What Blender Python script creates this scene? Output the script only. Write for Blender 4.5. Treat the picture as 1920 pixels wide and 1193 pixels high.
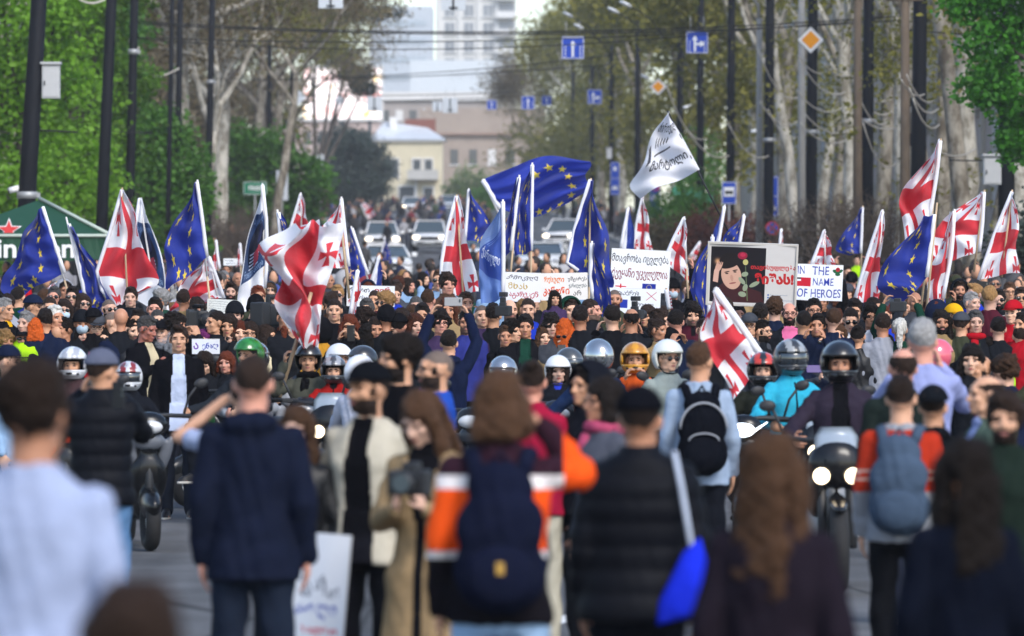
import bpy, bmesh, math, random
import numpy as np
from mathutils import Vector, Matrix, Euler, noise

random.seed(7)
R = math.radians
PI = math.pi
sc = bpy.context.scene
for o in list(bpy.data.objects):
 bpy.data.objects.remove(o, do_unlink=True)
COL = sc.collection

# ------------------------------------------------------------------ camera, light, exposure
CAM_H = 1.98
FPX = 200.0 / 36.0 * 1920.0           # focal length in pixels of the 1920 px wide photograph
cam_data = bpy.data.cameras.new('camera')
cam_data.lens = 200.0
cam_data.sensor_width = 36.0
cam_data.clip_start = 0.5
cam_data.clip_end = 6000.0
cam_data.shift_y = -28.5 / 1920.0
cam_data.dof.use_dof = True
cam_data.dof.focus_distance = 61.0
cam_data.dof.aperture_fstop = 3.6
cam_data.dof.aperture_blades = 9
cam = bpy.data.objects.new('camera', cam_data)
cam.location = (0, 0, CAM_H)
cam.rotation_euler = (R(90), 0, 0)
COL.objects.link(cam)
sc.camera = cam

SUN_EL, SUN_AZ = R(42), R(150)        # high soft sun behind the camera's left shoulder, veiled by thin cloud
world = bpy.data.worlds.new('World')
sc.world = world
world.use_nodes = True
wn = world.node_tree
sky_node = wn.nodes.new('ShaderNodeTexSky')
sky_node.sky_type = 'NISHITA'
sky_node.sun_disc = False
sky_node.sun_elevation = SUN_EL
sky_node.sun_rotation = SUN_AZ
sky_node.air_density = 1.0
sky_node.dust_density = 1.2
sky_node.ozone_density = 1.0
bg = wn.nodes['Background']
bg.inputs['Strength'].default_value = 0.15
wn.links.new(sky_node.outputs[0], bg.inputs['Color'])
sun_data = bpy.data.lights.new('sun', 'SUN')
sun_data.energy = 1.5
sun_data.angle = R(24)
sun_data.color = (1.0, 0.96, 0.90)
sun = bpy.data.objects.new('sun', sun_data)
# direction towards the sun: azimuth measured clockwise from +Y
sun_dir = Vector((math.sin(SUN_AZ) * math.cos(SUN_EL), math.cos(SUN_AZ) * math.cos(SUN_EL), math.sin(SUN_EL)))
sun.rotation_euler = sun_dir.to_track_quat('Z', 'Y').to_euler()
sun.location = (0, 0, 60)
COL.objects.link(sun)
sc.view_settings.view_transform = 'Standard'
sc.view_settings.look = 'None'
sc.view_settings.gamma = 1.0
sc.view_settings.use_curve_mapping = False
sc.view_settings.exposure = 1.0
sc.render.engine = 'CYCLES'
sc.cycles.max_bounces = 6
sc.cycles.diffuse_bounces = 3
sc.cycles.glossy_bounces = 2
sc.cycles.transmission_bounces = 4
sc.cycles.transparent_max_bounces = 8
sc.cycles.use_denoising = True
sc.cycles.caustics_reflective = False
sc.cycles.caustics_refractive = False

# ------------------------------------------------------------------ the lie of the land
_GD = np.array([-50, 0, 40, 50, 71, 107, 125, 200, 314, 420, 533, 620, 700, 900, 1400])
_GZ = np.array([0, 0, 0.0, .07, .45, .93, 1.22, 2.5, 5.0, 7.6, 10.4, 12.2, 13.2, 15, 17])
def gz(d):
 """height of the street at distance d: it climbs away from the camera"""
 a = 4.0
 return float((np.interp(d - a, _GD, _GZ) + np.interp(d, _GD, _GZ) + np.interp(d + a, _GD, _GZ)) / 3)
SLANT = -0.0147                       # the street runs very slightly to the left of the view axis
def ux(u, d):                         # street coordinate (metres right of the camera's kerb line) to world x
 return u + SLANT * d
def P(px, py, s):
 """point of the place seen at photo pixel (px,py) where one metre measures s pixels"""
 return Vector(((px - 960.0) / s, FPX / s, CAM_H + (568.0 - py) / s))
def S(d):
 return FPX / d

# ------------------------------------------------------------------ object helpers
def link(o):
 COL.objects.link(o)
 return o
def tag(o, label=None, cat=None, group=None, kind=None):
 if label: o['label'] = label
 if cat: o['category'] = cat
 if group: o['group'] = group
 if kind: o['kind'] = kind
 return o
def empty(name, loc, label, cat, group=None, rz=0.0):
 o = bpy.data.objects.new(name, None)
 o.location = loc
 o.rotation_euler = (0, 0, rz)
 o.empty_display_size = 0.2
 link(o)
 return tag(o, label, cat, group)
def mesh_from(bm, name, mats=(), smooth=False):
 me = bpy.data.meshes.new(name)
 bm.to_mesh(me)
 bm.free()
 for m in mats:
  me.materials.append(m)
 if smooth:
  me.polygons.foreach_set('use_smooth', [True] * len(me.polygons))
 return me
def obj(name, me, parent=None, loc=(0, 0, 0), rot=(0, 0, 0), scale=None):
 o = bpy.data.objects.new(name, me)
 o.location = loc
 o.rotation_euler = rot
 if scale is not None:
  o.scale = scale if hasattr(scale, '__len__') else (scale,) * 3
 link(o)
 if parent is not None:
  o.parent = parent
 return o
def part(name, bm, m, parent=None, smooth=False, **k):
 mats = m if isinstance(m, (list, tuple)) else (m,)
 return obj(name, mesh_from(bm, name, mats, smooth), parent, **k)

def box(bm, c, size, rot=None, mi=0, bevel=0.0):
 r = bmesh.ops.create_cube(bm, size=1.0)
 vs = r['verts']
 M = Matrix.Translation(c) @ (rot.to_matrix().to_4x4() if rot is not None else Matrix()) @ Matrix.Diagonal((*size, 1))
 bmesh.ops.transform(bm, matrix=M, verts=vs)
 fs = {f for v in vs for f in v.link_faces}
 for f in fs: f.material_index = mi
 if bevel > 0:
  es = list({e for v in vs for e in v.link_edges})
  bmesh.ops.bevel(bm, geom=es, offset=bevel, segments=2, affect='EDGES', profile=0.6)
 return vs
def tube(bm, pts, radii, n=10, cap=True, mi=0, up=None, flat=None):
 """tapered tube along pts; radii floats or (rx, ry) pairs"""
 pts = [Vector(p) for p in pts]
 if not hasattr(radii, '__len__'):
  radii = [radii] * len(pts)
 rings = []
 prev = None
 for i, p in enumerate(pts):
  a = pts[max(i - 1, 0)]
  b = pts[min(i + 1, len(pts) - 1)]
  t = (b - a)
  t = t.normalized() if t.length > 1e-9 else Vector((0, 0, 1))
  ref = Vector(up) if up is not None else (prev if prev is not None else (Vector((0, 1, 0)) if abs(t.y) < 0.9 else Vector((1, 0, 0))))
  x = ref.cross(t)
  if x.length < 1e-6: x = Vector((1, 0, 0)).cross(t)
  x.normalize()
  y = t.cross(x).normalized()
  prev = y
  r = radii[i]
  rx, ry = r if hasattr(r, '__len__') else (r, r)
  rings.append([bm.verts.new(p + x * (rx * math.cos(2 * PI * k / n)) + y * (ry * math.sin(2 * PI * k / n))) for k in range(n)])
 for i in range(len(rings) - 1):
  for k in range(n):
   f = bm.faces.new((rings[i][k], rings[i][(k + 1) % n], rings[i + 1][(k + 1) % n], rings[i + 1][k]))
   f.material_index = mi
   f.smooth = True
 if cap:
  for ring in (rings[0][::-1], rings[-1]):
   f = bm.faces.new(ring)
   f.material_index = mi
 return rings
def capsule(bm, a, b, ra, rb, n=12, mi=0, sq=1.0):
 """rounded closed limb from a to b"""
 a, b = Vector(a), Vector(b)
 t = (b - a).normalized() if (b - a).length > 1e-9 else Vector((0, 0, 1))
 pts, rr = [], []
 for k in (85, 60, 30, 0):
  pts.append(a - t * ra * math.sin(R(k))); rr.append(ra * math.cos(R(k)))
 for k in (0.33, 0.66):
  pts.append(a.lerp(b, k)); rr.append(ra + (rb - ra) * k)
 for k in (0, 30, 60, 85):
  pts.append(b + t * rb * math.sin(R(k))); rr.append(rb * math.cos(R(k)))
 tube(bm, pts, [(r, r * sq) for r in rr], n, True, mi)
def ellipsoid(bm, c, r, rot=None, seg=14, rings=9, mi=0):
 q = bmesh.ops.create_uvsphere(bm, u_segments=seg, v_segments=rings, radius=1.0)
 M = Matrix.Translation(c) @ (Euler(rot).to_matrix().to_4x4() if rot is not None else Matrix()) @ Matrix.Diagonal((*r, 1))
 bmesh.ops.transform(bm, matrix=M, verts=q['verts'])
 for f in {f for v in q['verts'] for f in v.link_faces}:
  f.material_index = mi
  f.smooth = True
 return q['verts']
def loft(bm, rings, n=20, mi=0, cap=True):
 """rings: (cx, cy, z, rx, ry[, squareness])"""
 rs = []
 for q in rings:
  cx, cy, z, rx, ry = q[:5]
  e = q[5] if len(q) > 5 else 1.0
  ring = []
  for k in range(n):
   a = 2 * PI * k / n
   c, s = math.cos(a), math.sin(a)
   ring.append(bm.verts.new((cx + rx * math.copysign(abs(c) ** e, c), cy + ry * math.copysign(abs(s) ** e, s), z)))
  rs.append(ring)
 for i in range(len(rs) - 1):
  for k in range(n):
   f = bm.faces.new((rs[i][k], rs[i][(k + 1) % n], rs[i + 1][(k + 1) % n], rs[i + 1][k]))
   f.material_index = mi
   f.smooth = True
 if cap:
  bm.faces.new(rs[0][::-1]).material_index = mi
  bm.faces.new(rs[-1]).material_index = mi
 return rs

# ------------------------------------------------------------------ materials
_M = {}
def srgb(h):
 """#rrggbb -> linear rgb"""
 h = h.lstrip('#')
 c = [int(h[i:i + 2], 16) / 255 for i in (0, 2, 4)]
 return tuple(x / 12.92 if x <= 0.04045 else ((x + 0.055) / 1.055) ** 2.4 for x in c)
def mat(name, col, rough=0.7, bump=0.0, bscale=60.0, var=0.12, vscale=6.0, spec=0.3, metal=0.0, emit=0.0, coat=0.0, trans=0.0, stretch=None, sheen=0.0, sss=0.0):
 if name in _M: return _M[name]
 if isinstance(col, str): col = srgb(col)
 m = bpy.data.materials.new(name)
 _M[name] = m
 m.use_nodes = True
 nt = m.node_tree
 b = nt.nodes['Principled BSDF']
 b.inputs['Roughness'].default_value = rough
 b.inputs['Specular IOR Level'].default_value = spec
 b.inputs['Metallic'].default_value = metal
 b.inputs['Coat Weight'].default_value = coat
 b.inputs['Sheen Weight'].default_value = sheen
 b.inputs['Base Color'].default_value = (*col, 1)
 if trans: b.inputs['Transmission Weight'].default_value = trans
 if sss:
  b.inputs['Subsurface Weight'].default_value = sss
  b.inputs['Subsurface Radius'].default_value = (1.0, 0.35, 0.2)
  b.inputs['Subsurface Scale'].default_value = 0.01
 if emit:
  b.inputs['Emission Color'].default_value = (*col, 1)
  b.inputs['Emission Strength'].default_value = emit
 if var or bump:
  tc = nt.nodes.new('ShaderNodeTexCoord')
  src = tc.outputs['Object']
  if stretch:
   mp = nt.nodes.new('ShaderNodeMapping')
   mp.inputs['Scale'].default_value = stretch
   nt.links.new(src, mp.inputs[0]); src = mp.outputs[0]
 if var:
  n = nt.nodes.new('ShaderNodeTexNoise')
  n.inputs['Scale'].default_value = vscale
  n.inputs['Detail'].default_value = 5
  nt.links.new(src, n.inputs['Vector'])
  oi = nt.nodes.new('ShaderNodeObjectInfo')
  ad = nt.nodes.new('ShaderNodeMath'); ad.operation = 'MULTIPLY_ADD'
  nt.links.new(oi.outputs['Random'], ad.inputs[0]); ad.inputs[1].default_value = 0.5; 
  nt.links.new(n.outputs['Fac'], ad.inputs[2])
  mr = nt.nodes.new('ShaderNodeMapRange')
  mr.inputs['From Min'].default_value = 0.35
  mr.inputs['From Max'].default_value = 1.15
  mr.inputs['To Min'].default_value = 1 - var
  mr.inputs['To Max'].default_value = 1 + var
  nt.links.new(ad.outputs[0], mr.inputs['Value'])
  mx = nt.nodes.new('ShaderNodeVectorMath'); mx.operation = 'SCALE'
  mx.inputs[0].default_value = col
  nt.links.new(mr.outputs[0], mx.inputs['Scale'])
  nt.links.new(mx.outputs[0], b.inputs['Base Color'])
 if bump:
  n2 = nt.nodes.new('ShaderNodeTexNoise')
  n2.inputs['Scale'].default_value = bscale
  n2.inputs['Detail'].default_value = 4
  nt.links.new(src, n2.inputs['Vector'])
  bp = nt.nodes.new('ShaderNodeBump')
  bp.inputs['Strength'].default_value = min(1.0, bump)
  bp.inputs['Distance'].default_value = 0.02
  nt.links.new(n2.outputs['Fac'], bp.inputs['Height'])
  nt.links.new(bp.outputs[0], b.inputs['Normal'])
 return m
def cloth(hexcol):
 return mat('fabric_' + hexcol.strip('#'), hexcol, 0.92, bump=0.7, bscale=11, var=0.16, vscale=9, spec=0.02)
def leather(hexcol):
 return mat('leather_' + hexcol.strip('#'), hexcol, 0.45, bump=0.7, bscale=12, var=0.12, spec=0.3)
def hairm(hexcol):
 return mat('hair_' + hexcol.strip('#'), hexcol, 0.55, bump=1.0, bscale=90, var=0.5, vscale=45, spec=0.12, stretch=(1.6, 1.6, 0.28))
def skinm(hexcol):
 return mat('skin_' + hexcol.strip('#'), hexcol, 0.5, bump=0.12, bscale=120, var=0.10, vscale=22, spec=0.35)
def paint(hexcol, rough=0.45):
 return mat('paint_%s_%d' % (hexcol.strip('#'), rough * 100), hexcol, rough, var=0.10, vscale=3, spec=0.4)
# ================================================================== GROUND AND STREET
def strip(name, u0, u1, d0, d1, dz, m, step=8.0, kind='structure', skirt=0.0):
 n = max(2, int((d1 - d0) / step) + 1)
 bm = bmesh.new()
 rows = []
 for i in range(n + 1):
  d = d0 + (d1 - d0) * i / n
  z = gz(d) + dz
  r = [bm.verts.new((ux(u0, d), d, z)), bm.verts.new((ux(u1, d), d, z))]
  if skirt:
   r = [bm.verts.new((ux(u0, d), d, z - skirt))] + r + [bm.verts.new((ux(u1, d), d, z - skirt))]
  rows.append(r)
 for a, b in zip(rows[:-1], rows[1:]):
  for k in range(len(a) - 1):
   bm.faces.new((a[k], a[k + 1], b[k + 1], b[k]))
 return tag(part(name, bm, m), kind=kind)

def asphalt_mat():
 m = mat('asphalt', (.125, .127, .133), .88, bump=.5, bscale=140, var=.30, vscale=1.3, spec=.2)
 nt = m.node_tree; b = nt.nodes['Principled BSDF']; src = b.inputs['Base Color'].links[0].from_socket
 tc = nt.nodes.new('ShaderNodeTexCoord'); mp = nt.nodes.new('ShaderNodeMapping'); mp.inputs['Scale'].default_value = (1.0, .12, 1)      # tyre-worn lanes, tar seams, patches
 n = nt.nodes.new('ShaderNodeTexNoise'); n.inputs['Scale'].default_value = 1.1; n.inputs['Detail'].default_value = 6
 v = nt.nodes.new('ShaderNodeTexVoronoi'); v.feature = 'DISTANCE_TO_EDGE'; v.inputs['Scale'].default_value = .35
 nt.links.new(tc.outputs['Object'], mp.inputs[0]); nt.links.new(mp.outputs[0], n.inputs['Vector']); nt.links.new(mp.outputs[0], v.inputs['Vector'])
 a = nt.nodes.new('ShaderNodeMapRange'); a.inputs['From Min'].default_value = .35; a.inputs['From Max'].default_value = .65; a.inputs['To Min'].default_value = .62; a.inputs['To Max'].default_value = 1.3; nt.links.new(n.outputs['Fac'], a.inputs[0])
 c = nt.nodes.new('ShaderNodeMapRange'); c.inputs['From Max'].default_value = .012; c.inputs['To Min'].default_value = .35; nt.links.new(v.outputs['Distance'], c.inputs[0])
 k = nt.nodes.new('ShaderNodeMath'); k.operation = 'MULTIPLY'; nt.links.new(a.outputs[0], k.inputs[0]); nt.links.new(c.outputs[0], k.inputs[1])
 q = nt.nodes.new('ShaderNodeVectorMath'); q.operation = 'SCALE'; nt.links.new(src, q.inputs[0]); nt.links.new(k.outputs[0], q.inputs['Scale']); nt.links.new(q.outputs[0], b.inputs['Base Color'])
 return m
strip('ground', -700, 700, -40, 1400, -.25, mat('earth', (.10, .095, .075), .95, var=.25, vscale=.3), 12)
strip('road', -6.6, 11.2, -30, 620, 0.0, asphalt_mat(), 6)
strip('pavement', -16, -6.75, -30, 620, .13, mat('paving', (.20, .19, .175), .85, bump=.3, bscale=20, var=.2, vscale=2), 6)
strip('pavement', 11.35, 24, -30, 620, .13, mat('paving', (.20, .19, .175), .85), 6)
for a, b in ((-6.75, -6.6), (11.2, 11.35)):
 strip('kerb', a, b, -30, 620, .135, mat('kerbstone', (.30, .29, .27), .8, var=.2, vscale=2), 6, skirt=.16)
mk = mat('road_paint', (.62, .62, .60), .7, bump=.2, bscale=60, var=.18, vscale=9)
for off in (0.0, .34):
 bm = bmesh.new()
 x0, d0 = .10 + off, 34.6
 pts = []
 for i in range(9):
  d = d0 + i * .75
  x = x0 + .17 * (d - d0)
  pts.append((bm.verts.new((x, d, gz(d) + .006)), bm.verts.new((x + .14, d, gz(d) + .006))))
 for a, b in zip(pts[:-1], pts[1:]): bm.faces.new((a[0], a[1], b[1], b[0]))
 tag(part('road_marking', bm, mk), kind='structure')
for u in (-3.0, 2.6, 6.4):                                # lane lines further up the street
 for d in range(150, 520, 12):
  if u == 2.6 or d % 24 == 6 or True:
   bm = bmesh.new()
   v = [bm.verts.new((ux(u + a, dd), dd, gz(dd) + .006)) for a, dd in ((-.06, d), (.06, d), (.06, d + 5), (-.06, d + 5))]
   bm.faces.new(v)
   tag(part('road_marking', bm, mk), kind='structure')

# ================================================================== BUILDINGS
def facade(label, u, d0, d1, h, floors, bays, wallm, trimm, winm, side=1, group=None):
 """a street front that looks at the road: side=1 stands right of the road"""
 zb = gz((d0 + d1) / 2)
 L = d1 - d0
 e = empty('town_building', (ux(u, d0), d0, zb - 1.5), label, 'building', group, math.atan(-SLANT))
 D = 12.0
 bm = bmesh.new(); box(bm, (side * D / 2, L / 2, (h + 1.5) / 2), (D, L, h + 1.5))
 part('wall', bm, wallm, e)
 bm = bmesh.new()
 for z, t, w in ((h + 1.4, .5, .55), (h * .36 + 1.5, .28, .22), (2.2, .3, .15)):
  box(bm, (-side * w / 2 - side * .003, L / 2, z), (w, L + .1, t))
 for i in range(bays + 1):
  box(bm, (-side * .11, min(max(L * i / bays, .3), L - .3), h / 2 + 1.5), (.2, .55, h - .6))
 part('cornice', bm, trimm, e)
 bm = bmesh.new()
 box(bm, (0, 0, 0), (.10, 1.25, 2.1), mi=0)
 frame_me = mesh_from(bm, 'window', (winm,))
 bm = bmesh.new()
 for y, z, sy, sz in ((0, 1.13, 1.6, .16), (0, -1.13, 1.6, .16), (.72, 0, .16, 2.1), (-.72, 0, .16, 2.1), (0, .25, .07, 2.1), (0, .45, 1.25, .07)):
  box(bm, (0, y, z), (.22 if abs(z) > 1 or abs(y) > .5 else .14, sy, sz))
 surr = mesh_from(bm, 'frame', (trimm,))
 fh = (h - 1.0) / floors
 for f in range(floors):
  for i in range(bays):
   w = obj('window', frame_me, e, loc=(-side * .05, L * (i + .5) / bays, 1.5 + .9 + fh * f + fh * .5))
   obj('frame', surr, w, loc=(-side * .02, 0, 0))
 return e
win_dark = mat('window_glass', (.05, .06, .07), .12, var=0, spec=.7)
W_white = mat('render_white', (.62, .61, .60), .85, bump=.15, bscale=8, var=.10, vscale=.7)
W_pink = mat('render_pink', (.52, .43, .38), .85, bump=.15, bscale=8, var=.12, vscale=.7)
W_beige = mat('render_beige', (.48, .43, .35), .85, bump=.15, bscale=8, var=.12, vscale=.7)
W_grey = mat('render_grey', (.40, .39, .37), .85, bump=.15, bscale=8, var=.12, vscale=.7)
facade('pale pink building behind the nearest trees at the right edge', 25.0, 100, 150, 15, 3, 9, W_pink, W_white, win_dark)
facade('white classical front showing between the plane trunks right of the black poles', 25.4, 151, 195, 16, 3, 8, W_white, W_grey, win_dark)
facade('beige front behind the middle of the right hand row of plane trees', 25.0, 197, 250, 17, 4, 9, W_beige, W_white, win_dark)
facade('rosy beige front deep behind the blue parking signs', 25.3, 252, 330, 18, 4, 12, W_pink, W_beige, win_dark)
facade('long grey front at the far end of the tree row on the right', 25.0, 332, 470, 19, 4, 18, W_grey, W_beige, win_dark)
facade('dim beige building hidden behind the bright green trees on the left', -24, 90, 190, 16, 4, 15, W_beige, W_grey, win_dark, side=-1)
facade('grey building behind the bare plane trees on the left', -24, 192, 400, 17, 4, 26, W_grey, W_beige, win_dark, side=-1)

def block(name, label, px, ytop, ybot, wpx, s, depth, wm, cat='building'):
 """free-standing building at the far end; origin at its base centre, local -Y is its front"""
 d = FPX / s
 zb = CAM_H + (568 - ybot) / s
 e = empty(name, ((px - 960) / s, d, zb), label, cat)
 w, h = wpx / s, (ybot - ytop) / s
 return e, w, h
# pale yellow house at the top of the street
e, w, h = block('yellow_house', 'pale yellow two storey house with grey metal roof at the top of the street', 765, 262, 385, 128, 18.0, 9, None)
ym = mat('render_yellow', (.56, .50, .36), .85, bump=.15, bscale=6, var=.10, vscale=.6)
bm = bmesh.new(); box(bm, (0, 4.5, h / 2 - 1), (w, 9, h + 2)); part('wall', bm, ym, e)
bm = bmesh.new(); box(bm, (0, -.12, h - .1), (w + .5, .5, .22)); box(bm, (w * .12, -.2, h * .18), (.18, .4, h * .5)); part('cornice', bm, W_white, e)
bm = bmesh.new()
zt = h + .0
v = [bm.verts.new(c) for c in ((-w / 2 - .4, -.5, zt), (w / 2 + .4, -.5, zt), (w / 2 + .4, 9.5, zt), (-w / 2 - .4, 9.5, zt), (-w / 2 + 1.0, 4.5, zt + 2.0), (w / 2 - 1.6, 4.5, zt + 1.4))]
for f in ((0, 1, 5, 4), (2, 3, 4, 5), (1, 2, 5), (3, 0, 4), (3, 2, 1, 0)): bm.faces.new([v[i] for i in f])
rf = part('roof', bm, mat('sheet_metal_roof', (.46, .48, .50), .45, var=.15, vscale=.8, spec=.5), e)
bm = bmesh.new(); box(bm, (-1.6, 3.4, zt + 1.8), (.8, .7, 1.3)); part('chimney', bm, W_white, rf)
bm = bmesh.new(); box(bm, (1.2, 6, zt + 1.5), (3.2, 2.4, 1.6)); part('gable', bm, mat('brick_red', (.20, .08, .06), .85), rf)
for x, z, ww in ((-w * .22, h * .55, 1.1), (w * .13, h * .55, .75), (w * .30, h * .55, .75), (-w * .02, .9, 1.5), (w * .3, .8, .9)):
 bm = bmesh.new(); box(bm, (0, 0, 0), (ww, .12, 1.9 if z > 2 else 2.0)); wnd = part('window', bm, win_dark, e, loc=(x, -.03, z))
 bm = bmesh.new()
 for sx in (-1, 1): box(bm, (sx * (ww / 2 + .08), -.05, 0), (.14, .14, 2.15))
 box(bm, (0, -.06, 1.1), (ww + .3, .16, .16)); part('frame', bm, W_white, wnd)
bm = bmesh.new(); box(bm, (w * .22, -.9, h * .40), (3.2, 1.6, .2)); box(bm, (w * .22, -1.6, h * .47), (3.2, .08, .9)); part('balcony', bm, W_grey, e)

# red brown building behind the house
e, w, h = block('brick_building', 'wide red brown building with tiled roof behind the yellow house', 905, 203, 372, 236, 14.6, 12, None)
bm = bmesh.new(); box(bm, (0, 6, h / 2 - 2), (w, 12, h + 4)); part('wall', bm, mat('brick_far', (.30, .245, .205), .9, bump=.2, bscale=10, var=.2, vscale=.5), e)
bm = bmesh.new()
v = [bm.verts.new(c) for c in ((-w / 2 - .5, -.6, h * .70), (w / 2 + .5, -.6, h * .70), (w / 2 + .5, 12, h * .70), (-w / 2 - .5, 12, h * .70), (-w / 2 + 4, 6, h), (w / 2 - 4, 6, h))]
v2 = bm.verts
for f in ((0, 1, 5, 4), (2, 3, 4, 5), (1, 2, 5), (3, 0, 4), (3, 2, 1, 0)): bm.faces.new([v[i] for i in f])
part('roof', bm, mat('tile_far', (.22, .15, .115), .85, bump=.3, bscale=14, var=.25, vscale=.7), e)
for i in range(6):
 bm = bmesh.new(); box(bm, (0, 0, 0), (1.0, .14, 1.9)); part('window', bm, win_dark if i % 3 else W_white, e, loc=(-w / 2 + 2 + i * (w - 4) / 5, -.03, h * .46))
bm = bmesh.new()
for i in range(6): box(bm, (-w / 2 + 2 + i * (w - 4) / 5, -.04, h * .46 - 1.05), (1.4, .2, .18))
part('window_sill', bm, W_white, e)

# long low mansard block under the billboard
e, w, h = block('grey_block', 'grey and white block under the big blank billboard', 800, 182, 330, 240, 13.4, 12, None)
bm = bmesh.new(); box(bm, (0, 6, h / 2 - 2), (w, 12, h + 4)); part('wall', bm, mat('far_grey', (.34, .30, .28), .9, var=.15, vscale=.4), e)
bm = bmesh.new(); box(bm, (0, -.2, h + .1), (w + .4, .6, 1.2)); part('cornice', bm, W_white, e)
for i in range(9):
 bm = bmesh.new(); box(bm, (0, 0, 0), (1.0, .14, 1.5)); part('window', bm, win_dark if i % 2 else W_white, e, loc=(-w / 2 + 1.3 + i * (w - 2.6) / 8, -.03, h - 2.6))

# white tower
e, w, h = block('white_tower', 'tall white tower block with rows of square windows above the billboard', 893, -70, 190, 150, 11.6, 14, None)
tw = mat('tower_white', (.58, .58, .57), .8, var=.04, vscale=.3)
bm = bmesh.new(); box(bm, (0, 8, h / 2), (w, 16, h)); part('wall', bm, tw, e)
gm = mat('tower_glass', (.20, .22, .25), .2, var=.1, spec=.6)
bm = bmesh.new(); box(bm, (0, 0, 0), (1.5, .2, 1.9)); wme = mesh_from(bm, 'window', (gm,))
bm = bmesh.new(); box(bm, (0, -.1, -1.05), (2.0, .3, .2)); box(bm, (0, -.06, 0), (.1, .2, 1.9)); wfr = mesh_from(bm, 'frame', (tw,))
for f in range(7):
 z = (190 - (18 + 33.5 * (f - 1))) / 11.6 - .2
 for x in (-w * .33, -w * .09, w * .15):
  o = obj('window', wme, e, loc=(x, -.05, z)); obj('frame', wfr, o)
for f in range(7):
 z = (190 - (33 + 33.5 * (f - 1))) / 11.6
 bm = bmesh.new(); box(bm, (w * .37, -.8, z), (w * .24, 1.5, .25)); box(bm, (w * .37, -1.5, z + .53), (w * .24, .1, .8)); bl = part('balcony', bm, mat('tower_rail', (.62, .62, .62), .6), e)
 bm = bmesh.new(); box(bm, (w * .37, -.06, (190 - (18 + 33.5 * (f - 1))) / 11.6), (w * .22, .1, 1.9)); part('window', bm, gm, bl)
bm = bmesh.new()
for x in (-w * .47, -w * .21, w * .03, w * .26): box(bm, (x, -.12, h / 2), (.5, .3, h))
part('pilaster', bm, tw, e)
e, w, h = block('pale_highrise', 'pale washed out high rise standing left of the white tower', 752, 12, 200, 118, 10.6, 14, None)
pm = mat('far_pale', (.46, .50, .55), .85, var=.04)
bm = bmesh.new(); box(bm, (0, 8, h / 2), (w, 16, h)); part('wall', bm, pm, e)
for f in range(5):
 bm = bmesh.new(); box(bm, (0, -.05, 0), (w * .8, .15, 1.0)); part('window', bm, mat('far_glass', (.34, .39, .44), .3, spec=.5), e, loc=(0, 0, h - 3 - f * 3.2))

# billboard
e, w, h = block('billboard', 'huge pale blank billboard with faint small letters on the roof in front of the tower', 864, 113, 174, 190, 12.9, 1, None, 'billboard')
bm = bmesh.new(); box(bm, (0, .2, h / 2), (w, .35, h), bevel=.03); part('panel', bm, mat('billboard_face', (.56, .60, .64), .5, var=.03), e)
bm = bmesh.new(); box(bm, (0, .2, -.22), (w + .2, .9, .28)); part('walkway', bm, mat('dark_steel', (.06, .065, .07), .6), e)
bm = bmesh.new()
for i in range(5): tube(bm, [(-w / 2 + .8 + i * (w - 1.6) / 4, .8, -4.5), (-w / 2 + .8 + i * (w - 1.6) / 4, .6, h * .8)], .12, 6)
part('support', bm, mat('dark_steel', (.06, .065, .07), .6), e)
BILL = e

# LED screen on a facade left of the street end
def screen_mat():
 m = bpy.data.materials.new('led_picture'); m.use_nodes = True
 nt = m.node_tree; b = nt.nodes['Principled BSDF']
 tc = nt.nodes.new('ShaderNodeTexCoord')
 n = nt.nodes.new('ShaderNodeTexNoise'); n.inputs['Scale'].default_value = .55; n.inputs['Detail'].default_value = 2
 nt.links.new(tc.outputs['Object'], n.inputs['Vector'])
 cr = nt.nodes.new('ShaderNodeValToRGB')
 cr.color_ramp.elements[0].position = .30; cr.color_ramp.elements[0].color = (.85, .25, .20, 1)
 cr.color_ramp.elements[1].position = .70; cr.color_ramp.elements[1].color = (1, .62, .12, 1)
 k = cr.color_ramp.elements.new(.45); k.color = (1, .80, .78, 1)
 k = cr.color_ramp.elements.new(.58); k.color = (1, .92, .90, 1)
 nt.links.new(n.outputs['Fac'], cr.inputs[0])
 nt.links.new(cr.outputs[0], b.inputs['Emission Color']); b.inputs['Emission Strength'].default_value = .45
 nt.links.new(cr.outputs[0], b.inputs['Base Color'])
 return m
e, w, h = block('advertising_screen', 'glowing pink and orange video screen beyond the dark cedar branch', 642, 128, 222, 146, 15.5, 1, None, 'screen')
bm = bmesh.new(); box(bm, (0, .1, h / 2), (w, .3, h)); part('display', bm, screen_mat(), e)
bm = bmesh.new()
for x, z, sx, sz in ((0, -.15, w + .5, .3), (0, h + .15, w + .5, .3), (-w / 2 - .12, h / 2, .25, h), (w / 2 + .12, h / 2, .25, h)): box(bm, (x, .08, z), (sx, .5, sz))
part('frame', bm, W_white, e)
bm = bmesh.new()
for x in (-w * .35, 0, w * .35): tube(bm, [(x, .5, -12), (x, .5, h)], .22, 8)
part('support', bm, mat('dark_steel', (.06, .065, .07), .6), e)
e, w, h = block('low_shop_building', 'low pinkish building under the video screen beside the round dark tree', 590, 225, 385, 240, 15.0, 10, None)
bm = bmesh.new(); box(bm, (0, 6, h / 2 - 1), (w, 10, h + 2)); part('wall', bm, mat('far_pink', (.45, .36, .33), .9, var=.15, vscale=.4), e)
bm = bmesh.new(); box(bm, (0, .9, h + .1), (w + .4, .5, .5)); part('cornice', bm, W_white, e)
for f in range(2):
 for i in range(8):
  bm = bmesh.new(); box(bm, (0, 0, 0), (1.0, .14, 1.7)); part('window', bm, win_dark, e, loc=(-w / 2 + 1.4 + i * (w - 2.8) / 7, .98, h - 2.2 - f * 3.4))
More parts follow.
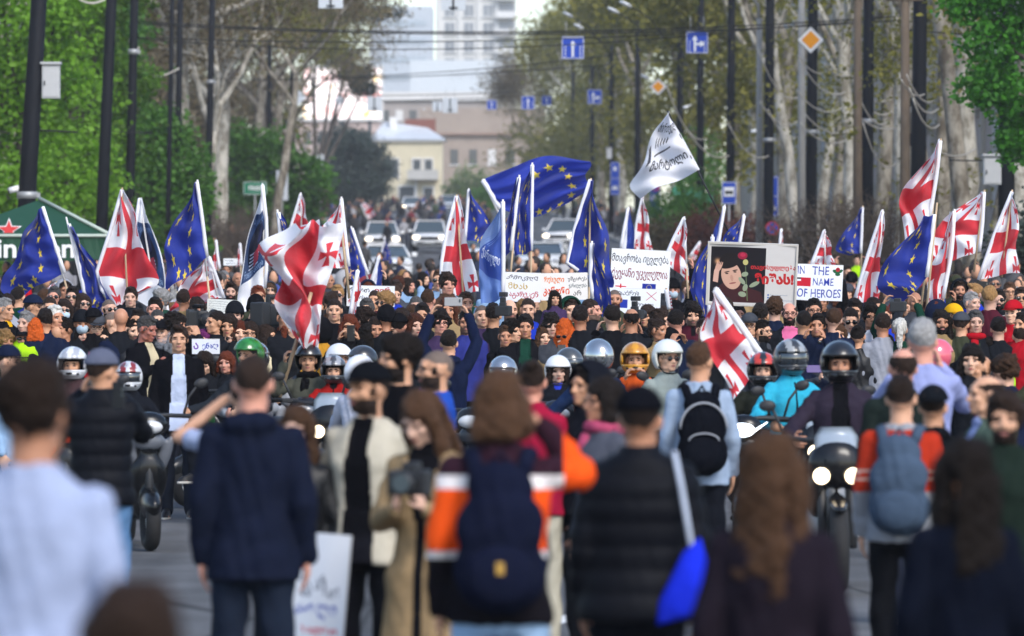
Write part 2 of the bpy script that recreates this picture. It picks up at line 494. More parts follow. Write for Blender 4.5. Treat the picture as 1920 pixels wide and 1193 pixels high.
# ================================================================== TREES
rng = np.random.default_rng(11)
def leaf_cloud(pts, size, droop=.4, per=5, spread=.25, fold=True):
 """bmesh-free leaf mesh: around each point a spray of small folded leaves. returns verts, faces"""
 n = len(pts) * per
 c = np.repeat(np.asarray(pts), per, 0) + rng.normal(0, spread, (n, 3))
 ax = rng.normal(0, 1, (n, 3)); ax[:, 2] = ax[:, 2] * .5 - droop
 ax /= np.linalg.norm(ax, axis=1)[:, None]
 b = np.cross(ax, rng.normal(0, 1, (n, 3))); b /= np.linalg.norm(b, axis=1)[:, None]
 nn = np.cross(ax, b)
 L = size * rng.uniform(.6, 1.3, n)[:, None]; W = L * .36
 v = np.empty((n, 6, 3))
 v[:, 0] = c; v[:, 1] = c + ax * L * .45 + b * W + nn * W * .35; v[:, 2] = c + ax * L
 v[:, 3] = c + ax * L * .45 - b * W + nn * W * .35; v[:, 4] = c + ax * L * .8 + b * W * .55; v[:, 5] = c + ax * L * .8 - b * W * .55
 base = np.arange(n)[:, None] * 6
 f = np.concatenate([base + np.array([[0, 1, 4, 2]]), base + np.array([[0, 2, 5, 3]])])
 return v.reshape(-1, 3), f
def mesh_np(name, v, f, m, smooth=False):
 me = bpy.data.meshes.new(name)
 nf, k = f.shape
 me.vertices.add(len(v)); me.vertices.foreach_set('co', np.ascontiguousarray(v, np.float32).ravel())
 me.loops.add(nf * k); me.loops.foreach_set('vertex_index', np.ascontiguousarray(f, np.int32).ravel())
 me.polygons.add(nf); me.polygons.foreach_set('loop_start', np.arange(nf, dtype=np.int32) * k); 
 try: me.polygons.foreach_set('loop_total', np.full(nf, k, np.int32))
 except Exception: pass
 me.materials.append(m)
 me.update(); me.validate()
 return me
def leafm(name, col, tr=.35, var=.35):
 if name in _M: return _M[name]
 m = mat(name, col, .5, var=var, vscale=.9, spec=.3)
 nt = m.node_tree
 b = nt.nodes['Principled BSDF']; out = nt.nodes['Material Output']
 t = nt.nodes.new('ShaderNodeBsdfTranslucent'); mix = nt.nodes.new('ShaderNodeMixShader'); mix.inputs[0].default_value = tr
 src = b.inputs['Base Color'].links[0].from_socket
 nt.links.new(src, t.inputs['Color'])
 nt.links.new(b.outputs[0], mix.inputs[1]); nt.links.new(t.outputs[0], mix.inputs[2]); nt.links.new(mix.outputs[0], out.inputs['Surface'])
 return m
def bark_mat(name, c1, c2, scale=2.2):
 m = mat(name, c1, .9, bump=.6, bscale=9, var=.0)
 nt = m.node_tree; b = nt.nodes['Principled BSDF']
 tc = nt.nodes.new('ShaderNodeTexCoord'); mp = nt.nodes.new('ShaderNodeMapping'); mp.inputs['Scale'].default_value = (1, 1, .45)
 vo = nt.nodes.new('ShaderNodeTexNoise'); vo.inputs['Scale'].default_value = scale; vo.inputs['Detail'].default_value = 6; vo.inputs['Roughness'].default_value = .7
 cr = nt.nodes.new('ShaderNodeValToRGB'); cr.color_ramp.elements[0].position = .42; cr.color_ramp.elements[0].color = (*c1, 1); cr.color_ramp.elements[1].position = .58; cr.color_ramp.elements[1].color = (*c2, 1)
 nt.links.new(tc.outputs['Object'], mp.inputs[0]); nt.links.new(mp.outputs[0], vo.inputs['Vector']); nt.links.new(vo.outputs['Fac'], cr.inputs[0]); nt.links.new(cr.outputs[0], b.inputs['Base Color'])
 return m
BARK_PLANE = bark_mat('plane_bark', (.12, .10, .075), (.34, .31, .255), 3.2)
BARK_PALE = bark_mat('pale_plane_bark', (.20, .18, .14), (.54, .51, .44), 2.8)
BARK_DARK = bark_mat('dark_bark', (.05, .042, .035), (.11, .095, .08))
LEAF_GREEN = leafm('leaf_fresh_green', (.145, .30, .022), .5, .7)
LEAF_DEEP = leafm('leaf_mid_green', (.085, .215, .026), .45, .65)
LEAF_OLIVE = leafm('leaf_young_olive', (.175, .165, .032), .4)
LEAF_TAN = leafm('leaf_seedball_tan', (.16, .125, .065), .25)
LEAF_DARK = leafm('leaf_dark_olive', (.035, .052, .040), .15)
LEAF_RED = leafm('leaf_photinia', (.17, .05, .03), .3)

def grow(p, dirv, length, r, depth, out, tips, spread=.55, up=.25, rnd=None, kink=.12, ratio=.68, kids=(2, 3)):
 """recursive limbs: each is (points, radii)"""
 n = 5
 pts, rad = [Vector(p)], [r]
 d = Vector(dirv).normalized()
 for i in range(n):
  d = (d + Vector((rnd.gauss(0, kink), rnd.gauss(0, kink), rnd.gauss(0, kink) + up * .12))).normalized()
  pts.append(pts[-1] + d * (length / n)); rad.append(r * (1 - .42 * (i + 1) / n))
 out.append((pts, rad))
 if depth == 0:
  tips.extend(pts[2:])
  return
 if depth <= 1: tips.extend(pts[3:])
 k = rnd.randint(*kids)
 for j in range(k):
  a = rnd.uniform(0, 2 * PI)
  side = Vector((math.cos(a), math.sin(a), rnd.uniform(-.1, .5)))
  nd = (d + side * spread * rnd.uniform(.7, 1.3)).normalized()
  at = pts[-1] if j < 2 else pts[rnd.randint(2, n - 1)]
  grow(at, nd, length * ratio * rnd.uniform(.8, 1.15), rad[-1] * (.78 if j == 0 else .6), depth - 1, out, tips, spread, up, rnd, kink, ratio, kids)
def tree(name, label, px, s, trunks, depth, leaf, nleaf, leafsize, bark, cat='tree', group=None, seed=1, spread=.55, up=.3, ratio=.68, per=4, pz=None, lspread=.3, kids=(2, 3), extra=None, droop=.4):
 """trunks: list of (dx, dy, lean_x, lean_y, height, radius)"""
 rnd = random.Random(seed)
 d = FPX / s
 e = empty(name, ((px - 960) / s, d, gz(d) + .1), label, cat, group)
 limbs, tips = [], []
 for dx, dy, lx, ly, h, r in trunks:
  bm = bmesh.new()
  pts = [Vector((dx, dy, -.3))]; rad = [r * 1.35]
  n = 6
  for i in range(1, n + 1):
   t = i / n
   pts.append(Vector((dx + lx * h * t + rnd.gauss(0, .06), dy + ly * h * t + rnd.gauss(0, .06), h * t))); rad.append(r * (1 - .35 * t))
  limbs.append((pts, rad))
  top = pts[-1]; dv = (pts[-1] - pts[-2]).normalized()
  for j in range(rnd.randint(3, 4)):
   a = 2 * PI * j / 3.5 + rnd.uniform(-.5, .5)
   nd = (dv + Vector((math.cos(a), math.sin(a), 0)) * spread).normalized()
   grow(top if j < 2 else pts[-2], nd, h * .42, rad[-1] * .7, depth, limbs, tips, spread, up, rnd, ratio=ratio, kids=kids)
 bm = bmesh.new()
 for pts, rad in limbs:
  tube(bm, pts, rad, 9 if rad[0] > .12 else (5 if rad[0] > .04 else 3), False)
 part('trunk', bm, bark, e, True)
 tp = np.array([tuple(t) for t in tips])
 if len(tp) and nleaf:
  pick = tp[rng.integers(0, len(tp), nleaf)] + rng.normal(0, lspread, (nleaf, 3))
  if extra is not None: pick = np.concatenate([pick, extra])
  v, f = leaf_cloud(pick, leafsize, droop, per, leafsize * 1.1)
  o = obj('crown', mesh_np('crown', v, f, leaf), e)
  o['kind'] = 'thing'
 return e

def lobed_crown(rnd, lobes, per_lobe):
 """points on and in lumpy lobes (cx,cy,cz,rx,ry,rz)"""
 out = []
 for cx, cy, cz, rx, ry, rz in lobes:
  n = per_lobe
  p = rng.normal(0, 1, (n, 3)); p /= np.linalg.norm(p, axis=1)[:, None]
  rad = rng.uniform(.55, 1.05, n) ** .6
  lump = 1 + .28 * np.sin(5 * p[:, 0] + cx * 3) * np.sin(6 * p[:, 2] + cz) + .16 * np.sin(13 * p[:, 1] + cy)
  out.append(np.array([cx, cy, cz]) + p * np.array([rx, ry, rz]) * (rad * lump)[:, None])
 return np.concatenate(out)
def leafy(name, label, px, s, lobes, per_lobe, leaf, leafsize, bark, trunk, group=None, cat='tree', per=6, seed=3, droop=.55, lspread=None, z0=None):
 rnd = random.Random(seed)
 d = FPX / s
 e = empty(name, ((px - 960) / s, d, gz(d) + .1 if z0 is None else z0), label, cat, group)
 h, r = trunk
 limbs = [([Vector((0, 0, -.3)), Vector((.1, 0, h * .5)), Vector((0, .1, h))], [r * 1.3, r, r * .75])]
 for cx, cy, cz, rx, ry, rz in lobes:
  a = Vector((0, .1, min(h, cz) * .8)); b = Vector((cx, cy, cz))
  limbs.append(([a, a.lerp(b, .5) + Vector((rnd.gauss(0, .2), rnd.gauss(0, .2), .2)), b], [r * .45, r * .3, r * .1]))
  for k in range(5):
   q = b + Vector((rnd.gauss(0, rx * .5), rnd.gauss(0, ry * .5), rnd.gauss(0, rz * .5)))
   limbs.append(([b, b.lerp(q, .5), q], [r * .12, r * .09, r * .03]))
 bm = bmesh.new()
 for pts, rad in limbs: tube(bm, pts, rad, 8 if rad[0] > .1 else 4, False)
 part('trunk', bm, bark, e, True)
 pts = lobed_crown(rnd, lobes, per_lobe)
 v, f = leaf_cloud(pts, leafsize, droop, per, leafsize * .9 if lspread is None else lspread)
 obj('crown', mesh_np('crown', v, f, leaf), e)
 return e

# ---- bright green trees along the left pavement
def lobes_box(seed, x0, x1, z0, z1, n, r0, r1, y=2.0):
 rnd = random.Random(seed)
 out = []
 for i in range(n):
  t = (i + .5) / n
  rr = rnd.uniform(r0, r1)
  out.append((x0 + (x1 - x0) * rnd.random(), rnd.uniform(-y, y), z0 + (z1 - z0) * ((i * .618) % 1), rr * 1.15, rr, rr * .85))
 return out
leafy('green_tree', 'bright green leafy tree rising behind the pole with the grey box', 40, 70, lobes_box(1, -1.8, 1.5, 1.2, 9.5, 24, .85, 1.5), 150, LEAF_GREEN, .17, BARK_DARK, (6, .22), seed=1)
leafy('green_tree', 'bright green leafy tree between the first two black poles on the left', 128, 63, lobes_box(2, -1.6, 1.5, 1.0, 9.5, 22, .8, 1.35), 150, LEAF_GREEN, .17, BARK_DARK, (6, .20), seed=2)
leafy('green_tree', 'deeper green tree with hanging sprays right of the third black pole', 275, 55, [(-1.0, 0, 2.0, 1.3, 1.2, 1.0), (.8, -.3, 2.4, 1.0, 1.0, .9), (.9, 0, 4.2, 1.2, 1.2, .9), (0, .3, 3.6, 1.3, 1.2, 1.1), (-.9, 0, 5.2, 1.4, 1.2, 1.2), (.3, .4, 5.4, 1.0, 1.0, .8), (-.9, 0, 7.0, 1.2, 1.1, 1.0), (-1.1, 0, 8.8, 1.1, 1.1, 1.0), (1.5, 0, 3.0, .6, .6, .5), (1.2, 0, 1.2, .9, .9, .8), (-.2, 0, .9, 1.2, 1.0, .8)], 300, LEAF_DEEP, .20, BARK_DARK, (5, .18), seed=4)
leafy('green_tree', 'small green tree in shade beyond the pale plane trunk', 470, 38, [(0, 0, 3.2, 1.6, 1.5, 1.3), (-1.4, 0, 2.4, 1.3, 1.2, 1.1), (1.4, 0, 2.6, 1.3, 1.3, 1.2), (.6, 0, 5.0, 1.3, 1.3, 1.2), (-.8, .3, 5.2, 1.2, 1.2, 1.1), (2.8, 0, 3.6, 1.2, 1.2, 1.4)], 260, LEAF_DEEP, .26, BARK_DARK, (4, .18), seed=5)
# ---- the green boughs that hang into the top right corner
leafy('green_tree', 'vivid green tree hanging its boughs into the top right corner', 1965, 92, [(-1.0, 0, 6.2, .75, .8, .45), (-1.5, .2, 7.0, .6, .6, .35), (-.7, -.2, 7.4, .8, .8, .5), (-1.2, 0, 5.3, .55, .6, .4), (-.5, 0, 5.0, .7, .7, .45), (-.2, .2, 4.5, .55, .6, .4), (-.6, 0, 4.1, .3, .4, .3), (.3, 0, 5.8, .9, .9, .6), (.4, 0, 7.4, 1.0, 1, .7), (-.1, .3, 6.7, .6, .7, .45)], 210, leafm('leaf_vivid_green', (.055, .215, .016), .45), .125, BARK_DARK, (6, .16), seed=6, lspread=.13)

# ---- plane trees, right row
ptr = random.Random(5)
spots = [(135, 1905), (143, 1842), (152, 1790), (160, 1735), (169, 1694), (178, 1648), (188, 1603), (199, 1562), (211, 1512), (224, 1470), (240, 1418), (257, 1383), (278, 1342), (302, 1302), (330, 1258), (363, 1212), (405, 1168), (450, 1130), (500, 1096)]
adj = ['forked', 'broad', 'leaning', 'tall thick', 'mottled', 'slim', 'straight', 'pale', 'twin stemmed', 'upright', 'stout', 'narrow', 'dappled', 'greyish', 'crooked', 'distant', 'faint', 'hazy', 'farthest']
for i, (d, px) in enumerate(spots):
 s = FPX / d
 near = ['with the grey cabinet before it', 'beside the green boughs', 'behind the right hand flags', 'behind the tallest red cross flag', 'right of the white front', 'behind the thickest black pole', 'behind the bare bush', 'right of the orange diamond sign', 'under the orange diamond sign', 'behind the blue parking board', 'left of the bare bush', 'behind the bus stop sign', 'right of the white lettered flag', 'behind the white lettered flag', 'above the reddish hedge', 'above the blue parking signs', 'beyond the blue parking signs', 'near the end of the right row', 'last of the right hand row'][i]
 h = ptr.uniform(8.5, 10.5)
 r = ptr.uniform(.27, .40)
 tr = [(0, 0, ptr.uniform(-.05, .05), ptr.uniform(-.04, .04), h, r)]
 if i in (1, 8): tr = [(-.1, 0, -.13, 0, h, .26), (.15, 0, .14, .02, h * .95, .24)]
 if i == 3: tr = [(0, 0, -.05, 0, h, .36), (.45, .2, .02, 0, h * 1.02, .25)]
 tree('plane_tree', adj[i] + ' plane tree trunk ' + near, px, s, tr, 3 if d < 230 else 2, LEAF_OLIVE if i % 3 else leafm('leaf_young_yellow', (.24, .22, .035), .4), int(1400 if d < 230 else 1800), .16 if d < 230 else .30, BARK_PLANE if i % 2 else BARK_PALE, group='plane trees in the right hand row', seed=20 + i, spread=.6, per=4, lspread=.45 if d < 230 else .8, extra=np.repeat(rng.normal(0, 1, (60 if d > 215 else 22, 3)) * np.array([1.2, .9, 2.0]) + np.array([0, -.4, 7.2 if d < 230 else 8]), 6, 0) + rng.normal(0, .22, ((60 if d > 215 else 22) * 6, 3)))
# low twiggy sprigs of young leaves on the nearer trunks
for k, (px, py, s) in enumerate(((1665, 110, 66), (1640, 45, 66), (1700, 150, 72), (1725, 60, 74))):
 bm = bmesh.new()
 c = P(px, py, s)
 rr = random.Random(60 + k)
 for j in range(7):
  q = Vector((rr.gauss(0, .5), rr.gauss(0, .4), rr.gauss(-.1, .35)))
  tube(bm, [(0.3, .2, .3), q * .5 + Vector((0, 0, .15)), q], [.02, .014, .006], 4, False)
 e = part('tree_sprig', bm, BARK_PLANE, None); e.location = c
 tag(e, ['sprig of young yellow leaves right of the brown poles', 'top sprig of yellow leaves above the orange diamond sign', 'sprig of yellow leaves hanging before a mottled trunk', 'high sprig of yellow leaves beside the green boughs'][k], 'branch')
 v, f = leaf_cloud(rng.normal(0, 1, (70, 3)) * np.array([.55, .4, .38]), .13, .4, 4, .10)
 obj('leaves', mesh_np('leaves', v, f, _M['leaf_young_yellow']), e)

# ---- plane trees, left row (bare twigs, tan seed balls)
left = [(215, 335, 'pale plane tree with a long bough over the street on the left', [(0, 0, .01, 0, 9.0, .42), (.1, 0, .22, 0, 6.5, .30)], BARK_PALE),
  (250, 408, 'grey plane tree standing behind the leaning black lamp pole', [(0, 0, .03, 0, 8, .38)], BARK_PALE),
  (285, 300, 'bare brown tree behind the bright green foliage', [(0, 0, .05, 0, 8, .35)], BARK_DARK),
  (300, 470, 'bare plane tree whose crown spreads over the street from the left', [(0, 0, .06, 0, 8.5, .38)], BARK_PLANE),
  (350, 512, 'bare plane tree left of the white diamond sign', [(0, 0, .05, 0, 9, .38)], BARK_PLANE),
  (400, 535, 'last bare plane tree in the left hand row', [(0, 0, .08, 0, 9, .36)], BARK_PLANE),
  (262, 505, 'young bare plane tree leaning over the street on the left', [(0, 0, .16, 0, 8.5, .24)], BARK_PLANE),
  (340, 470, 'bare tree behind the far black poles on the left', [(0, 0, .10, 0, 9, .28)], BARK_DARK),
  (520, 1040, 'hazy plane tree closing the right row', [(0, 0, -.04, 0, 9, .3)], BARK_PLANE),
  (560, 1000, 'farthest plane tree beside the far brick building', [(0, 0, -.03, 0, 8, .3)], BARK_PLANE),
  (330, 400, 'thin bare tree between the green trees and the pale trunk', [(0, 0, .04, 0, 9, .3)], BARK_DARK)]
for i, (d, px, lab, tr, bk) in enumerate(left):
 tree('plane_tree', lab, px, FPX / d, tr, 3, [LEAF_TAN, LEAF_OLIVE, LEAF_TAN][i % 3], 2700, .17, bk, group='plane trees in the left hand row' if px < 800 else 'plane trees in the right hand row', seed=50 + i, spread=.8, per=4, lspread=.8, up=.12)
# ---- dark round tree and cedar at the end
leafy('round_tree', 'dark olive round tree in front of the pale yellow house', 652, 21.6, [(0, 0, 4.2, 3.2, 3, 3.2), (-1.8, 0, 3.4, 1.9, 2, 2.2), (1.9, 0, 3.6, 1.8, 2, 2.4), (.2, -.5, 6.0, 2.2, 2, 1.6), (1.0, -1, 2.6, 2.2, 2, 1.6), (-1, -1, 2.2, 2, 2, 1.5)], 900, LEAF_DARK, .24, BARK_DARK, (3, .25), per=5, seed=8)
leafy('cedar', 'dark cedar with flat boughs in front of the glowing screen', 592, 25, [(2.9, 0, 17.9, 1.5, 1.2, .45), (1.4, 0, 19.2, 1.8, 1.2, .6), (3.6, 0, 16.9, .8, .8, .35), (-.5, 0, 20.2, 2.2, 1.5, .7), (3.6, 0, 22.5, 3.0, 1.2, .5), (0, 0, 22.0, 2.5, 1.5, .9), (-3, 0, 17.0, 1.5, 1.2, .6), (-3.5, 0, 14.8, 1.6, 1.4, .7)], 420, leafm('leaf_cedar', (.03, .04, .028), .1), .22, BARK_DARK, (12, .4), per=4, seed=9, droop=.1, z0=1.2)
for k, (px, s, zc, r_, lm, lab) in enumerate(((300, 31, 8.5, 3.6, LEAF_TAN, 'brown budding tree behind the pale trunk on the left'), (385, 28, 9.5, 4.2, LEAF_TAN, 'brown budding tree filling the gap between the left trunks'), (432, 27, 10, 3.6, LEAF_OLIVE, 'olive budding tree above the small shaded green tree'), (250, 34, 6.5, 3.0, LEAF_TAN, 'low brown tree behind the three black poles'), (1052, 20.5, 7.5, 4.0, LEAF_OLIVE, 'olive tree closing the street end right of the brick building'), (1100, 21.5, 6.5, 3.6, LEAF_OLIVE, 'olive tree deep behind the farthest black pole'), (1150, 23, 7.5, 3.8, LEAF_OLIVE, 'olive tree deep behind the blue parking boards'))):
 leafy('budding_tree', lab, px, s, [(0, 0, zc, r_, r_ * .8, r_), (-r_ * .7, 0, zc * .75, r_ * .8, r_ * .7, r_ * .8), (r_ * .7, 0, zc * .8, r_ * .8, r_ * .7, r_ * .8), (0, 0, zc * .5, r_, r_ * .7, r_ * .7), (0, 0, zc + r_ * .9, r_ * .7, r_ * .6, r_ * .6)], 420, lm, .30, BARK_DARK, (zc, .25), per=4, seed=90 + k, droop=.2)
leafy('shrub_tree', 'soft green young tree right of the yellow house', 880, 18.5, [(0, 0, 2.6, 2.0, 2, 2.0), (1.4, 0, 1.8, 1.6, 1.6, 1.6), (-1.2, 0, 1.6, 1.4, 1.5, 1.4)], 260, leafm('leaf_soft_green', (.15, .20, .07), .4), .3, BARK_DARK, (2, .12), per=4, seed=10)
for k, (px, py, s, rx, rz, lm, lab) in enumerate(((1255, 392, 40, 1.1, .8, LEAF_DEEP, 'clipped green bush beside the far parking sign'), (1262, 440, 46, 1.2, .75, leafm('leaf_bronze', (.10, .075, .035), .25), 'low bronze hedge under the white lettered flag'), (1330, 430, 49, 1.0, .9, LEAF_RED, 'round reddish bush below the bus stop sign'), (1412, 442, 52, 1.0, .7, LEAF_RED, 'wide reddish bush beside the round no parking sign'), (1300, 380, 44, .9, 1.1, LEAF_DEEP, 'green shrub among the black poles left of the bus stop sign'), (1318, 300, 42, 1.0, 1.6, LEAF_DEEP, 'tall green shrub left of a black pole'), (1905, 470, 88, .5, .8, LEAF_DARK, 'dark clipped hedge at the right edge behind the last flag'), (580, 362, 27, 1.2, 1.0, leafm('leaf_russet', (.10, .06, .035), .25), 'russet bush at the foot of the far left poles'), (905, 372, 19, 1.5, .9, LEAF_DEEP, 'low green bush at the far kerb'), (545, 400, 33, 1.3, .8, LEAF_DEEP, 'green verge bush on the left beyond the grey sign boards'))):
 d = FPX / s
 zc = CAM_H + (568 - py) / s
 h0 = zc - gz(d)
 leafy('bush', lab, px, s, [(0, 0, h0, rx, .8, rz), (rx * .6, 0, h0 * .8, rx * .7, .7, rz * .8), (-rx * .6, .1, h0 * .8, rx * .7, .7, rz * .8), (0, 0, h0 * .5, rx * 1.1, .8, max(.4, h0 * .5))], 230, lm, .13 if s > 30 else .22, BARK_DARK, (h0, .07), cat='bush', per=4, seed=70 + k)
def twig_bush(label, px, py, s, w, h, n, seed):
 d = FPX / s
 rr = random.Random(seed)
 e = empty('bare_bush', ((px - 960) / s, d, gz(d) + .1), label, 'bush')
 bm = bmesh.new()
 for j in range(n):
  b = Vector((rr.gauss(0, w * .28), rr.gauss(0, .5), 0))
  t = b + Vector((rr.gauss(0, w * .30), rr.gauss(0, .6), h * rr.uniform(.45, 1.05)))
  m_ = b.lerp(t, .5) + Vector((rr.gauss(0, .18), rr.gauss(0, .18), .1))
  tube(bm, [b, m_, t], [.022, .015, .006], 3, False)
  for q in range(7):
   a = b.lerp(t, rr.uniform(.25, .95)); c = a + Vector((rr.gauss(0, .35), rr.gauss(0, .3), rr.uniform(.05, .5)))
   tube(bm, [a, a.lerp(c, .5) + Vector((0, 0, .04)), c], [.011, .008, .004], 3, False)
 part('branches', bm, mat('twig', (.115, .088, .07), .9, var=.3, vscale=3), e)
 v, f = leaf_cloud(np.stack([rng.normal(0, w * .33, n * 2), rng.normal(0, .5, n * 2), h * rng.uniform(.1, .9, n * 2)], 1), .07, .3, 3, .15)
 obj('leaves', mesh_np('leaves', v, f, leafm('leaf_dry', (.13, .10, .06), .2)), e)
twig_bush('wide bare brown bush behind the placards and flags', 1560, 400, 70, 2.6, 3.0, 260, 1)
twig_bush('bare brown bush right of the thick black pole', 1640, 400, 76, 2.0, 3.0, 170, 2)
twig_bush('bare brown bush behind the blue and white banner', 425, 430, 48, 2.4, 2.8, 180, 3)
# ================================================================== POLES, WIRES, SIGNS
PBLACK = mat('black_pole_paint', (.008, .009, .012), .6, var=.15, vscale=2, spec=.08)
STEEL = mat('galvanised', (.32, .33, .34), .5, metal=.4)
CREAM = mat('cable_cream', (.46, .43, .38), .6)
CABLE = mat('cable_black', (.012, .012, .013), .6)
GREYBOX = mat('box_grey', (.42, .43, .44), .5, var=.06)
CONC = mat('lamp_concrete', (.30, .29, .27), .85, var=.15)
SIGNBLUE = mat('sign_blue', (.012, .055, .40), .4, var=.06)
SIGNWHITE = mat('sign_white', (.74, .75, .76), .45, var=.05)
SIGNBACK = mat('sign_back', (.52, .56, .60), .45, var=.06)
SIGNYEL = mat('sign_amber', (.80, .30, .01), .4, var=.05)
SIGNRED = mat('sign_red', (.45, .02, .02), .4)

def pole(label, px, py0, px_top, s, w, group, bands=()):
 """black trolley wire pole; px at photo row py0 (its foot region) and px_top at row 0"""
 d = FPX / s
 z0 = gz(d) + .1
 zt = CAM_H + 568 / s + 3.0
 a = P(px, py0, s); b = P(px_top, 0, s)
 lean = (b.x - a.x) / (b.z - a.z)
 base = Vector((a.x + lean * (z0 - a.z), d, z0))
 e = empty('trolley_pole', base, label, 'pole', group)
 H = zt - z0
 bm = bmesh.new()
 tube(bm, [(0, 0, -.2), (lean * H * .33, 0, H * .33), (lean * H, 0, H)], [w * .54, w * .5, w * .40], 14)
 part('shaft', bm, PBLACK, e, True)
 bm = bmesh.new(); tube(bm, [(0, 0, 0), (0, 0, .5)], [w * .75, w * .66], 14); part('base', bm, PBLACK, e, True)
 for zz in bands:
  bm = bmesh.new(); z = zz - z0
  tube(bm, [(lean * z, 0, z - .07), (lean * z, 0, z + .07)], w * .58, 14)
  box(bm, (lean * z + w * .6, 0, z), (.10, .10, .10))
  part('clamp', bm, STEEL, e)
 return e, base, lean
G1 = 'black trolley poles along the left kerb'
pole('thickest black pole at the left carrying the grey cabinet', 47, 430, 73, 93, .36, G1, (4.15,))
pole('plain black pole second from the left, standing in the green trees', 190, 430, 209, 75, .30, G1)
pole('third black pole from the left with two white insulator cables', 243, 380, 252, 69, .25, G1, (8.8, 10.4))
pole('slim black pole next to the pale plane trunk on the left', 319, 200, 323, 56, .17, G1)
pole('slim dark pole touching the right side of the pale plane trunk', 335, 215, 338, 55, .22, G1)
pole('black pole with a round lamp head right of the pale plane trunk', 391, 330, 398, 51, .26, G1, (10.1,))
pole('far black pole with a small white box left of the diamond sign', 504, 330, 506, 37, .24, G1)
pole('far black pole under the back of a white diamond sign', 546, 330, 548, 32, .24, G1)
G2 = 'black trolley poles along the right kerb'
for i, (px, w, lab) in enumerate(((1722, .38, 'thick black pole with a bracket lantern behind the tallest red cross flag'), (1626, .33, 'black pole under a wooden post left of the tallest flag'), (1521, .36, 'black pole with a coil of cable under the orange diamond sign'), (1441, .36, 'black pole beside the concrete lamp post'), (1369, .34, 'black pole above the bus stop sign'), (1313, .34, 'black pole crossing the black stick of the white lettered flag'), (1275, .34, 'black pole right beside the white lettered flag'), (1195, .34, 'black pole behind the upper edge of the white lettered flag'), (1146, .32, 'black pole behind the blue parking boards'), (1110, .32, 'black pole just right of the billowing blue flag'), (1074, .30, 'farthest black pole of the right hand row'), (1887, .36, 'black pole behind the grey cabinet at the right edge'))):
 s = (px - 803) / 12.0 if px < 1800 else 86
 pole(lab, px, 350, px + (3 if i < 5 else 1), s, w, G2, (gz(FPX / s) + 5.2,) if i in (1, 2, 3) else ())
# boxes, cameras and lanterns fixed to poles
def cabinet(label, px, py, wpx, hpx, s, name='cabinet'):
 e = empty(name, P(px, py + hpx / 2, s), label, 'cabinet')
 w, h = wpx / s, hpx / s
 bm = bmesh.new(); box(bm, (0, 0, h / 2), (w, .28, h), bevel=.012); part('case', bm, GREYBOX, e)
 bm = bmesh.new(); box(bm, (0, -.02, h + .02), (w + .06, .36, .05), bevel=.01); part('lid', bm, GREYBOX, e)
 bm = bmesh.new(); box(bm, (0, -.148, h * .48), (w * .86, .015, h * .86), bevel=.004); dr = part('door', bm, GREYBOX, e)
 bm = bmesh.new(); box(bm, (-w * .34, -.165, h * .45), (.025, .03, .09)); part('handle', bm, mat('dark_steel', (.06, .065, .07), .6), dr)
 return e
cabinet('pale grey metal cabinet hung on the thickest black pole at the left', 96, 153, 33, 64, 93)
cabinet('grey metal cabinet fixed at head height by the right edge', 1860, 320, 33, 54, 87)
cabinet('small white box on a far black pole left of the diamond sign', 515, 264, 12, 26, 37)
cabinet('small pale box on a pole above the far parking boards', 1142, 288, 10, 20, 30)
def camera_head(label, px, py, s, dirx=-1):
 e = empty('street_camera', P(px, py, s), label, 'camera')
 bm = bmesh.new(); tube(bm, [(0, 0, 0), (dirx * .20, -.04, -.05)], [.065, .06], 12); part('housing', bm, SIGNWHITE, e, True)
 bm = bmesh.new(); tube(bm, [(dirx * .20, -.04, -.05), (dirx * .225, -.045, -.057)], [.05, .048], 12); part('lens', bm, win_dark, e, True)
 bm = bmesh.new(); tube(bm, [(0, 0, 0), (-dirx * .08, .0, .06), (-dirx * .16, 0, .06)], .025, 8); part('bracket', bm, SIGNWHITE, e, True)
camera_head('white street camera on the thickest black pole at the left', 36, 353, 93)
camera_head('white street camera on the concrete lamp post', 1418, 245, 52)
camera_head('small white camera on a black pole left of the bus stop sign', 1290, 200, 45)
# lantern
e = empty('lantern', P(1708, 215, 76), 'old street lantern on a bracket at the thick black pole', 'lantern')
bm = bmesh.new(); loft(bm, [(0, 0, -.45, .07, .07), (0, 0, -.40, .10, .10), (0, 0, .0, .17, .17), (0, 0, .05, .19, .19), (0, 0, .2, .05, .05)], 8); part('glass', bm, mat('lantern_glass', (.16, .15, .13), .15, spec=.6), e)
bm = bmesh.new()
for k in range(6):
 a = PI * k / 3
 tube(bm, [(.10 * math.cos(a), .10 * math.sin(a), -.42), (.18 * math.cos(a), .18 * math.sin(a), .03)], .012, 4)
tube(bm, [(0, 0, .18), (0, 0, .40), (.22, 0, .45)], .025, 6); tube(bm, [(0, 0, -.46), (0, 0, -.75), (.18, 0, -.95)], .03, 6)
part('frame', bm, PBLACK, e)
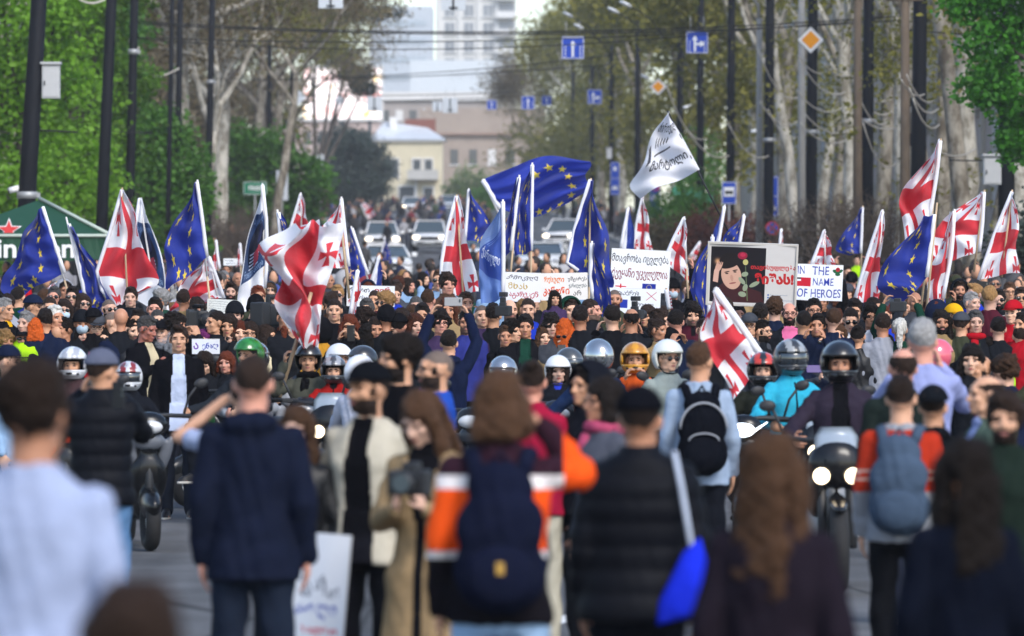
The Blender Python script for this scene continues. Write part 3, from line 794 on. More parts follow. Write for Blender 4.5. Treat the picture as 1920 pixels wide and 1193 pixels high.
# lamp posts with curved arms
for lab, px, s, ax in (('concrete lamp post with a curved arm beside the black poles', 1424, 53, -1.2), ('wooden post standing before the black pole left of the tallest flag', 1608, 70, 0), ('brown wooden post in front of a black pole beside the thick one', 1697, 77, 0), ('slim concrete post left of the coil of cable', 1503, 61, 0)):
 d = FPX / s
 e = empty('lamp_post', ((px - 960) / s, d, gz(d) + .1), lab, 'post')
 zt = CAM_H + (568 - (40 if ax else -40)) / s - gz(d)
 bm = bmesh.new()
 wood = mat('wood_post', (.16, .12, .085), .85, bump=.4, bscale=14, var=.25, vscale=3)
 tube(bm, [(0, 0, -.1), (0, 0, zt * .5), (0, 0, zt)], [.15, .12, .10], 10)
 part('shaft', bm, CONC if ax or px == 1503 else wood, e, True)
 bm = bmesh.new()
 if ax: tube(bm, [(0, 0, zt - .1), (-.06, 0, zt + .5), (-.4, 0, zt + .95), (-1.1, 0, zt + 1.15)], [.07, .06, .05, .045], 8)
 else: box(bm, (0, -.05, zt - .6), (.9, .1, .1))
 part('arm', bm, CONC if ax else wood, e, True)
 if ax:
  bm = bmesh.new(); ellipsoid(bm, (-1.35, 0, zt + 1.12), (.34, .13, .08)); part('lamp_head', bm, STEEL, e)

def catenary(name, label, a, b, sag, r, m, group, n=16):
 bm = bmesh.new()
 o = Vector(a)
 pts = [Vector(a).lerp(Vector(b), i / n) - o - Vector((0, 0, sag * 4 * (i / n) * (1 - i / n))) for i in range(n + 1)]
 tube(bm, pts, r, 5, True)
 e = part(name, bm, m, None, True)
 e.location = o
 return tag(e, label, 'cable', group)
WG = 'black overhead wires across the street'
for k, (x0, y0, x1, y1, sag, s, rr) in enumerate(((245, 40, 1720, 28, 26, 66, .022), (245, 44, 1720, 36, 24, 66.3, .02), (250, 70, 1628, 38, 22, 67, .016), (250, 72, 1441, 52, 30, 62, .016), (400, 152, 1275, 110, 10, 48, .018), (392, 148, 1370, 70, 22, 50, .016), (505, 178, 1195, 160, 8, 36, .020), (545, 190, 1146, 168, 7, 31, .020), (72, 244, 146, 248, 0, 92, .018), (210, 246, 285, 249, 1, 74, .016), (1700, 55, 1990, 60, 8, 76, .02), (1780, 300, 1930, 296, 3, 80, .02))):
 catenary('overhead_wire', ['topmost black wire spanning the whole street', 'black wire just below the topmost one', 'thin wire sagging over the street toward the orange diamond', 'second thin wire sagging over the street', 'wire across the street at the far white sign backs', 'slanting wire from the lamp pole on the left', 'distant wire above the far blue arrow signs', 'most distant wire above the tiny blue signs', 'short rod sticking out of the thickest black pole', 'short rod between the second and third black poles', 'dark wire beside the green boughs at the right', 'low black wire by the grey cabinet at the right'][k], P(x0, y0, s), P(x1, y1, s), sag / s, rr, CABLE, WG)
CG = 'sagging cream cables slung between the poles and trees on the right'
cables = [(1497, 105, 1545, 135, 8), (1498, 110, 1590, 170, 26), (1495, 170, 1590, 195, 24), (1510, 215, 1600, 240, 18), (1500, 230, 1610, 250, 26), (1594, 135, 1668, 185, 22), (1598, 150, 1680, 205, 30), (1605, 165, 1672, 225, 28), (1608, 215, 1690, 235, 14), (1420, 90, 1500, 180, 30), (1425, 190, 1500, 225, 22), (1440, 205, 1510, 250, 26), (1700, 140, 1760, 185, 20), (1705, 165, 1768, 200, 24), (1712, 185, 1770, 230, 26), (1618, 230, 1690, 300, 40), (1365, 230, 1445, 290, 26), (1290, 245, 1370, 290, 20), (1250, 160, 1320, 260, 26), (1545, 120, 1610, 132, 14), (1690, 150, 1742, 172, 14), (1755, 280, 1840, 275, 14)]
byp = {}
for k, (x0, y0, x1, y1, sag) in enumerate(cables):
 byp.setdefault(min(((1270, 'far poles behind the lettered flag'), (1369, 'black pole above the bus stop sign'), (1424, 'concrete lamp post'), (1503, 'slim concrete post'), (1545, 'coil of black cable'), (1608, 'wooden post'), (1697, 'brown wooden post'), (1755, 'forked plane tree')), key=lambda q: abs(q[0] - x0))[1], []).append((y0, k))
CLAB = {k: ('only' if len(v) == 1 else ['topmost', 'second', 'third', 'fourth', 'fifth'][i]) + ' cream cable sagging rightward from the ' + nm for nm, v in byp.items() for i, (_, k) in enumerate(sorted(v))}
for k, (x0, y0, x1, y1, sag) in enumerate(cables):
 s = 64 if 1480 < x0 < 1600 else (70 if x0 < 1680 and x0 >= 1600 else (78 if x0 >= 1680 else 54))
 a = P(x0, y0, s); b = P(x1, y1, s); b.y += 1.5
 catenary('cable', CLAB[k], a, b, sag / s, .022, CREAM, CG, 10)
CG2 = 'white cable loops on the left poles'
for k, (x0, y0, x1, y1, sag, s, lab) in enumerate(((252, 40, 242, 80, 0, 68, 'upper white cable loop on the third black pole'), (262, 90, 250, 113, 0, 68, 'lower white cable loop on the third black pole'), (280, 145, 336, 128, 5, 56, 'white cable between the pale plane trunk and its poles'), (378, 208, 402, 178, 4, 50, 'white cable loop on the round headed lamp pole'), (435, 280, 505, 240, 5, 38, 'far white cable dipping toward the small white box'), (150, 0, 198, -2, 8, 76, 'white cable dipping from the top edge at the second pole'))):
 a = P(x0, y0, s); b = P(x1, y1, s); a.y -= .4
 catenary('cable', lab, a, b, max(sag / s, .03), .028, CREAM, CG2, 8)
# coil on a pole
bm = bmesh.new()
for k in range(4): tube(bm, [(.22 * math.cos(2 * PI * i / 18), -.02 * k, .30 * math.sin(2 * PI * i / 18)) for i in range(19)], .022, 5, False)
e = part('cable_coil', bm, CABLE, None, True); e.location = P(1536, 218, 60.5); tag(e, 'coil of black cable hung on the pole under the orange diamond sign', 'cable')

def arrow(bm, pts, y, t=.012):
 """flat raised shape from a polygon"""
 f = [bm.verts.new((x, y, z)) for x, z in pts]
 b = [bm.verts.new((x, y + t, z)) for x, z in pts]
 bm.faces.new(f); n = len(pts)
 for i in range(n): bm.faces.new((f[i], b[i], b[(i + 1) % n], f[(i + 1) % n]))
def road_sign(label, px, py, wpx, s, kind, group=None, hang=True, hpx=None, rot=0):
 w = wpx / s; h = (hpx or wpx) / s
 e = empty('road_sign', P(px, py, s), label, 'sign', group, R(rot))
 bm = bmesh.new()
 if kind in ('diamond', 'diamond_back'):
  q = Euler((0, R(45), 0)); a = w / 1.414
  box(bm, (0, 0, 0), (a, .03, a), q, bevel=.012); part('plate', bm, SIGNWHITE if kind == 'diamond' else SIGNBACK, e)
  if kind == 'diamond':
   bm = bmesh.new(); box(bm, (0, -.02, 0), (a * .66, .014, a * .66), q, bevel=.004); part('symbol', bm, SIGNYEL, e)
   bm = bmesh.new()
   for k in range(4):
    r_ = Euler((0, R(45 + 90 * k), 0)); c = r_.to_matrix() @ Vector((0, 0, a * .49)); box(bm, c + Vector((0, -.018, 0)), (a, .012, a * .035), r_)
   part('border', bm, mat('sign_grey', (.15, .15, .15), .5), e)
 elif kind == 'back':
  box(bm, (0, 0, 0), (w, .03, h), bevel=.01); part('plate', bm, SIGNBACK, e)
  bm = bmesh.new(); box(bm, (0, -.03, 0), (.06, .03, h * .96)); box(bm, (0, -.03, -h * .30), (w * .35, .03, .05)); part('bracket', bm, mat('dark_steel', (.06, .065, .07), .6), e)
 elif kind == 'round':
  tube(bm, [(0, .015, 0), (0, -.015, 0)], w / 2, 24); part('plate', bm, SIGNRED, e)
  bm = bmesh.new(); tube(bm, [(0, -.015, 0), (0, -.024, 0)], w * .40, 24); part('symbol', bm, SIGNBLUE, e)
  bm = bmesh.new()
  for r_ in (45, -45): box(bm, (0, -.028, 0), (w * .8, .01, w * .09), Euler((0, R(r_), 0)))
  part('bar', bm, SIGNRED, e)
 else:
  box(bm, (0, 0, 0), (w, .03, h), bevel=.01); part('plate', bm, SIGNBLUE, e)
  bm = bmesh.new()
  for x, z, sx, sz in ((0, h * .47, w * .94, .018), (0, -h * .47, w * .94, .018), (w * .47, 0, .018, h * .94), (-w * .47, 0, .018, h * .94)): box(bm, (x, -.018, z), (sx, .010, sz))
  part('border', bm, SIGNWHITE, e)
  bm = bmesh.new()
  if kind in ('ahead', 'ahead_right'):
   x0 = 0 if kind == 'ahead' else -w * .10
   arrow(bm, [(x0 - w * .05, -h * .40), (x0 + w * .05, -h * .40), (x0 + w * .05, h * .12), (x0 + w * .14, h * .10), (x0, h * .34), (x0 - w * .14, h * .10), (x0 - w * .05, h * .12)], -.027)
   if kind == 'ahead_right':
    arrow(bm, [(x0 + w * .06, -h * .12), (x0 + w * .24, -h * .12), (x0 + w * .24, -h * .22), (x0 + w * .45, -h * .06), (x0 + w * .24, h * .10), (x0 + w * .24, -h * .02), (x0 + w * .06, -h * .02)], -.027)
   part('arrow', bm, SIGNWHITE, e)
   bm = bmesh.new()
   for sx in (-1, 1):
    for k in range(4): box(bm, (sx * w * .33, -.022, -h * .38 + k * h * .14 + (0 if kind == 'ahead' else -.01)), (w * .05, .010, h * .075))
   if wpx > 20: part('dashes', bm, SIGNWHITE, e)
   else: bm.free()
  elif kind == 'bus':
   box(bm, (0, -.022, h * .05), (w * .72, .014, h * .42), bevel=.004); pl = part('panel', bm, SIGNWHITE, e)
   bm = bmesh.new(); box(bm, (0, -.035, h * .03), (w * .56, .012, h * .13), bevel=.003)
   part('symbol', bm, mat('sign_black', (.02, .02, .02), .5), pl)
   for sx in (-.6, .6):
    bm = bmesh.new(); tube(bm, [(sx * w * .28, -.030, -h * .045), (sx * w * .28, -.045, -h * .045)], h * .035, 10); part('symbol', bm, _M['sign_black'], pl)
  elif kind == 'board':
   box(bm, (0, -.022, h * .30), (w * .30, .012, h * .13)); box(bm, (0, -.022, -h * .30), (w * .6, .012, h * .08)); box(bm, (0, -.022, -h * .25), (w * .4, .012, h * .06)); part('symbol', bm, SIGNWHITE, e)
   bm = bmesh.new(); box(bm, (0, -.021, 0), (w * .96, .012, .02)); part('divider', bm, SIGNWHITE, e)
 if hang is True:
  bm = bmesh.new()
  for sx in (-.3, .3): tube(bm, [(sx * w, .02, h * .45), (sx * w, .03, h * .45 + .5)], .012, 5)
  part('hanger', bm, STEEL, e)
 elif hang:
  bm = bmesh.new(); d = FPX / s
  tube(bm, [(0, .05, h / 2), (0, .05, gz(d) - e.location.z)], .035, 8); part('post', bm, STEEL, e, True)
 return e
road_sign('largest blue sign with one straight white arrow hung over the street', 1074, 90, 42, 61, 'ahead')
road_sign('large blue sign with straight and right arrows near the orange diamond', 1307, 80, 41, 61, 'ahead_right')
road_sign('big orange and white priority diamond in front of the right hand trees', 1520, 75, 52, 62, 'diamond', hang=True)
road_sign('smaller orange priority diamond farther up the street', 1234, 163, 33, 42, 'diamond', hang=True)
road_sign('middle sized blue sign with straight arrow above the billowing blue flag', 990, 193, 25, 37, 'ahead')
road_sign('small blue sign with straight and right arrows beside the far black poles', 1115, 182, 27, 37, 'ahead_right')
road_sign('small far blue straight arrow sign left of the middle one', 922, 197, 18, 26, 'ahead')
road_sign('tiny far blue straight arrow sign right of the middle one', 1025, 189, 18, 26, 'ahead')
road_sign('back of a white sign cut by the top edge on the left', 620, 4, 46, 64, 'back', hpx=24)
road_sign('back of a white sign cut by the top edge before the tower', 850, 7, 46, 64, 'back', hpx=26)
road_sign('back of a white sign under the video screen', 702, 195, 28, 38, 'back')
road_sign('back of a white sign below the billboard', 844, 198, 28, 38, 'back')
road_sign('fainter back of a sign beside the one below the billboard', 820, 200, 18, 28, 'back')
road_sign('white back of a diamond sign on a far left pole', 558, 183, 32, 33, 'diamond_back', hang=False)
road_sign('grey back of a small diamond sign near the cedar', 637, 187, 20, 25, 'diamond_back', hang=True)
road_sign('blue bus stop sign with a small bus picture', 1367, 362, 27, 51, 'bus', hang='post', hpx=42)
road_sign('tall blue board of two symbols left of the bare bush', 1447, 368, 25, 53, 'board', hang='post', hpx=76)
road_sign('round red edged no parking sign below the blue board', 1448, 428, 26, 54, 'round', hang=False)
road_sign('far blue parking board behind the dark poles', 1153, 335, 17, 31, 'board', hang='post', hpx=62)
road_sign('far blue car board right of the parking board', 1228, 345, 19, 35, 'board', hang='post', hpx=94)
road_sign('round sign in the middle of the far blue car board', 1228, 349, 19, 35.4, 'round', hang=False)
road_sign('grey back of a tall sign board on the left kerb', 529, 348, 22, 40, 'back', hang='post', hpx=56)
road_sign('grey sign back left of the round dark tree', 601, 312, 13, 30, 'back', hang='post', hpx=44)
road_sign('green hoarding at the left kerb with pale writing', 478, 353, 44, 42, 'greenboard', hang='post', hpx=24)
o = [q for q in COL.objects if q.name.startswith('plate')][-1]
o.data.materials[0] = mat('hoarding_green', (.01, .17, .085), .5)
for k, (px, py) in enumerate(((1268, 358), (1292, 360), (1310, 368), (1330, 372))):
 bm = bmesh.new(); box(bm, (0, 0, 0), (.34, .06, .36), bevel=.01)
 e = part('pharmacy_panel', bm, mat('shop_green', (.10, .42, .26), .4), None); e.location = P(px, py, 43); tag(e, ['first', 'second', 'third', 'fourth'][k] + ' green lit shop panel from the left among the black poles', 'shop sign')
for k, (px, py, s) in enumerate(((1210, 145, 40), (1085, 50, 42), (1150, 20, 50), (1065, 28, 44), (795, 205, 16), (1173, 8, 52))):
 bm = bmesh.new(); ellipsoid(bm, (0, 0, 0), (.26, .36, .07), rot=(0, .45, 0)); e = part('street_lamp_head', bm, SIGNWHITE, None, True); e.location = P(px, py, s)
 bm = bmesh.new(); tube(bm, [(.2, 0, -.09), (.9, .3, -.5), (1.4, .5, -1.2)], .022, 6); part('arm', bm, CABLE, e, True)
 tag(e, 'white street lamp head ' + ['left of the largest arrow sign', 'above the largest arrow sign', 'near the top edge in the olive crowns', 'highest left in the olive crowns', 'far away below the billboard', 'at the very top edge over the street'][k], 'street lamp', 'street lamp heads among the crowns')

# ================================================================== BEER TENT
s = 100.0
e = empty('beer_tent', (P(60, 568, s).x, FPX / s, gz(FPX / s) + .1), 'green beer tent with pale piping, red star and white lettering at the left edge', 'tent')
TG = mat('tent_green', (.008, .052, .026), .6, bump=.2, bscale=6, var=.12)
zb = e.location.z
def tz(py): return CAM_H + (568 - py) / s - zb
def tx(px): return (px - 960) / s - e.location.x
bm = bmesh.new()
ap = (tx(60), 1.6, tz(372)); xl, xr = tx(-110), tx(206); zE = tz(442)
c = [bm.verts.new(q) for q in ((xl, 0, zE), (xr, 0, zE), (xr, 3.2, zE), (xl, 3.2, zE), ap)]
for f in ((0, 1, 4), (1, 2, 4), (2, 3, 4), (3, 0, 4)): bm.faces.new([c[i] for i in f])
part('canopy', bm, TG, e)
bm = bmesh.new()
n = 24
for a0, a1 in (((xl, 0), (xr, 0)), ((xr, 0), (xr, 3.2))):
 p = [(a0[0] + (a1[0] - a0[0]) * i / n, a0[1] + (a1[1] - a0[1]) * i / n) for i in range(n + 1)]
 up = [bm.verts.new((x + .003, y - .003, zE)) for x, y in p]; lo = [bm.verts.new((x + .003, y - .003 + .03 * math.sin(i * 1.7), zE - (tz(442) - tz(487)) + .03 * math.sin(i * 1.3))) for i, (x, y) in enumerate(p)]
 for i in range(n): bm.faces.new((up[i], up[i + 1], lo[i + 1], lo[i]))
part('valance', bm, TG, e)
bm = bmesh.new()
tube(bm, [(xr, -.02, zE + .02), (ap[0], ap[1] - .02, ap[2] + .03)], .035, 6); tube(bm, [(xl, -.03, zE), (xr, -.03, zE)], .03, 6); tube(bm, [(xr + .02, 0, zE), (xr + .02, 3.2, zE)], .03, 6)
part('piping', bm, mat('piping_pale', (.45, .52, .46), .6), e)
for x, y in ((xl, .1), (xr - .1, .1), (xr - .1, 3.1), (xl, 3.1)):
 bm = bmesh.new(); tube(bm, [(x, y, 0), (x, y, zE)], .04, 8); part('leg', bm, STEEL, e)
def star_pts(r, cx=0, cz=0, n=5, k=.40, a0=PI / 2):
 return [((r if i % 2 == 0 else r * k) * math.cos(a0 + PI * i / n) + cx, (r if i % 2 == 0 else r * k) * math.sin(a0 + PI * i / n) + cz) for i in range(2 * n)]
for nm, r_, m_, yy in (('star_border', .25, SIGNWHITE, -.006), ('star', .21, SIGNRED, -.014)):
 bm = bmesh.new(); arrow(bm, star_pts(r_), 0, .006); o = part(nm, bm, m_, e); o.location = (tx(15), .62 + yy * 1.5 - .45, tz(431) + .0); o.rotation_euler = (R(-25), 0, 0)
# ================================================================== PEOPLE
_work = bpy.data.scenes.new('workbench')
def evaluate(o):
 _work.view_layers[0].update()
 dg = _work.view_layers[0].depsgraph
 return bpy.data.meshes.new_from_object(o.evaluated_get(dg), depsgraph=dg)
def remesh(bm, voxel, smooth=2, name='form'):
 """union of the overlapping closed forms in bm as ONE continuous surface"""
 me = bpy.data.meshes.new('raw')
 bm.to_mesh(me); bm.free()
 o = bpy.data.objects.new('raw', me)
 _work.collection.objects.link(o)
 md = o.modifiers.new('r', 'REMESH'); md.mode = 'VOXEL'; md.voxel_size = voxel; md.use_smooth_shade = True
 if smooth:
  ms = o.modifiers.new('s', 'SMOOTH'); ms.iterations = smooth; ms.factor = 0.5
 out = evaluate(o)
 out.name = name
 bpy.data.objects.remove(o); bpy.data.meshes.remove(me)
 return out
def vco(me):
 a = np.empty(len(me.vertices) * 3, np.float32); me.vertices.foreach_get('co', a); return a.reshape(-1, 3)
def vno(me):
 a = np.empty(len(me.vertices) * 3, np.float32); me.vertices.foreach_get('normal', a); return a.reshape(-1, 3)
def pco(me):
 a = np.empty(len(me.polygons) * 3, np.float32); me.polygons.foreach_get('center', a); return a.reshape(-1, 3)
def setco(me, a):
 me.vertices.foreach_set('co', np.ascontiguousarray(a, np.float32).ravel()); me.update()
def setmi(me, idx, nslots):
 while len(me.materials) < nslots: me.materials.append(None)
 me.polygons.foreach_set('material_index', np.ascontiguousarray(idx, np.int32))
 me.polygons.foreach_set('use_smooth', np.ones(len(me.polygons), bool))
 me.update()
def slots(o, mats):
 for i, m in enumerate(mats):
  if i < len(o.material_slots):
   o.material_slots[i].link = 'OBJECT'
   o.material_slots[i].material = m

NECK = Vector((0, 0.015, 1.53))
def head_matrix(yaw, pitch, off=(0, 0, 0), roll=0):
 return Matrix.Translation(Vector(off)) @ Matrix.Translation(NECK) @ Euler((R(pitch), R(roll), R(yaw)), 'XYZ').to_matrix().to_4x4() @ Matrix.Translation(-NECK)

def joints(pose):
 """joint positions of a 1.75 m figure that faces -Y; index 0 is the figure's left (+x), 1 its right (-x)"""
 J = dict(off=Vector((0, 0, 0)), ride=False, lean=0.0)
 J['sh'] = [Vector((.166, .012, 1.400)), Vector((-.166, .012, 1.400))]
 J['el'] = [Vector((.218, .035, 1.13)), Vector((-.218, .035, 1.13))]
 J['wr'] = [Vector((.228, -.045, .89)), Vector((-.228, -.045, .89))]
 J['hd'] = [Vector((-.05, -.12, -1)), Vector((.05, -.12, -1))]
 J['curl'] = [0.35, 0.35]
 J['hip'] = [Vector((.092, 0, .91)), Vector((-.092, 0, .91))]
 J['kn'] = [Vector((.105, -.015, .50)), Vector((-.105, -.015, .50))]
 J['an'] = [Vector((.110, .02, .085)), Vector((-.110, .02, .085))]
 def arm(i, el, wr, hd, curl=0.5):
  s = 1 if i == 0 else -1
  J['el'][i] = Vector((el[0] * s, el[1], el[2])); J['wr'][i] = Vector((wr[0] * s, wr[1], wr[2]))
  J['hd'][i] = Vector((hd[0] * s, hd[1], hd[2])); J['curl'][i] = curl
 L, Rr = (0,), (1,)
 both = (0, 1)
 if pose == 'pockets':
  for i in both: arm(i, (.30, .09, 1.14), (.205, -.06, .96), (-.3, -.2, -1), .4)
 elif pose == 'phone':
  for i in both: arm(i, (.23, -.03, 1.13), (.075, -.27, 1.20), (-.25, -.35, .9), .9)
 elif pose == 'photo':
  for i in both: arm(i, (.25, -.19, 1.27), (.11, -.25, 1.50), (-.3, -.25, 1), .8)
 elif pose == 'photo_up':
  for i in both: arm(i, (.27, -.15, 1.64), (.185, -.24, 1.92), (-.45, -.1, 1), .8)
 elif pose == 'both_up':
  for i in both: arm(i, (.27, -.12, 1.66), (.24, -.20, 1.90), (0, -.1, 1), .8)
 elif pose == 'r_up':
  arm(1, (.29, -.21, 1.36), (.25, -.34, 1.60), (0.05, -.15, 1), 1.0)
 elif pose == 'l_up':
  arm(0, (.29, -.21, 1.36), (.25, -.34, 1.60), (0.05, -.15, 1), 1.0)
 elif pose == 'r_high':
  arm(1, (.27, -.10, 1.68), (.24, -.18, 1.94), (0.05, -.1, 1), 1.0)
 elif pose == 'hold':
  arm(1, (.27, .0, 1.14), (.17, -.28, 1.24), (-.2, -.6, .7), 1.0)
 elif pose == 'smoke':
  arm(1, (.25, -.02, 1.14), (.10, -.27, 1.26), (-.4, -.4, .7), .6)
 elif pose == 'shade':
  arm(0, (.37, -.16, 1.43), (.13, -.185, 1.62), (-.8, -.05, .45), .35)
  arm(1, (.30, -.10, 1.16), (.16, -.26, 1.02), (-.6, -.5, .1), .8)
 elif pose == 'shade_r':
  arm(1, (.30, -.12, 1.38), (.155, -.16, 1.57), (-.7, .05, .6), .35)
 elif pose == 'point':
  arm(1, (.30, -.20, 1.62), (.36, -.32, 1.84), (.15, -.25, 1), .5)
 elif pose == 'walk':
  J['kn'][0] += Vector((0, -.14, .01)); J['an'][0] += Vector((0, -.17, .0))
  J['kn'][1] += Vector((0, -.03, 0)); J['an'][1] += Vector((0, .24, .06))
  arm(0, (.25, .09, 1.15), (.25, .08, .91), (0, -.1, -1)); arm(1, (.25, -.01, 1.14), (.25, -.14, .92), (0, -.3, -1))
 elif pose == 'ride':
  J['ride'] = True
  J['off'] = Vector((0, .10, -.08))
  for i in both:
   s = 1 if i == 0 else -1
   arm(i, (.36, -.15, 1.16), (.34, -.44, 1.12), (-.1, -.9, -.15), .9)
   J['hip'][i] = Vector((.10 * s, 0.0, .91)); J['kn'][i] = Vector((.20 * s, -.46, .88)); J['an'][i] = Vector((.21 * s, -.40, .46))
 elif pose == 'ride_phone':
  J['ride'] = True
  J['off'] = Vector((0, .10, -.08))
  for i in both:
   s = 1 if i == 0 else -1
   arm(i, (.27, -.12, 1.22), (.10, -.27, 1.46), (-.3, -.2, 1), .9)
   J['hip'][i] = Vector((.10 * s, 0.0, .91)); J['kn'][i] = Vector((.20 * s, -.46, .88)); J['an'][i] = Vector((.21 * s, -.40, .46))
 elif pose == 'ride_flag':
  J['ride'] = True
  J['off'] = Vector((0, .10, -.08))
  for i in both:
   s = 1 if i == 0 else -1
   arm(i, (.36, -.15, 1.16), (.34, -.44, 1.12), (-.1, -.9, -.15), .9)
   J['hip'][i] = Vector((.10 * s, 0.0, .91)); J['kn'][i] = Vector((.20 * s, -.46, .88)); J['an'][i] = Vector((.21 * s, -.40, .46))
  arm(1, (.33, -.14, 1.34), (.22, -.22, 1.62), (-.05, -.2, 1), 1.0)
 return J

def hand(bm, w, d, side, curl, k=1.0):
 """palm, four unequal bent fingers and a thumb from the side of the palm"""
 d = d.normalized()
 inner = Vector((-side, 0, 0))
 acr = d.cross(inner)                      # across the palm
 if acr.length < .2: acr = d.cross(Vector((0, -1, 0)))
 acr.normalize()
 if acr.y > 0: acr = -acr                  # thumb side looks forward
 nrm = d.cross(acr).normalized()
 if nrm.dot(inner) < 0: nrm = -nrm         # palm looks inward
 q = Matrix((acr, nrm, d)).transposed()
 c = w + d * .045
 vs = bmesh.ops.create_uvsphere(bm, u_segments=12, v_segments=8, radius=1)['verts']
 bmesh.ops.transform(bm, matrix=Matrix.Translation(c) @ q.to_4x4() @ Matrix.Diagonal((.042 * k, .016 * k, .056 * k, 1)), verts=vs)
 for j, ln in enumerate((.070, .078, .072, .056)):
  a = w + d * .082 + acr * (.033 - .022 * j)
  spread = acr * (.22 - .14 * j) * .4
  d1 = (d + nrm * curl * .8 + spread).normalized()
  b = a + d1 * ln * .55
  d2 = (d * (1 - curl * .9) + nrm * curl * 1.3 + spread).normalized()
  e = b + d2 * ln * .55
  capsule(bm, a - d * .02, b, .0095 * k, .0085 * k, 8)
  capsule(bm, b, e, .0085 * k, .007 * k, 8)
 a = w + d * .028 + acr * .03
 b = a + (acr * .8 + d * .6 + nrm * .3).normalized() * .042
 e = b + (d * .9 + acr * .15 + nrm * (.35 + curl * .5)).normalized() * .034
 capsule(bm, a, b, .0125 * k, .011 * k, 8)
 capsule(bm, b, e, .0105 * k, .008 * k, 8)

def torso_rings(fem, t=0.0, girth=1.0):
 w = 0.93 if fem else 1.0
 q = [(.80, .110, .075, 0), (.88, .160, .112, .004), (.97, .158, .112, 0), (1.07, .140 if fem else .150, .100, -.004),
         (1.18, .150, .108, -.008), (1.28, .166, .118 if not fem else .126, -.012), (1.35, .168, .112, -.004), (1.40, .158, .096, .004), (1.44, .132, .080, .010), (1.475, .092, .066, .014), (1.505, .062, .058, .016)]
 return [(0, cy, z, rx * w * girth + t, ry * girth + t) for z, rx, ry, cy in q]

def head_forms(bm, fem, M):
 b2 = bmesh.new()
 ellipsoid(b2, (0, .018, 1.655), (.0765, .097, .095), seg=20, rings=14)
 ellipsoid(b2, (0, -.030, 1.605), (.058 if fem else .062, .060, .086), seg=18, rings=12)     # face
 ellipsoid(b2, (0, -.038, 1.668), (.055, .050, .045))                                        # forehead
 ellipsoid(b2, (0, -.060, 1.545), (.027 if fem else .033, .028, .022))                       # chin
 for s in (1, -1):
  ellipsoid(b2, (s * .043, -.012, 1.562), (.018 if fem else .022, .045, .024), rot=(0.35, 0, 0))   # jaw
  ellipsoid(b2, (s * .046, -.058, 1.612), (.020, .022, .020))                             # cheek
  ellipsoid(b2, (s * .033, -.074, 1.662), (.028, .014, .009 if fem else .011), rot=(0, s * .12, 0))  # brow ridge
  ellipsoid(b2, (s * .079, .015, 1.632), (.010, .020, .033), rot=(0.15, 0, s * .35))      # ear
  ellipsoid(b2, (s * .013, -.098, 1.605), (.010, .011, .009))                             # nostril
 capsule(b2, (0, -.080, 1.655), (0, -.102, 1.612), .0085, .0125, 8)                          # nose
 ellipsoid(b2, (0, -.107, 1.607), (.012, .011, .010))
 ellipsoid(b2, (0, -.086, 1.578), (.024, .012, .007))                                        # lips
 ellipsoid(b2, (0, -.084, 1.567), (.021, .012, .008))
 bmesh.ops.transform(b2, matrix=M, verts=b2.verts)
 me = bpy.data.meshes.new('t'); b2.to_mesh(me); b2.free()
 bm.from_mesh(me); bpy.data.meshes.remove(me)

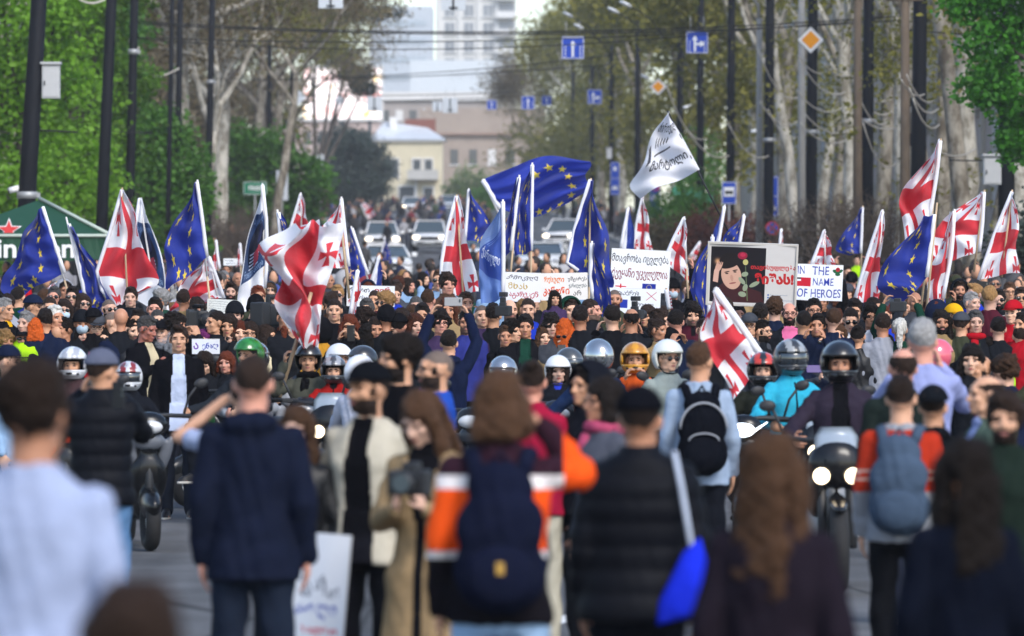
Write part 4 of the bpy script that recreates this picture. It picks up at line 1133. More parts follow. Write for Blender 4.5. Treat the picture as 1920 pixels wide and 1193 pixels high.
_T = {}
def body_mesh(fem, pose, yaw, pitch, fine=False, roll=0):
 key = ('body', fem, pose, yaw, pitch, fine, roll)
 if key in _T: return _T[key]
 J = joints(pose)
 off = J['off']
 HM = head_matrix(yaw, pitch, off, roll)
 bm = bmesh.new()
 loft(bm, [(x + off.x, y + off.y, z + off.z, rx, ry) for x, y, z, rx, ry in torso_rings(fem)], 20)
 nk = .050 if fem else .060
 hb = HM @ Vector((0, .02, 1.60))
 tube(bm, [Vector((0, .018, 1.43)) + off, Vector((0, .016, 1.50)) + off, (HM @ Vector((0, .012, 1.555))), hb], [nk * 1.25, nk * 1.02, nk, nk], 14)
 head_forms(bm, fem, HM)
 k = .88 if fem else 1.0
 for i, s in ((0, 1), (1, -1)):
  sh, el, wr = J['sh'][i] + off, J['el'][i] + off, J['wr'][i] + off
  if fem: sh = sh - Vector((s * .012, 0, 0))
  capsule(bm, sh - Vector((s * .008, 0, 0)), el, (.042 if fine else .030) * k, .033 * k, 12)
  capsule(bm, el, wr, .034 * k, .026 * k, 12)
  hand(bm, wr, J['hd'][i], s, J['curl'][i], 1.0 if not fem else .92)
  hip = J['hip'][i] + off
  capsule(bm, hip, J['kn'][i], .082, .052, 12)
  capsule(bm, J['kn'][i], J['an'][i], .054, .036, 12)
  a = J['an'][i]
  capsule(bm, a + Vector((0, .03, -.05)), a + Vector((0, -.13, -.06)), .034, .026, 8)
 if not fine:                              # spend the surface detail on head and raised hands: squeeze the clothed part while meshing
  for v in bm.verts:
   w = min(max((1.50 + off.z - v.co.z) / .14, 0), 1)
   v.co.x *= 1 - .36 * w; v.co.y *= 1 - .36 * w
   if w > 0: v.co.z = 1.50 + off.z - (1.50 + off.z - v.co.z) * .5
 me = remesh(bm, .0070 if fine else .0085, 1, 'body')
 if not fine:
  q = vco(me).astype(float)
  zz = np.where(q[:, 2] < 1.50 + off.z, 1.50 + off.z - (1.50 + off.z - q[:, 2]) / .5, q[:, 2])
  w = np.clip((1.50 + off.z - zz) / .14, 0, 1)
  q[:, 2] = zz; q[:, 0] /= 1 - .36 * w; q[:, 1] /= 1 - .36 * w
  setco(me, q)
 c = pco(me)
 Mi = np.array(HM.inverted())
 h = c @ Mi[:3, :3].T + Mi[:3, 3]
 x, y, z = np.abs(h[:, 0]), h[:, 1], h[:, 2]
 idx = np.zeros(len(c), np.int32)
 near = (z > 1.50) & (z < 1.80) & (x < .12) & (y > -.14) & (y < .14)
 idx[near & (z > 1.695 - .55 * np.clip(y + .05, 0, .3) + 0.0) & (y > -.075)] = 5
 idx[near & (x > .066) & (y > -.02)  & (z < 1.67) & (z > 1.59)] = 0
 beard = near & (y < .02) & (z < 1.594 - np.clip((.055 - x), 0, .05) * .30) & (z > 1.512) & ~((x < .028) & (z > 1.583) & (y < -.09))
 idx[beard] = 4
 idx[near & (x > .060) & (y < -.004) & (y > -.026) & (z < 1.65) & (z > 1.55)] = 4
 idx[near & (x < .032) & (y < -.07) & (z > 1.582) & (z < 1.594)] = 4
 idx[near & (((x / .022) ** 2 + ((z - 1.573) / .0085) ** 2) < 1) & (y < -.07)] = 1
 idx[near & (np.abs(z - (1.659 - np.maximum(x - .034, 0) * .35)) < (.0038 if fem else .0050)) & (x > .016) & (x < .049) & (y < -.05)] = 2
 idx[near & ((((x - .032) / .0135) ** 2 + ((z - 1.6375) / (.0060 if fine else .0068)) ** 2) < 1) & (y < -.045)] = 3
 v = vco(me)
 hv = v @ Mi[:3, :3].T + Mi[:3, 3]
 ax = np.abs(hv[:, 0])
 sock = np.exp(-(((ax - .033) / .017) ** 2 + ((hv[:, 2] - 1.640) / .012) ** 2)) * (hv[:, 1] < -.03) * .006
 d = HM.to_3x3() @ Vector((0, 1, 0))
 setco(me, v + sock[:, None] * np.array(d, np.float32))
 setmi(me, idx, 6)
 _T[key] = me
 return me

def fold_noise(v, a=.006, f=1.0):
 x, y, z = v[:, 0] * f, v[:, 1] * f, v[:, 2] * f
 return a * (np.sin(23 * z + 9 * np.sin(11 * x + 3) + 7 * y) * .6 + np.sin(41 * (z + .6 * x) + 5 * np.sin(17 * y)) * .4 + np.sin(13 * x - 19 * z + 2) * .5)

def top_mesh(fem, pose, style, girth=1.0):
 """upper garment: jacket, puffer, shirt, tee, hoodie, coat"""
 key = ('top', fem, pose, style, girth)
 if key in _T: return _T[key]
 J = joints(pose); off = J['off']
 t = {'tee': .010, 'shirt': .014, 'sweater': .018, 'jacket': .021, 'open': .022, 'hoodie': .023, 'puffer': .034, 'coat': .024, 'leather': .020, 'blazer': .022}[style]
 hem = {'tee': .84, 'shirt': .82, 'sweater': .84, 'jacket': .84, 'open': .80, 'hoodie': .80, 'puffer': .84, 'coat': .46, 'leather': .86, 'blazer': .78}[style]
 if J['ride']: hem = max(hem, .84)
 bm = bmesh.new()
 rr = torso_rings(fem, t, girth)
 rr = [q for q in rr if q[2] > max(hem, .86) + .02]
 low = [(0, 0, hem, .172 * girth + t + (.05 if style == 'coat' else .006), .126 * girth + t + (.04 if style == 'coat' else .006))]
 if hem <= .80:
  low += [(0, 0, .70 if hem < .6 else .80, .180 * girth + t + .014, .136 * girth + t + .012), (0, .0, .89, .178 * girth + t + .004, .134 * girth + t + .006)]
 loft(bm, [(x, y + off.y, z + off.z, rx, ry, .92) for x, y, z, rx, ry in low + rr], 24)
 k = .9 if fem else 1.0
 for i, s in ((0, 1), (1, -1)):
  sh, el, wr = J['sh'][i] + off, J['el'][i] + off, J['wr'][i] + off
  if fem: sh = sh - Vector((s * .014, 0, 0))
  ellipsoid(bm, sh + Vector((-s * .012, 0, -.004)), (.050 * k + t * .8, .056 * k + t * .8, .046 * k + t * .5))
  end = wr if style not in ('tee',) else sh.lerp(el, .62)
  if style == 'tee':
   capsule(bm, sh, end, .047 * k + t, .047 * k + t, 12)
  else:
   capsule(bm, sh, el, .047 * k + t * .85, .044 * k + t * .8, 12)
   capsule(bm, el, el.lerp(wr, .93), .045 * k + t * .8, .031 * k + t * .7, 12)
 if style in ('jacket', 'puffer', 'coat', 'leather', 'blazer', 'open', 'shirt'):
  hgt = {'puffer': .045, 'jacket': .026, 'coat': .026, 'shirt': .018}.get(style, .014)
  tube(bm, [Vector((0, .020, 1.44)) + off, Vector((0, .022, 1.495 + hgt)) + off], [(.083 + t * .6, .083 + t * .6), (.070 + t * .5, .074 + t * .5)], 16)
 if style == 'hoodie':
  ellipsoid(bm, Vector((0, .085, 1.475)) + off, (.125, .062, .055), rot=(-.5, 0, 0))
  ellipsoid(bm, Vector((0, .045, 1.50)) + off, (.095, .080, .032), rot=(-.2, 0, 0))
 me = remesh(bm, .0155, 3, 'jacket')
 v = vco(me); n = vno(me)
 dsp = fold_noise(v, {'tee': .004, 'shirt': .005, 'puffer': .0015, 'coat': .005}.get(style, .006))
 if style == 'puffer':
  dsp += .012 * (np.abs(np.sin((v[:, 2] - off.z) * PI / .095)) ** .6 - .6)
 v0 = v - np.array(off, np.float32)
 if style in ('open', 'blazer', 'coat'):
  front = (v0[:, 1] < -.05) & (np.abs(v0[:, 0]) < (.045 + np.clip(1.47 - v0[:, 2], 0, .6) * (.06 if style == 'open' else .0) + (.05 * np.clip((v0[:, 2] - 1.12) / .35, 0, 1) if style != 'open' else 0) * 1.0)) & (v0[:, 2] < 1.47)
  dsp = np.where(front, np.where(v0[:, 2] < 1.05, -.004, -.016), dsp)
 v = v + n * dsp[:, None]
 setco(me, v)
 c = pco(me) - np.array(off, np.float32)
 idx = np.zeros(len(c), np.int32)
 ax = np.abs(c[:, 0])
 torso = (ax < .17)
 if style == 'open':
  idx[(c[:, 1] < -.05) & (ax < .052 + np.clip(1.47 - c[:, 2], 0, .6) * .06) & (c[:, 2] < 1.52)] = 1
  idx[(c[:, 1] < -.05) & (ax < .20) & (c[:, 2] < .935) & (idx == 1)] = 2
 elif style in ('blazer', 'coat'):
  idx[(c[:, 1] < -.045) & (ax < .02 + .075 * np.clip((c[:, 2] - 1.10) / .38, 0, 1)) & (c[:, 2] < 1.52) & (c[:, 2] > 1.05)] = 1
  if style == 'coat': idx[(c[:, 1] < -.045) & (ax < .02) & (c[:, 2] < 1.06)] = 1
 elif style in ('jacket', 'puffer', 'leather'):
  idx[(c[:, 1] < -.03) & (ax < .012) & (c[:, 2] < 1.52)] = 2
  idx[(c[:, 1] < -.02) & (ax < .030 + .02 * (c[:, 2] - 1.47) / .05) & (c[:, 2] > 1.455)] = 1
 elif style == 'sweater':
  zz = c[:, 2]
  idx[(torso | True) & (zz > 1.185) & (zz < 1.205)] = 2
  idx[(zz > 1.225) & (zz < 1.245)] = 2
  idx[(zz <= 1.12)] = 1
  idx[(zz > 1.47) & (ax < .09)] = 1
 elif style == 'hoodie':
  idx[(c[:, 1] < -.05) & (ax < .03) & (c[:, 2] > 1.40)] = 2
 elif style == 'shirt':
  idx[(c[:, 1] < -.03) & (ax < .010) & (c[:, 2] < 1.48)] = 2
 setmi(me, idx, 3)
 _T[key] = me
 return me

def trouser_mesh(fem, pose):
 key = ('trousers', fem, pose)
 if key in _T: return _T[key]
 J = joints(pose); off = J['off']
 bm = bmesh.new()
 loft(bm, [(0, off.y, off.z + z, rx, ry) for z, rx, ry in ((.80, .160, .120), (.88, .176, .124), (.98, .160, .114), (1.03, .150, .106))], 20)
 ellipsoid(bm, Vector((0, .01, .83)) + off, (.10, .10, .06))
 for i, s in ((0, 1), (1, -1)):
  capsule(bm, J['hip'][i] + off, J['kn'][i], .094, .070, 14)
  capsule(bm, J['kn'][i], J['an'][i] + Vector((0, .0, .0)), .074, .062, 14)
 me = remesh(bm, .017, 3, 'trousers')
 v = vco(me); n = vno(me)
 setco(me, v + n * fold_noise(v, .006)[:, None])
 setmi(me, np.zeros(len(me.polygons), np.int32), 1)
 _T[key] = me
 return me
def shoe_mesh():
 if 'shoe' in _T: return _T['shoe']
 bm = bmesh.new()
 n = 14
 prof = [(.00, .046, .150, 1), (.022, .047, .152, 1), (.026, .044, .146, 0), (.055, .041, .136, 0), (.085, .036, .085, 0), (.115, .038, .055, 0)]
 rings = []
 for z, rx, ry, mi in prof:
  cy = -.04 + (.15 - ry) * .85
  rings.append([bm.verts.new((rx * math.cos(2 * PI * k / n) * (1 if math.sin(2 * PI * k / n) < .2 else .9), cy + ry * math.sin(2 * PI * k / n), z)) for k in range(n)])
 for i in range(len(rings) - 1):
  for k in range(n):
   f = bm.faces.new((rings[i][k], rings[i][(k + 1) % n], rings[i + 1][(k + 1) % n], rings[i + 1][k])); f.smooth = True
   f.material_index = 1 if i < 1 else 0
 bm.faces.new(rings[0][::-1]); bm.faces.new(rings[-1])
 me = mesh_from(bm, 'shoe'); me.materials.append(None); me.materials.append(None)
 _T['shoe'] = me
 return me

# ------------------------------------------------------------------ hair and headwear, in the frame of an unturned head
def hair_mesh(style):
 key = ('hair', style)
 if key in _T: return _T[key]
 bm = bmesh.new()
 base = lambda g=0.0, dz=0.0: ellipsoid(bm, (0, .026, 1.674 + dz), (.082 + g, .100 + g, .099 + g), seg=22, rings=16)
 amp, strand = .004, 60
 vox = .0085
 if style == 'short':
  base(); ellipsoid(bm, (0.01, -.02, 1.755), (.055, .055, .022), rot=(.25, .1, 0))
  for s in (1, -1): ellipsoid(bm, (s * .073, -.012, 1.645), (.008, .012, .030))
 elif style == 'crop':
  base(-.003, -.002)
 elif style == 'quiff':
  base(); ellipsoid(bm, (0, -.045, 1.752), (.058, .040, .028), rot=(.4, 0, 0)); amp = .006
  for s in (1, -1): ellipsoid(bm, (s * .073, -.012, 1.640), (.008, .014, .034))
 elif style == 'thick':
  base(.014, .006); ellipsoid(bm, (0.0, -.045, 1.735), (.070, .045, .035)); amp = .009
  for s in (1, -1): ellipsoid(bm, (s * .080, -.005, 1.635), (.014, .024, .040))
 elif style == 'curly':
  base(.022, .010); amp = .018; strand = 0
  for s in (1, -1): ellipsoid(bm, (s * .085, .01, 1.635), (.026, .045, .055))
 elif style == 'sides':
  base(-.002, -.004)
 elif style in ('long', 'vlong', 'bangs', 'bob', 'wavy', 'tress'):
  base(.010, .004)
  z1 = {'bob': 1.51, 'vlong': 1.24, 'tress': 1.30}.get(style, 1.36)
  for s in (1, -1):
   tube(bm, [(s * .058, -.010, 1.715), (s * .083, -.004, 1.64), (s * .090, .005, 1.55), (s * (.098 if style != 'tress' else .085), -.02 if style == 'tress' else .02, z1 + .06), (s * .08, .02, z1)], [(.022, .034), (.026, .050), (.030, .056), (.030, .052), (.012, .02)], 12)
  tube(bm, [(0, .085, 1.70), (0, .105, 1.62), (0, .098, 1.52), (0, .110, z1 + .08), (0, .105, z1)], [(.070, .03), (.088, .036), (.092, .04), (.098, .036), (.07, .014)], 14, up=(0, 1, 0))
  if style in ('bangs',): ellipsoid(bm, (0, -.070, 1.690), (.062, .022, .026))
  if style == 'wavy': amp = .012
  elif style == 'vlong': amp = .009
  else: amp = .006
 elif style == 'bun':
  base(.0, 0); ellipsoid(bm, (0, .10, 1.745), (.042, .042, .040))
  for s in (1, -1): ellipsoid(bm, (s * .074, -.01, 1.650), (.008, .016, .034))
 elif style == 'pony':
  base(.002, 0); tube(bm, [(0, .105, 1.70), (0, .15, 1.69), (0, .165, 1.60), (0, .15, 1.46), (0, .14, 1.40)], [.025, .032, .036, .030, .010], 12)
  for s in (1, -1): ellipsoid(bm, (s * .074, -.01, 1.650), (.008, .016, .034))
 me = remesh(bm, vox, 1, 'hair')
 v = vco(me); n = vno(me)
 th = np.arctan2(v[:, 0], v[:, 1])
 d = amp * .5 * np.sin(strand * th + 6 * np.sin(30 * v[:, 2])) if strand else 0
 d = d + amp * np.sin(70 * v[:, 0] + 3 * np.sin(50 * v[:, 2])) * np.sin(63 * v[:, 1] + 2) * .7 + amp * np.sin(48 * v[:, 2] + 31 * v[:, 0]) * .5
 lump = np.sin(26 * v[:, 0] + 2.1 * np.sin(21 * v[:, 1])) * np.sin(24 * v[:, 1] + 1.7) + .7 * np.sin(37 * v[:, 2] + 19 * v[:, 0] + 1)
 wisp = np.sin(95 * v[:, 0] + 40 * v[:, 1] + 8 * np.sin(33 * v[:, 2])) * np.sin(88 * v[:, 1] - 31 * v[:, 0])
 d = np.asarray(d) + (0 if style in ('crop', 'sides') else .0055) * lump + (.002 if style in ('crop', 'sides') else .004) * wisp
 setco(me, v + n * d[:, None])
 if style == 'sides':
  b = bmesh.new(); b.from_mesh(me)
  bmesh.ops.delete(b, geom=[f for f in b.faces if f.calc_center_median().z > 1.705 - .25 * max(0, -f.calc_center_median().y)], context='FACES')
  b.to_mesh(me); b.free()
 setmi(me, np.zeros(len(me.polygons), np.int32), 1)
 _T[key] = me
 return me

def cut_shell(c, r, keep, thick=.008, seg=40, rings=28, mi=None):
 bm = bmesh.new()
 ellipsoid(bm, c, r, seg=seg, rings=rings)
 bmesh.ops.delete(bm, geom=[f for f in bm.faces if not keep(f.calc_center_median())], context='FACES')
 for f in bm.faces:
  if mi: f.material_index = mi(f.calc_center_median())
 bm.normal_update()
 bmesh.ops.solidify(bm, geom=list(bm.faces), thickness=-thick)
 for f in bm.faces: f.smooth = True
 return bm
def gear_mesh(kind):
 key = ('gear', kind)
 if key in _T: return _T[key]
 ns = 2
 if kind == 'full_shell':          # full-face helmet: slots shell, stripe, lining
  op = lambda p: not (p.y < -.045 and abs(p.x) < .112 and 1.598 < p.z < 1.692)
  bm = cut_shell((0, .0, 1.650), (.126, .150, .145), lambda p: op(p) and p.z > 1.525, .016, mi=lambda p: 1 if (abs(abs(p.x) - .045) < .022 and p.z > 1.68) else 0)
  ellipsoid(bm, (0, -.085, 1.566), (.095, .068, .034), mi=0)
  ellipsoid(bm, (0, -.148, 1.568), (.030, .010, .012), mi=2)
  for s in (1, -1): ellipsoid(bm, (s * .075, -.125, 1.565), (.014, .014, .010), mi=2)
  ns = 3
 elif kind == 'jet_shell':
  bm = cut_shell((0, .008, 1.655), (.122, .145, .140), lambda p: (p.z > 1.688 or p.y > -.02 + .10 * (1.688 - p.z)) and p.z > 1.560, .016, mi=lambda p: 1 if p.z > 1.688 and p.z < 1.705 and p.y < -.06 else 0)
  tube(bm, [(.112, .0, 1.58), (.07, -.05, 1.515), (0, -.07, 1.505), (-.07, -.05, 1.515), (-.112, .0, 1.58)], .007, 6, mi=2)
  ns = 3
 elif kind == 'visor_up':
  bm = cut_shell((0, .0, 1.655), (.131, .157, .150), lambda p: p.y < -.03 and 1.700 < p.z < 1.772 and abs(p.x) < .120, .003)
 elif kind == 'visor_down':
  bm = cut_shell((0, .0, 1.650), (.1275, .153, .148), lambda p: p.y < -.035 and 1.595 < p.z < 1.695 and abs(p.x) < .118, .003)
 elif kind == 'balaclava':
  bm = cut_shell((0, -.01, 1.615), (.086, .112, .118), lambda p: p.z < 1.605 or p.z > 1.675 or p.y > -.04, .006)
 elif kind == 'cap':               # slots dome, peak
  bm = cut_shell((0, .018, 1.672), (.092, .112, .104), lambda p: p.z > 1.678 + .0 * p.y, .006)
  pts = [(-.075, -.068), (-.070, -.12), (-.04, -.165), (0, -.178), (.04, -.165), (.070, -.12), (.075, -.068)]
  top = [bm.verts.new((x, y, 1.694 - 2.2 * x * x - .10 * (-.068 - y))) for x, y in pts]
  bot = [bm.verts.new((x, y, 1.687 - 2.2 * x * x - .10 * (-.068 - y))) for x, y in pts]
  for q in (bm.faces.new(top), bm.faces.new(bot[::-1])): q.material_index = 1
  for k in range(len(pts)):
   f = bm.faces.new((top[k - 1], top[k], bot[k], bot[k - 1])); f.material_index = 1
  ellipsoid(bm, (0, .018, 1.777), (.010, .010, .006), seg=8, rings=5)
 elif kind == 'beanie':
  bm = cut_shell((0, .018, 1.672), (.092, .112, .116), lambda p: p.z > 1.66 - .35 * max(p.y, 0), .007)
  q = [(.091 * math.cos(a), .018 + .111 * math.sin(a), 1.680 - .20 * max(.09 * math.sin(a), 0)) for a in [2 * PI * k / 24 for k in range(25)]]
  tube(bm, q, [(.010, .020)] * 25, 8, up=(0, 0, 1))
 elif kind == 'hood':
  bm = cut_shell((0, .022, 1.640), (.122, .148, .150), lambda p: p.y > -.055 + .35 * max(0, 1.66 - p.z) and p.z > 1.51, .012)
 elif kind == 'lenses':            # sunglasses: slots frame, lens
  bm = bmesh.new()
  for s in (1, -1):
   ellipsoid(bm, (s * .034, -.098 + .006, 1.637), (.029, .008, .021), rot=(0, 0, s * -.22), seg=14, rings=8, mi=1)
   tube(bm, [(s * .064, -.080, 1.643), (s * .078, -.02, 1.643), (s * .080, .015, 1.640)], .0028, 5)
  tube(bm, [(-.014, -.101, 1.642), (.014, -.101, 1.642)], .0035, 5)
 elif kind == 'spectacles':
  bm = bmesh.new()
  for s in (1, -1):
   q = [(s * .034 + .025 * math.cos(a), -.100 + .012 * abs(s * .034 + .025 * math.cos(a)) / .06, 1.637 + .019 * math.sin(a)) for a in [2 * PI * k / 16 for k in range(17)]]
   tube(bm, q, .0026, 5)
   tube(bm, [(s * .060, -.088, 1.643), (s * .078, -.02, 1.643), (s * .080, .015, 1.640)], .0026, 5)
  tube(bm, [(-.010, -.101, 1.641), (.010, -.101, 1.641)], .0026, 5)
 elif kind == 'mask':
  bm = cut_shell((0, -.035, 1.585), (.066, .080, .060), lambda p: p.y < -.05 and 1.535 < p.z < 1.622, .003, 28, 20)
 elif kind == 'scarf':
  bm = bmesh.new()
  q = [(.085 * math.cos(a), .015 + .085 * math.sin(a), 1.49 - .012 * math.sin(a)) for a in [2 * PI * k / 20 for k in range(21)]]
  tube(bm, q, [(.032, .036)] * 21, 10, up=(0, 0, 1))
  tube(bm, [(-.02, -.085, 1.46), (-.03, -.12, 1.38), (-.03, -.125, 1.24)], [(.04, .02), (.045, .014), (.05, .01)], 10)
 elif kind == 'headphones':
  bm = bmesh.new()
  q = [(.092 * math.cos(a), .018, 1.64 + .135 * math.sin(a)) for a in [PI * k / 14 for k in range(15)]]
  tube(bm, q, .009, 8)
  for s in (1, -1): ellipsoid(bm, (s * .090, .015, 1.635), (.020, .034, .040))
 me = mesh_from(bm, kind, (), True)
 for _ in range(3): me.materials.append(None)
 _T[key] = me
 return me

SKINS = ['#c6977b', '#ba8a6c', '#cc9f85', '#b27f64', '#d2a68c', '#a4745a', '#c48c78', '#bf9682']
HAIRC = {'black': '#1b1513', 'dark': '#2c211c', 'brown': '#483325', 'red': '#5a2a1a', 'orange': '#b4501c', 'blond': '#8a6a44', 'grey': '#8d8c8c', 'darkgrey': '#4c4a4a', 'white': '#c9c6c0', 'purple': '#6a2a62', 'auburn': '#4c2a1c'}
NAMES_TOP = {'tee': 'shirt', 'shirt': 'shirt', 'sweater': 'sweater', 'jacket': 'jacket', 'open': 'jacket', 'hoodie': 'hoodie', 'puffer': 'puffer_jacket', 'coat': 'coat', 'leather': 'leather_jacket', 'blazer': 'blazer'}
people = []
def person(px, ytop, label=None, s=None, h=1.72, fem=False, pose='stand', yaw=0, pitch=0, face=0, roll=0, skin=None, hair='short', hc='dark', top='jacket', tc='#15151b', t2=None, t3=None,
           leg='#1c1f28', shoe='#17171a', beard=None, gear=(), fine=False, group=None, low=True, girth=1.0, sink=0.0, name='person', hscale=1.0):
 """one person: px,ytop is where the top of the head shows in the photograph; s its scale there (else solved from the height h)"""
 J = joints(pose)
 headtop = 1.757 + J['off'].z + (.03 if any(g[0] in ('full', 'jet') for g in gear) else 0)
 if s is None:
  lo, hi = 57.0, 560.0
  for _ in range(40):
   d = (lo + hi) / 2
   y = 568 - FPX / d * (gz(d) + h - CAM_H)
   if y > ytop: lo = d
   else: hi = d
  s = FPX / d
 d = FPX / s
 z0 = gz(d)
 hh = CAM_H + (568 - ytop) / s - z0
 k = hh / headtop
 lim = (1.40, 1.98) if not J['ride'] else (1.40, 1.9)
 k = min(max(k, lim[0] / 1.75), lim[1] / 1.75)
 loc = Vector(((px - 960) / s, d, z0))
 e = empty(name, loc, label, 'person', group, R(face))
 e.scale = (k, k, k)
 sk = skinm(skin or random.choice(SKINS))
 hm = hairm(HAIRC.get(hc, hc))
 HM = head_matrix(yaw, pitch, J['off'], roll)
 b = obj('body', body_mesh(fem, pose, yaw, pitch, fine, roll), e)
 bc = hm if beard == 'full' else (mat('stubble', '#6b5347', .7, var=.25, vscale=60) if beard == 'stubble' else sk)
 scalp = hm if hair not in ('buzz', 'sides', 'bald', 'none') else sk if hair not in ('buzz', 'sides') else (mat('shaved_scalp', '#5d5049', .7, var=.3, vscale=40) if hair == 'buzz' else sk)
 slots(b, [sk, mat('lips_f' if fem else 'lips', '#8c4440' if fem else '#96605a', .45), hairm(HAIRC['dark'] if hc in ('grey', 'white', 'orange', 'purple', 'blond', 'red') else HAIRC.get(hc, hc)), mat('eyes', '#33241e', .2, spec=.5), bc, scalp])
 def onhead(nm, me, mats, par=e):
  o = obj(nm, me, par)
  o.matrix_local = HM
  slots(o, mats)
  return o
 if hair not in ('bald', 'buzz', 'none'):
  onhead('hair', hair_mesh(hair), [hm])
 tm = tc if not isinstance(tc, str) else (leather(tc) if top == 'leather' else cloth(tc))
 if top == 'puffer' and isinstance(tc, str): tm = mat('quilt_' + tc.strip('#'), tc, .6, bump=.25, bscale=16, var=.15, spec=.08)
 t2m = (cloth(t2) if isinstance(t2, str) else t2) or tm
 t3m = (cloth(t3) if isinstance(t3, str) else t3) or tm
 o = obj(NAMES_TOP[top], top_mesh(fem, pose, top, girth), e)
 slots(o, [tm, t2m, t3m])
 if low:
  o = obj('trousers', trouser_mesh(fem, pose), e)
  slots(o, [cloth(leg)])
  if d < 75:
   for i, sd in ((0, 1), (1, -1)):
    a = J['an'][i]
    o = obj('shoe', shoe_mesh(), e, loc=(a.x, a.y - .02, a.z - .085), rot=(0, 0, R(8 * sd)))
    slots(o, [leather(shoe), mat('shoe_sole', '#b9b6b0', .8)])
 for g in gear:
  kind, cols = g[0], g[1:]
  if kind in ('full', 'jet'):
   sh = onhead('helmet', gear_mesh('full_shell' if kind == 'full' else 'jet_shell'), [helmetm(cols[0]), helmetm(cols[1] if len(cols) > 1 else cols[0]), mat('helmet_trim', cols[3] if len(cols) > 3 else '#101012', .5)])
   v = cols[2] if len(cols) > 2 else None
   if v in ('up', 'down'):
    vo = obj('visor', gear_mesh('visor_up' if v == 'up' else 'visor_down'), sh)
    slots(vo, [mat('visor_smoke', '#20262c', .04, var=0, spec=.9, coat=1.0)])
   bal = onhead('balaclava', gear_mesh('balaclava'), [cloth('#0d0d10')]) if len(cols) > 4 and cols[4] else None
  elif kind == 'cap':
   onhead('cap', gear_mesh('cap'), [cloth(cols[0]), cloth(cols[1] if len(cols) > 1 else cols[0])])
  elif kind == 'cap_back':
   o = onhead('cap', gear_mesh('cap'), [cloth(cols[0]), cloth(cols[0])])
   o.matrix_local = HM @ Matrix.Translation((0, .03, 0)) @ Matrix.Rotation(PI, 4, 'Z')
  elif kind == 'beanie': onhead('beanie', gear_mesh('beanie'), [cloth(cols[0])])
  elif kind == 'hood': onhead('hood', gear_mesh('hood'), [cloth(cols[0])])
  elif kind == 'sun': onhead('sunglasses', gear_mesh('lenses'), [mat('glasses_frame', '#0c0c0d', .25, spec=.6), mat('dark_lens' if not cols else 'lens_' + cols[0], cols[0] if cols else '#08080a', .06, var=0, spec=.7)])
  elif kind == 'sun_up':
   o = onhead('sunglasses', gear_mesh('lenses'), [mat('glasses_frame', '#0c0c0d', .25, spec=.6), mat('dark_lens', '#08080a', .06, var=0, spec=.7)])
   o.matrix_local = HM @ Matrix.Translation((0, .006, .095)) @ Matrix.Rotation(R(0), 4, 'X')
  elif kind == 'specs': onhead('glasses', gear_mesh('spectacles'), [mat('glasses_frame', '#0c0c0d', .25, spec=.6)])
  elif kind == 'mask': onhead('face_mask', gear_mesh('mask'), [cloth(cols[0])])
  elif kind == 'scarf':
   o = obj('scarf', gear_mesh('scarf'), e, loc=J['off']); slots(o, [cloth(cols[0])])
  elif kind == 'headphones': onhead('headphones', gear_mesh('headphones'), [cloth(cols[0])])
 people.append(dict(o=e, px=px, y=ytop, s=s, d=d, k=k, pose=pose, face=face, HM=HM, fem=fem, hair=hair, hc=hc, tc=tc, top=top, gear=gear, beard=beard))
 return e
def helmetm(c):
 if c == 'chrome': return mat('helmet_chrome', '#b8bcc0', .12, var=.05, metal=.9)
 if c == 'green_skull': 
  m = mat('helmet_graphic', '#1f6a2a', .25, var=.9, vscale=22, coat=.8); return m
 return mat('helmet_' + c.strip('#'), c, .28, var=.04, coat=.7, spec=.5)
def hand_point(e, side):
 """world position inside the closed hand of person e (0 its left, 1 its right)"""
 p = next(q for q in people if q['o'] is e)
 J = joints(p['pose'])
 w = J['wr'][side] + J['off'] + J['hd'][side].normalized() * .075
 return e.matrix_basis @ w
# ================================================================== PICTURES MADE IN MEMORY (flag patterns, placards)
def new_image(name, rgb):
 h, w, _ = rgb.shape
 im = bpy.data.images.new(name, w, h, alpha=False)
 a = np.ones((h, w, 4), np.float32); a[..., :3] = rgb
 im.pixels.foreach_set(np.ascontiguousarray(a[::-1]).ravel())
 im.pack()
 return im
def rgb8(h): h = h.lstrip('#'); return np.array([int(h[i:i + 2], 16) / 255 for i in (0, 2, 4)], np.float32)
def fill_poly(img, pts, col):
 """fill a simple polygon given in pixel coordinates (x right, y down)"""
 H, W, _ = img.shape
 pts = np.asarray(pts, float)
 x0, x1 = max(int(pts[:, 0].min()), 0), min(int(pts[:, 0].max()) + 2, W)
 y0, y1 = max(int(pts[:, 1].min()), 0), min(int(pts[:, 1].max()) + 2, H)
 if x1 <= x0 or y1 <= y0: return
 X, Y = np.meshgrid(np.arange(x0, x1) + .5, np.arange(y0, y1) + .5)
 ins = np.zeros(X.shape, bool)
 j = len(pts) - 1
 for i in range(len(pts)):
  xi, yi, xj, yj = *pts[i], *pts[j]
  c = ((yi > Y) != (yj > Y))
  with np.errstate(divide='ignore', invalid='ignore'):
   c &= X < (xj - xi) * (Y - yi) / (yj - yi + 1e-12) + xi
  ins ^= c; j = i
 img[y0:y1, x0:x1][ins] = col
def fill_ell(img, cx, cy, rx, ry, col, rot=0.0):
 H, W, _ = img.shape
 Y, X = np.mgrid[0:H, 0:W]
 x, y = X + .5 - cx, Y + .5 - cy
 c, s_ = math.cos(rot), math.sin(rot)
 img[((x * c + y * s_) / rx) ** 2 + ((-x * s_ + y * c) / ry) ** 2 < 1] = col
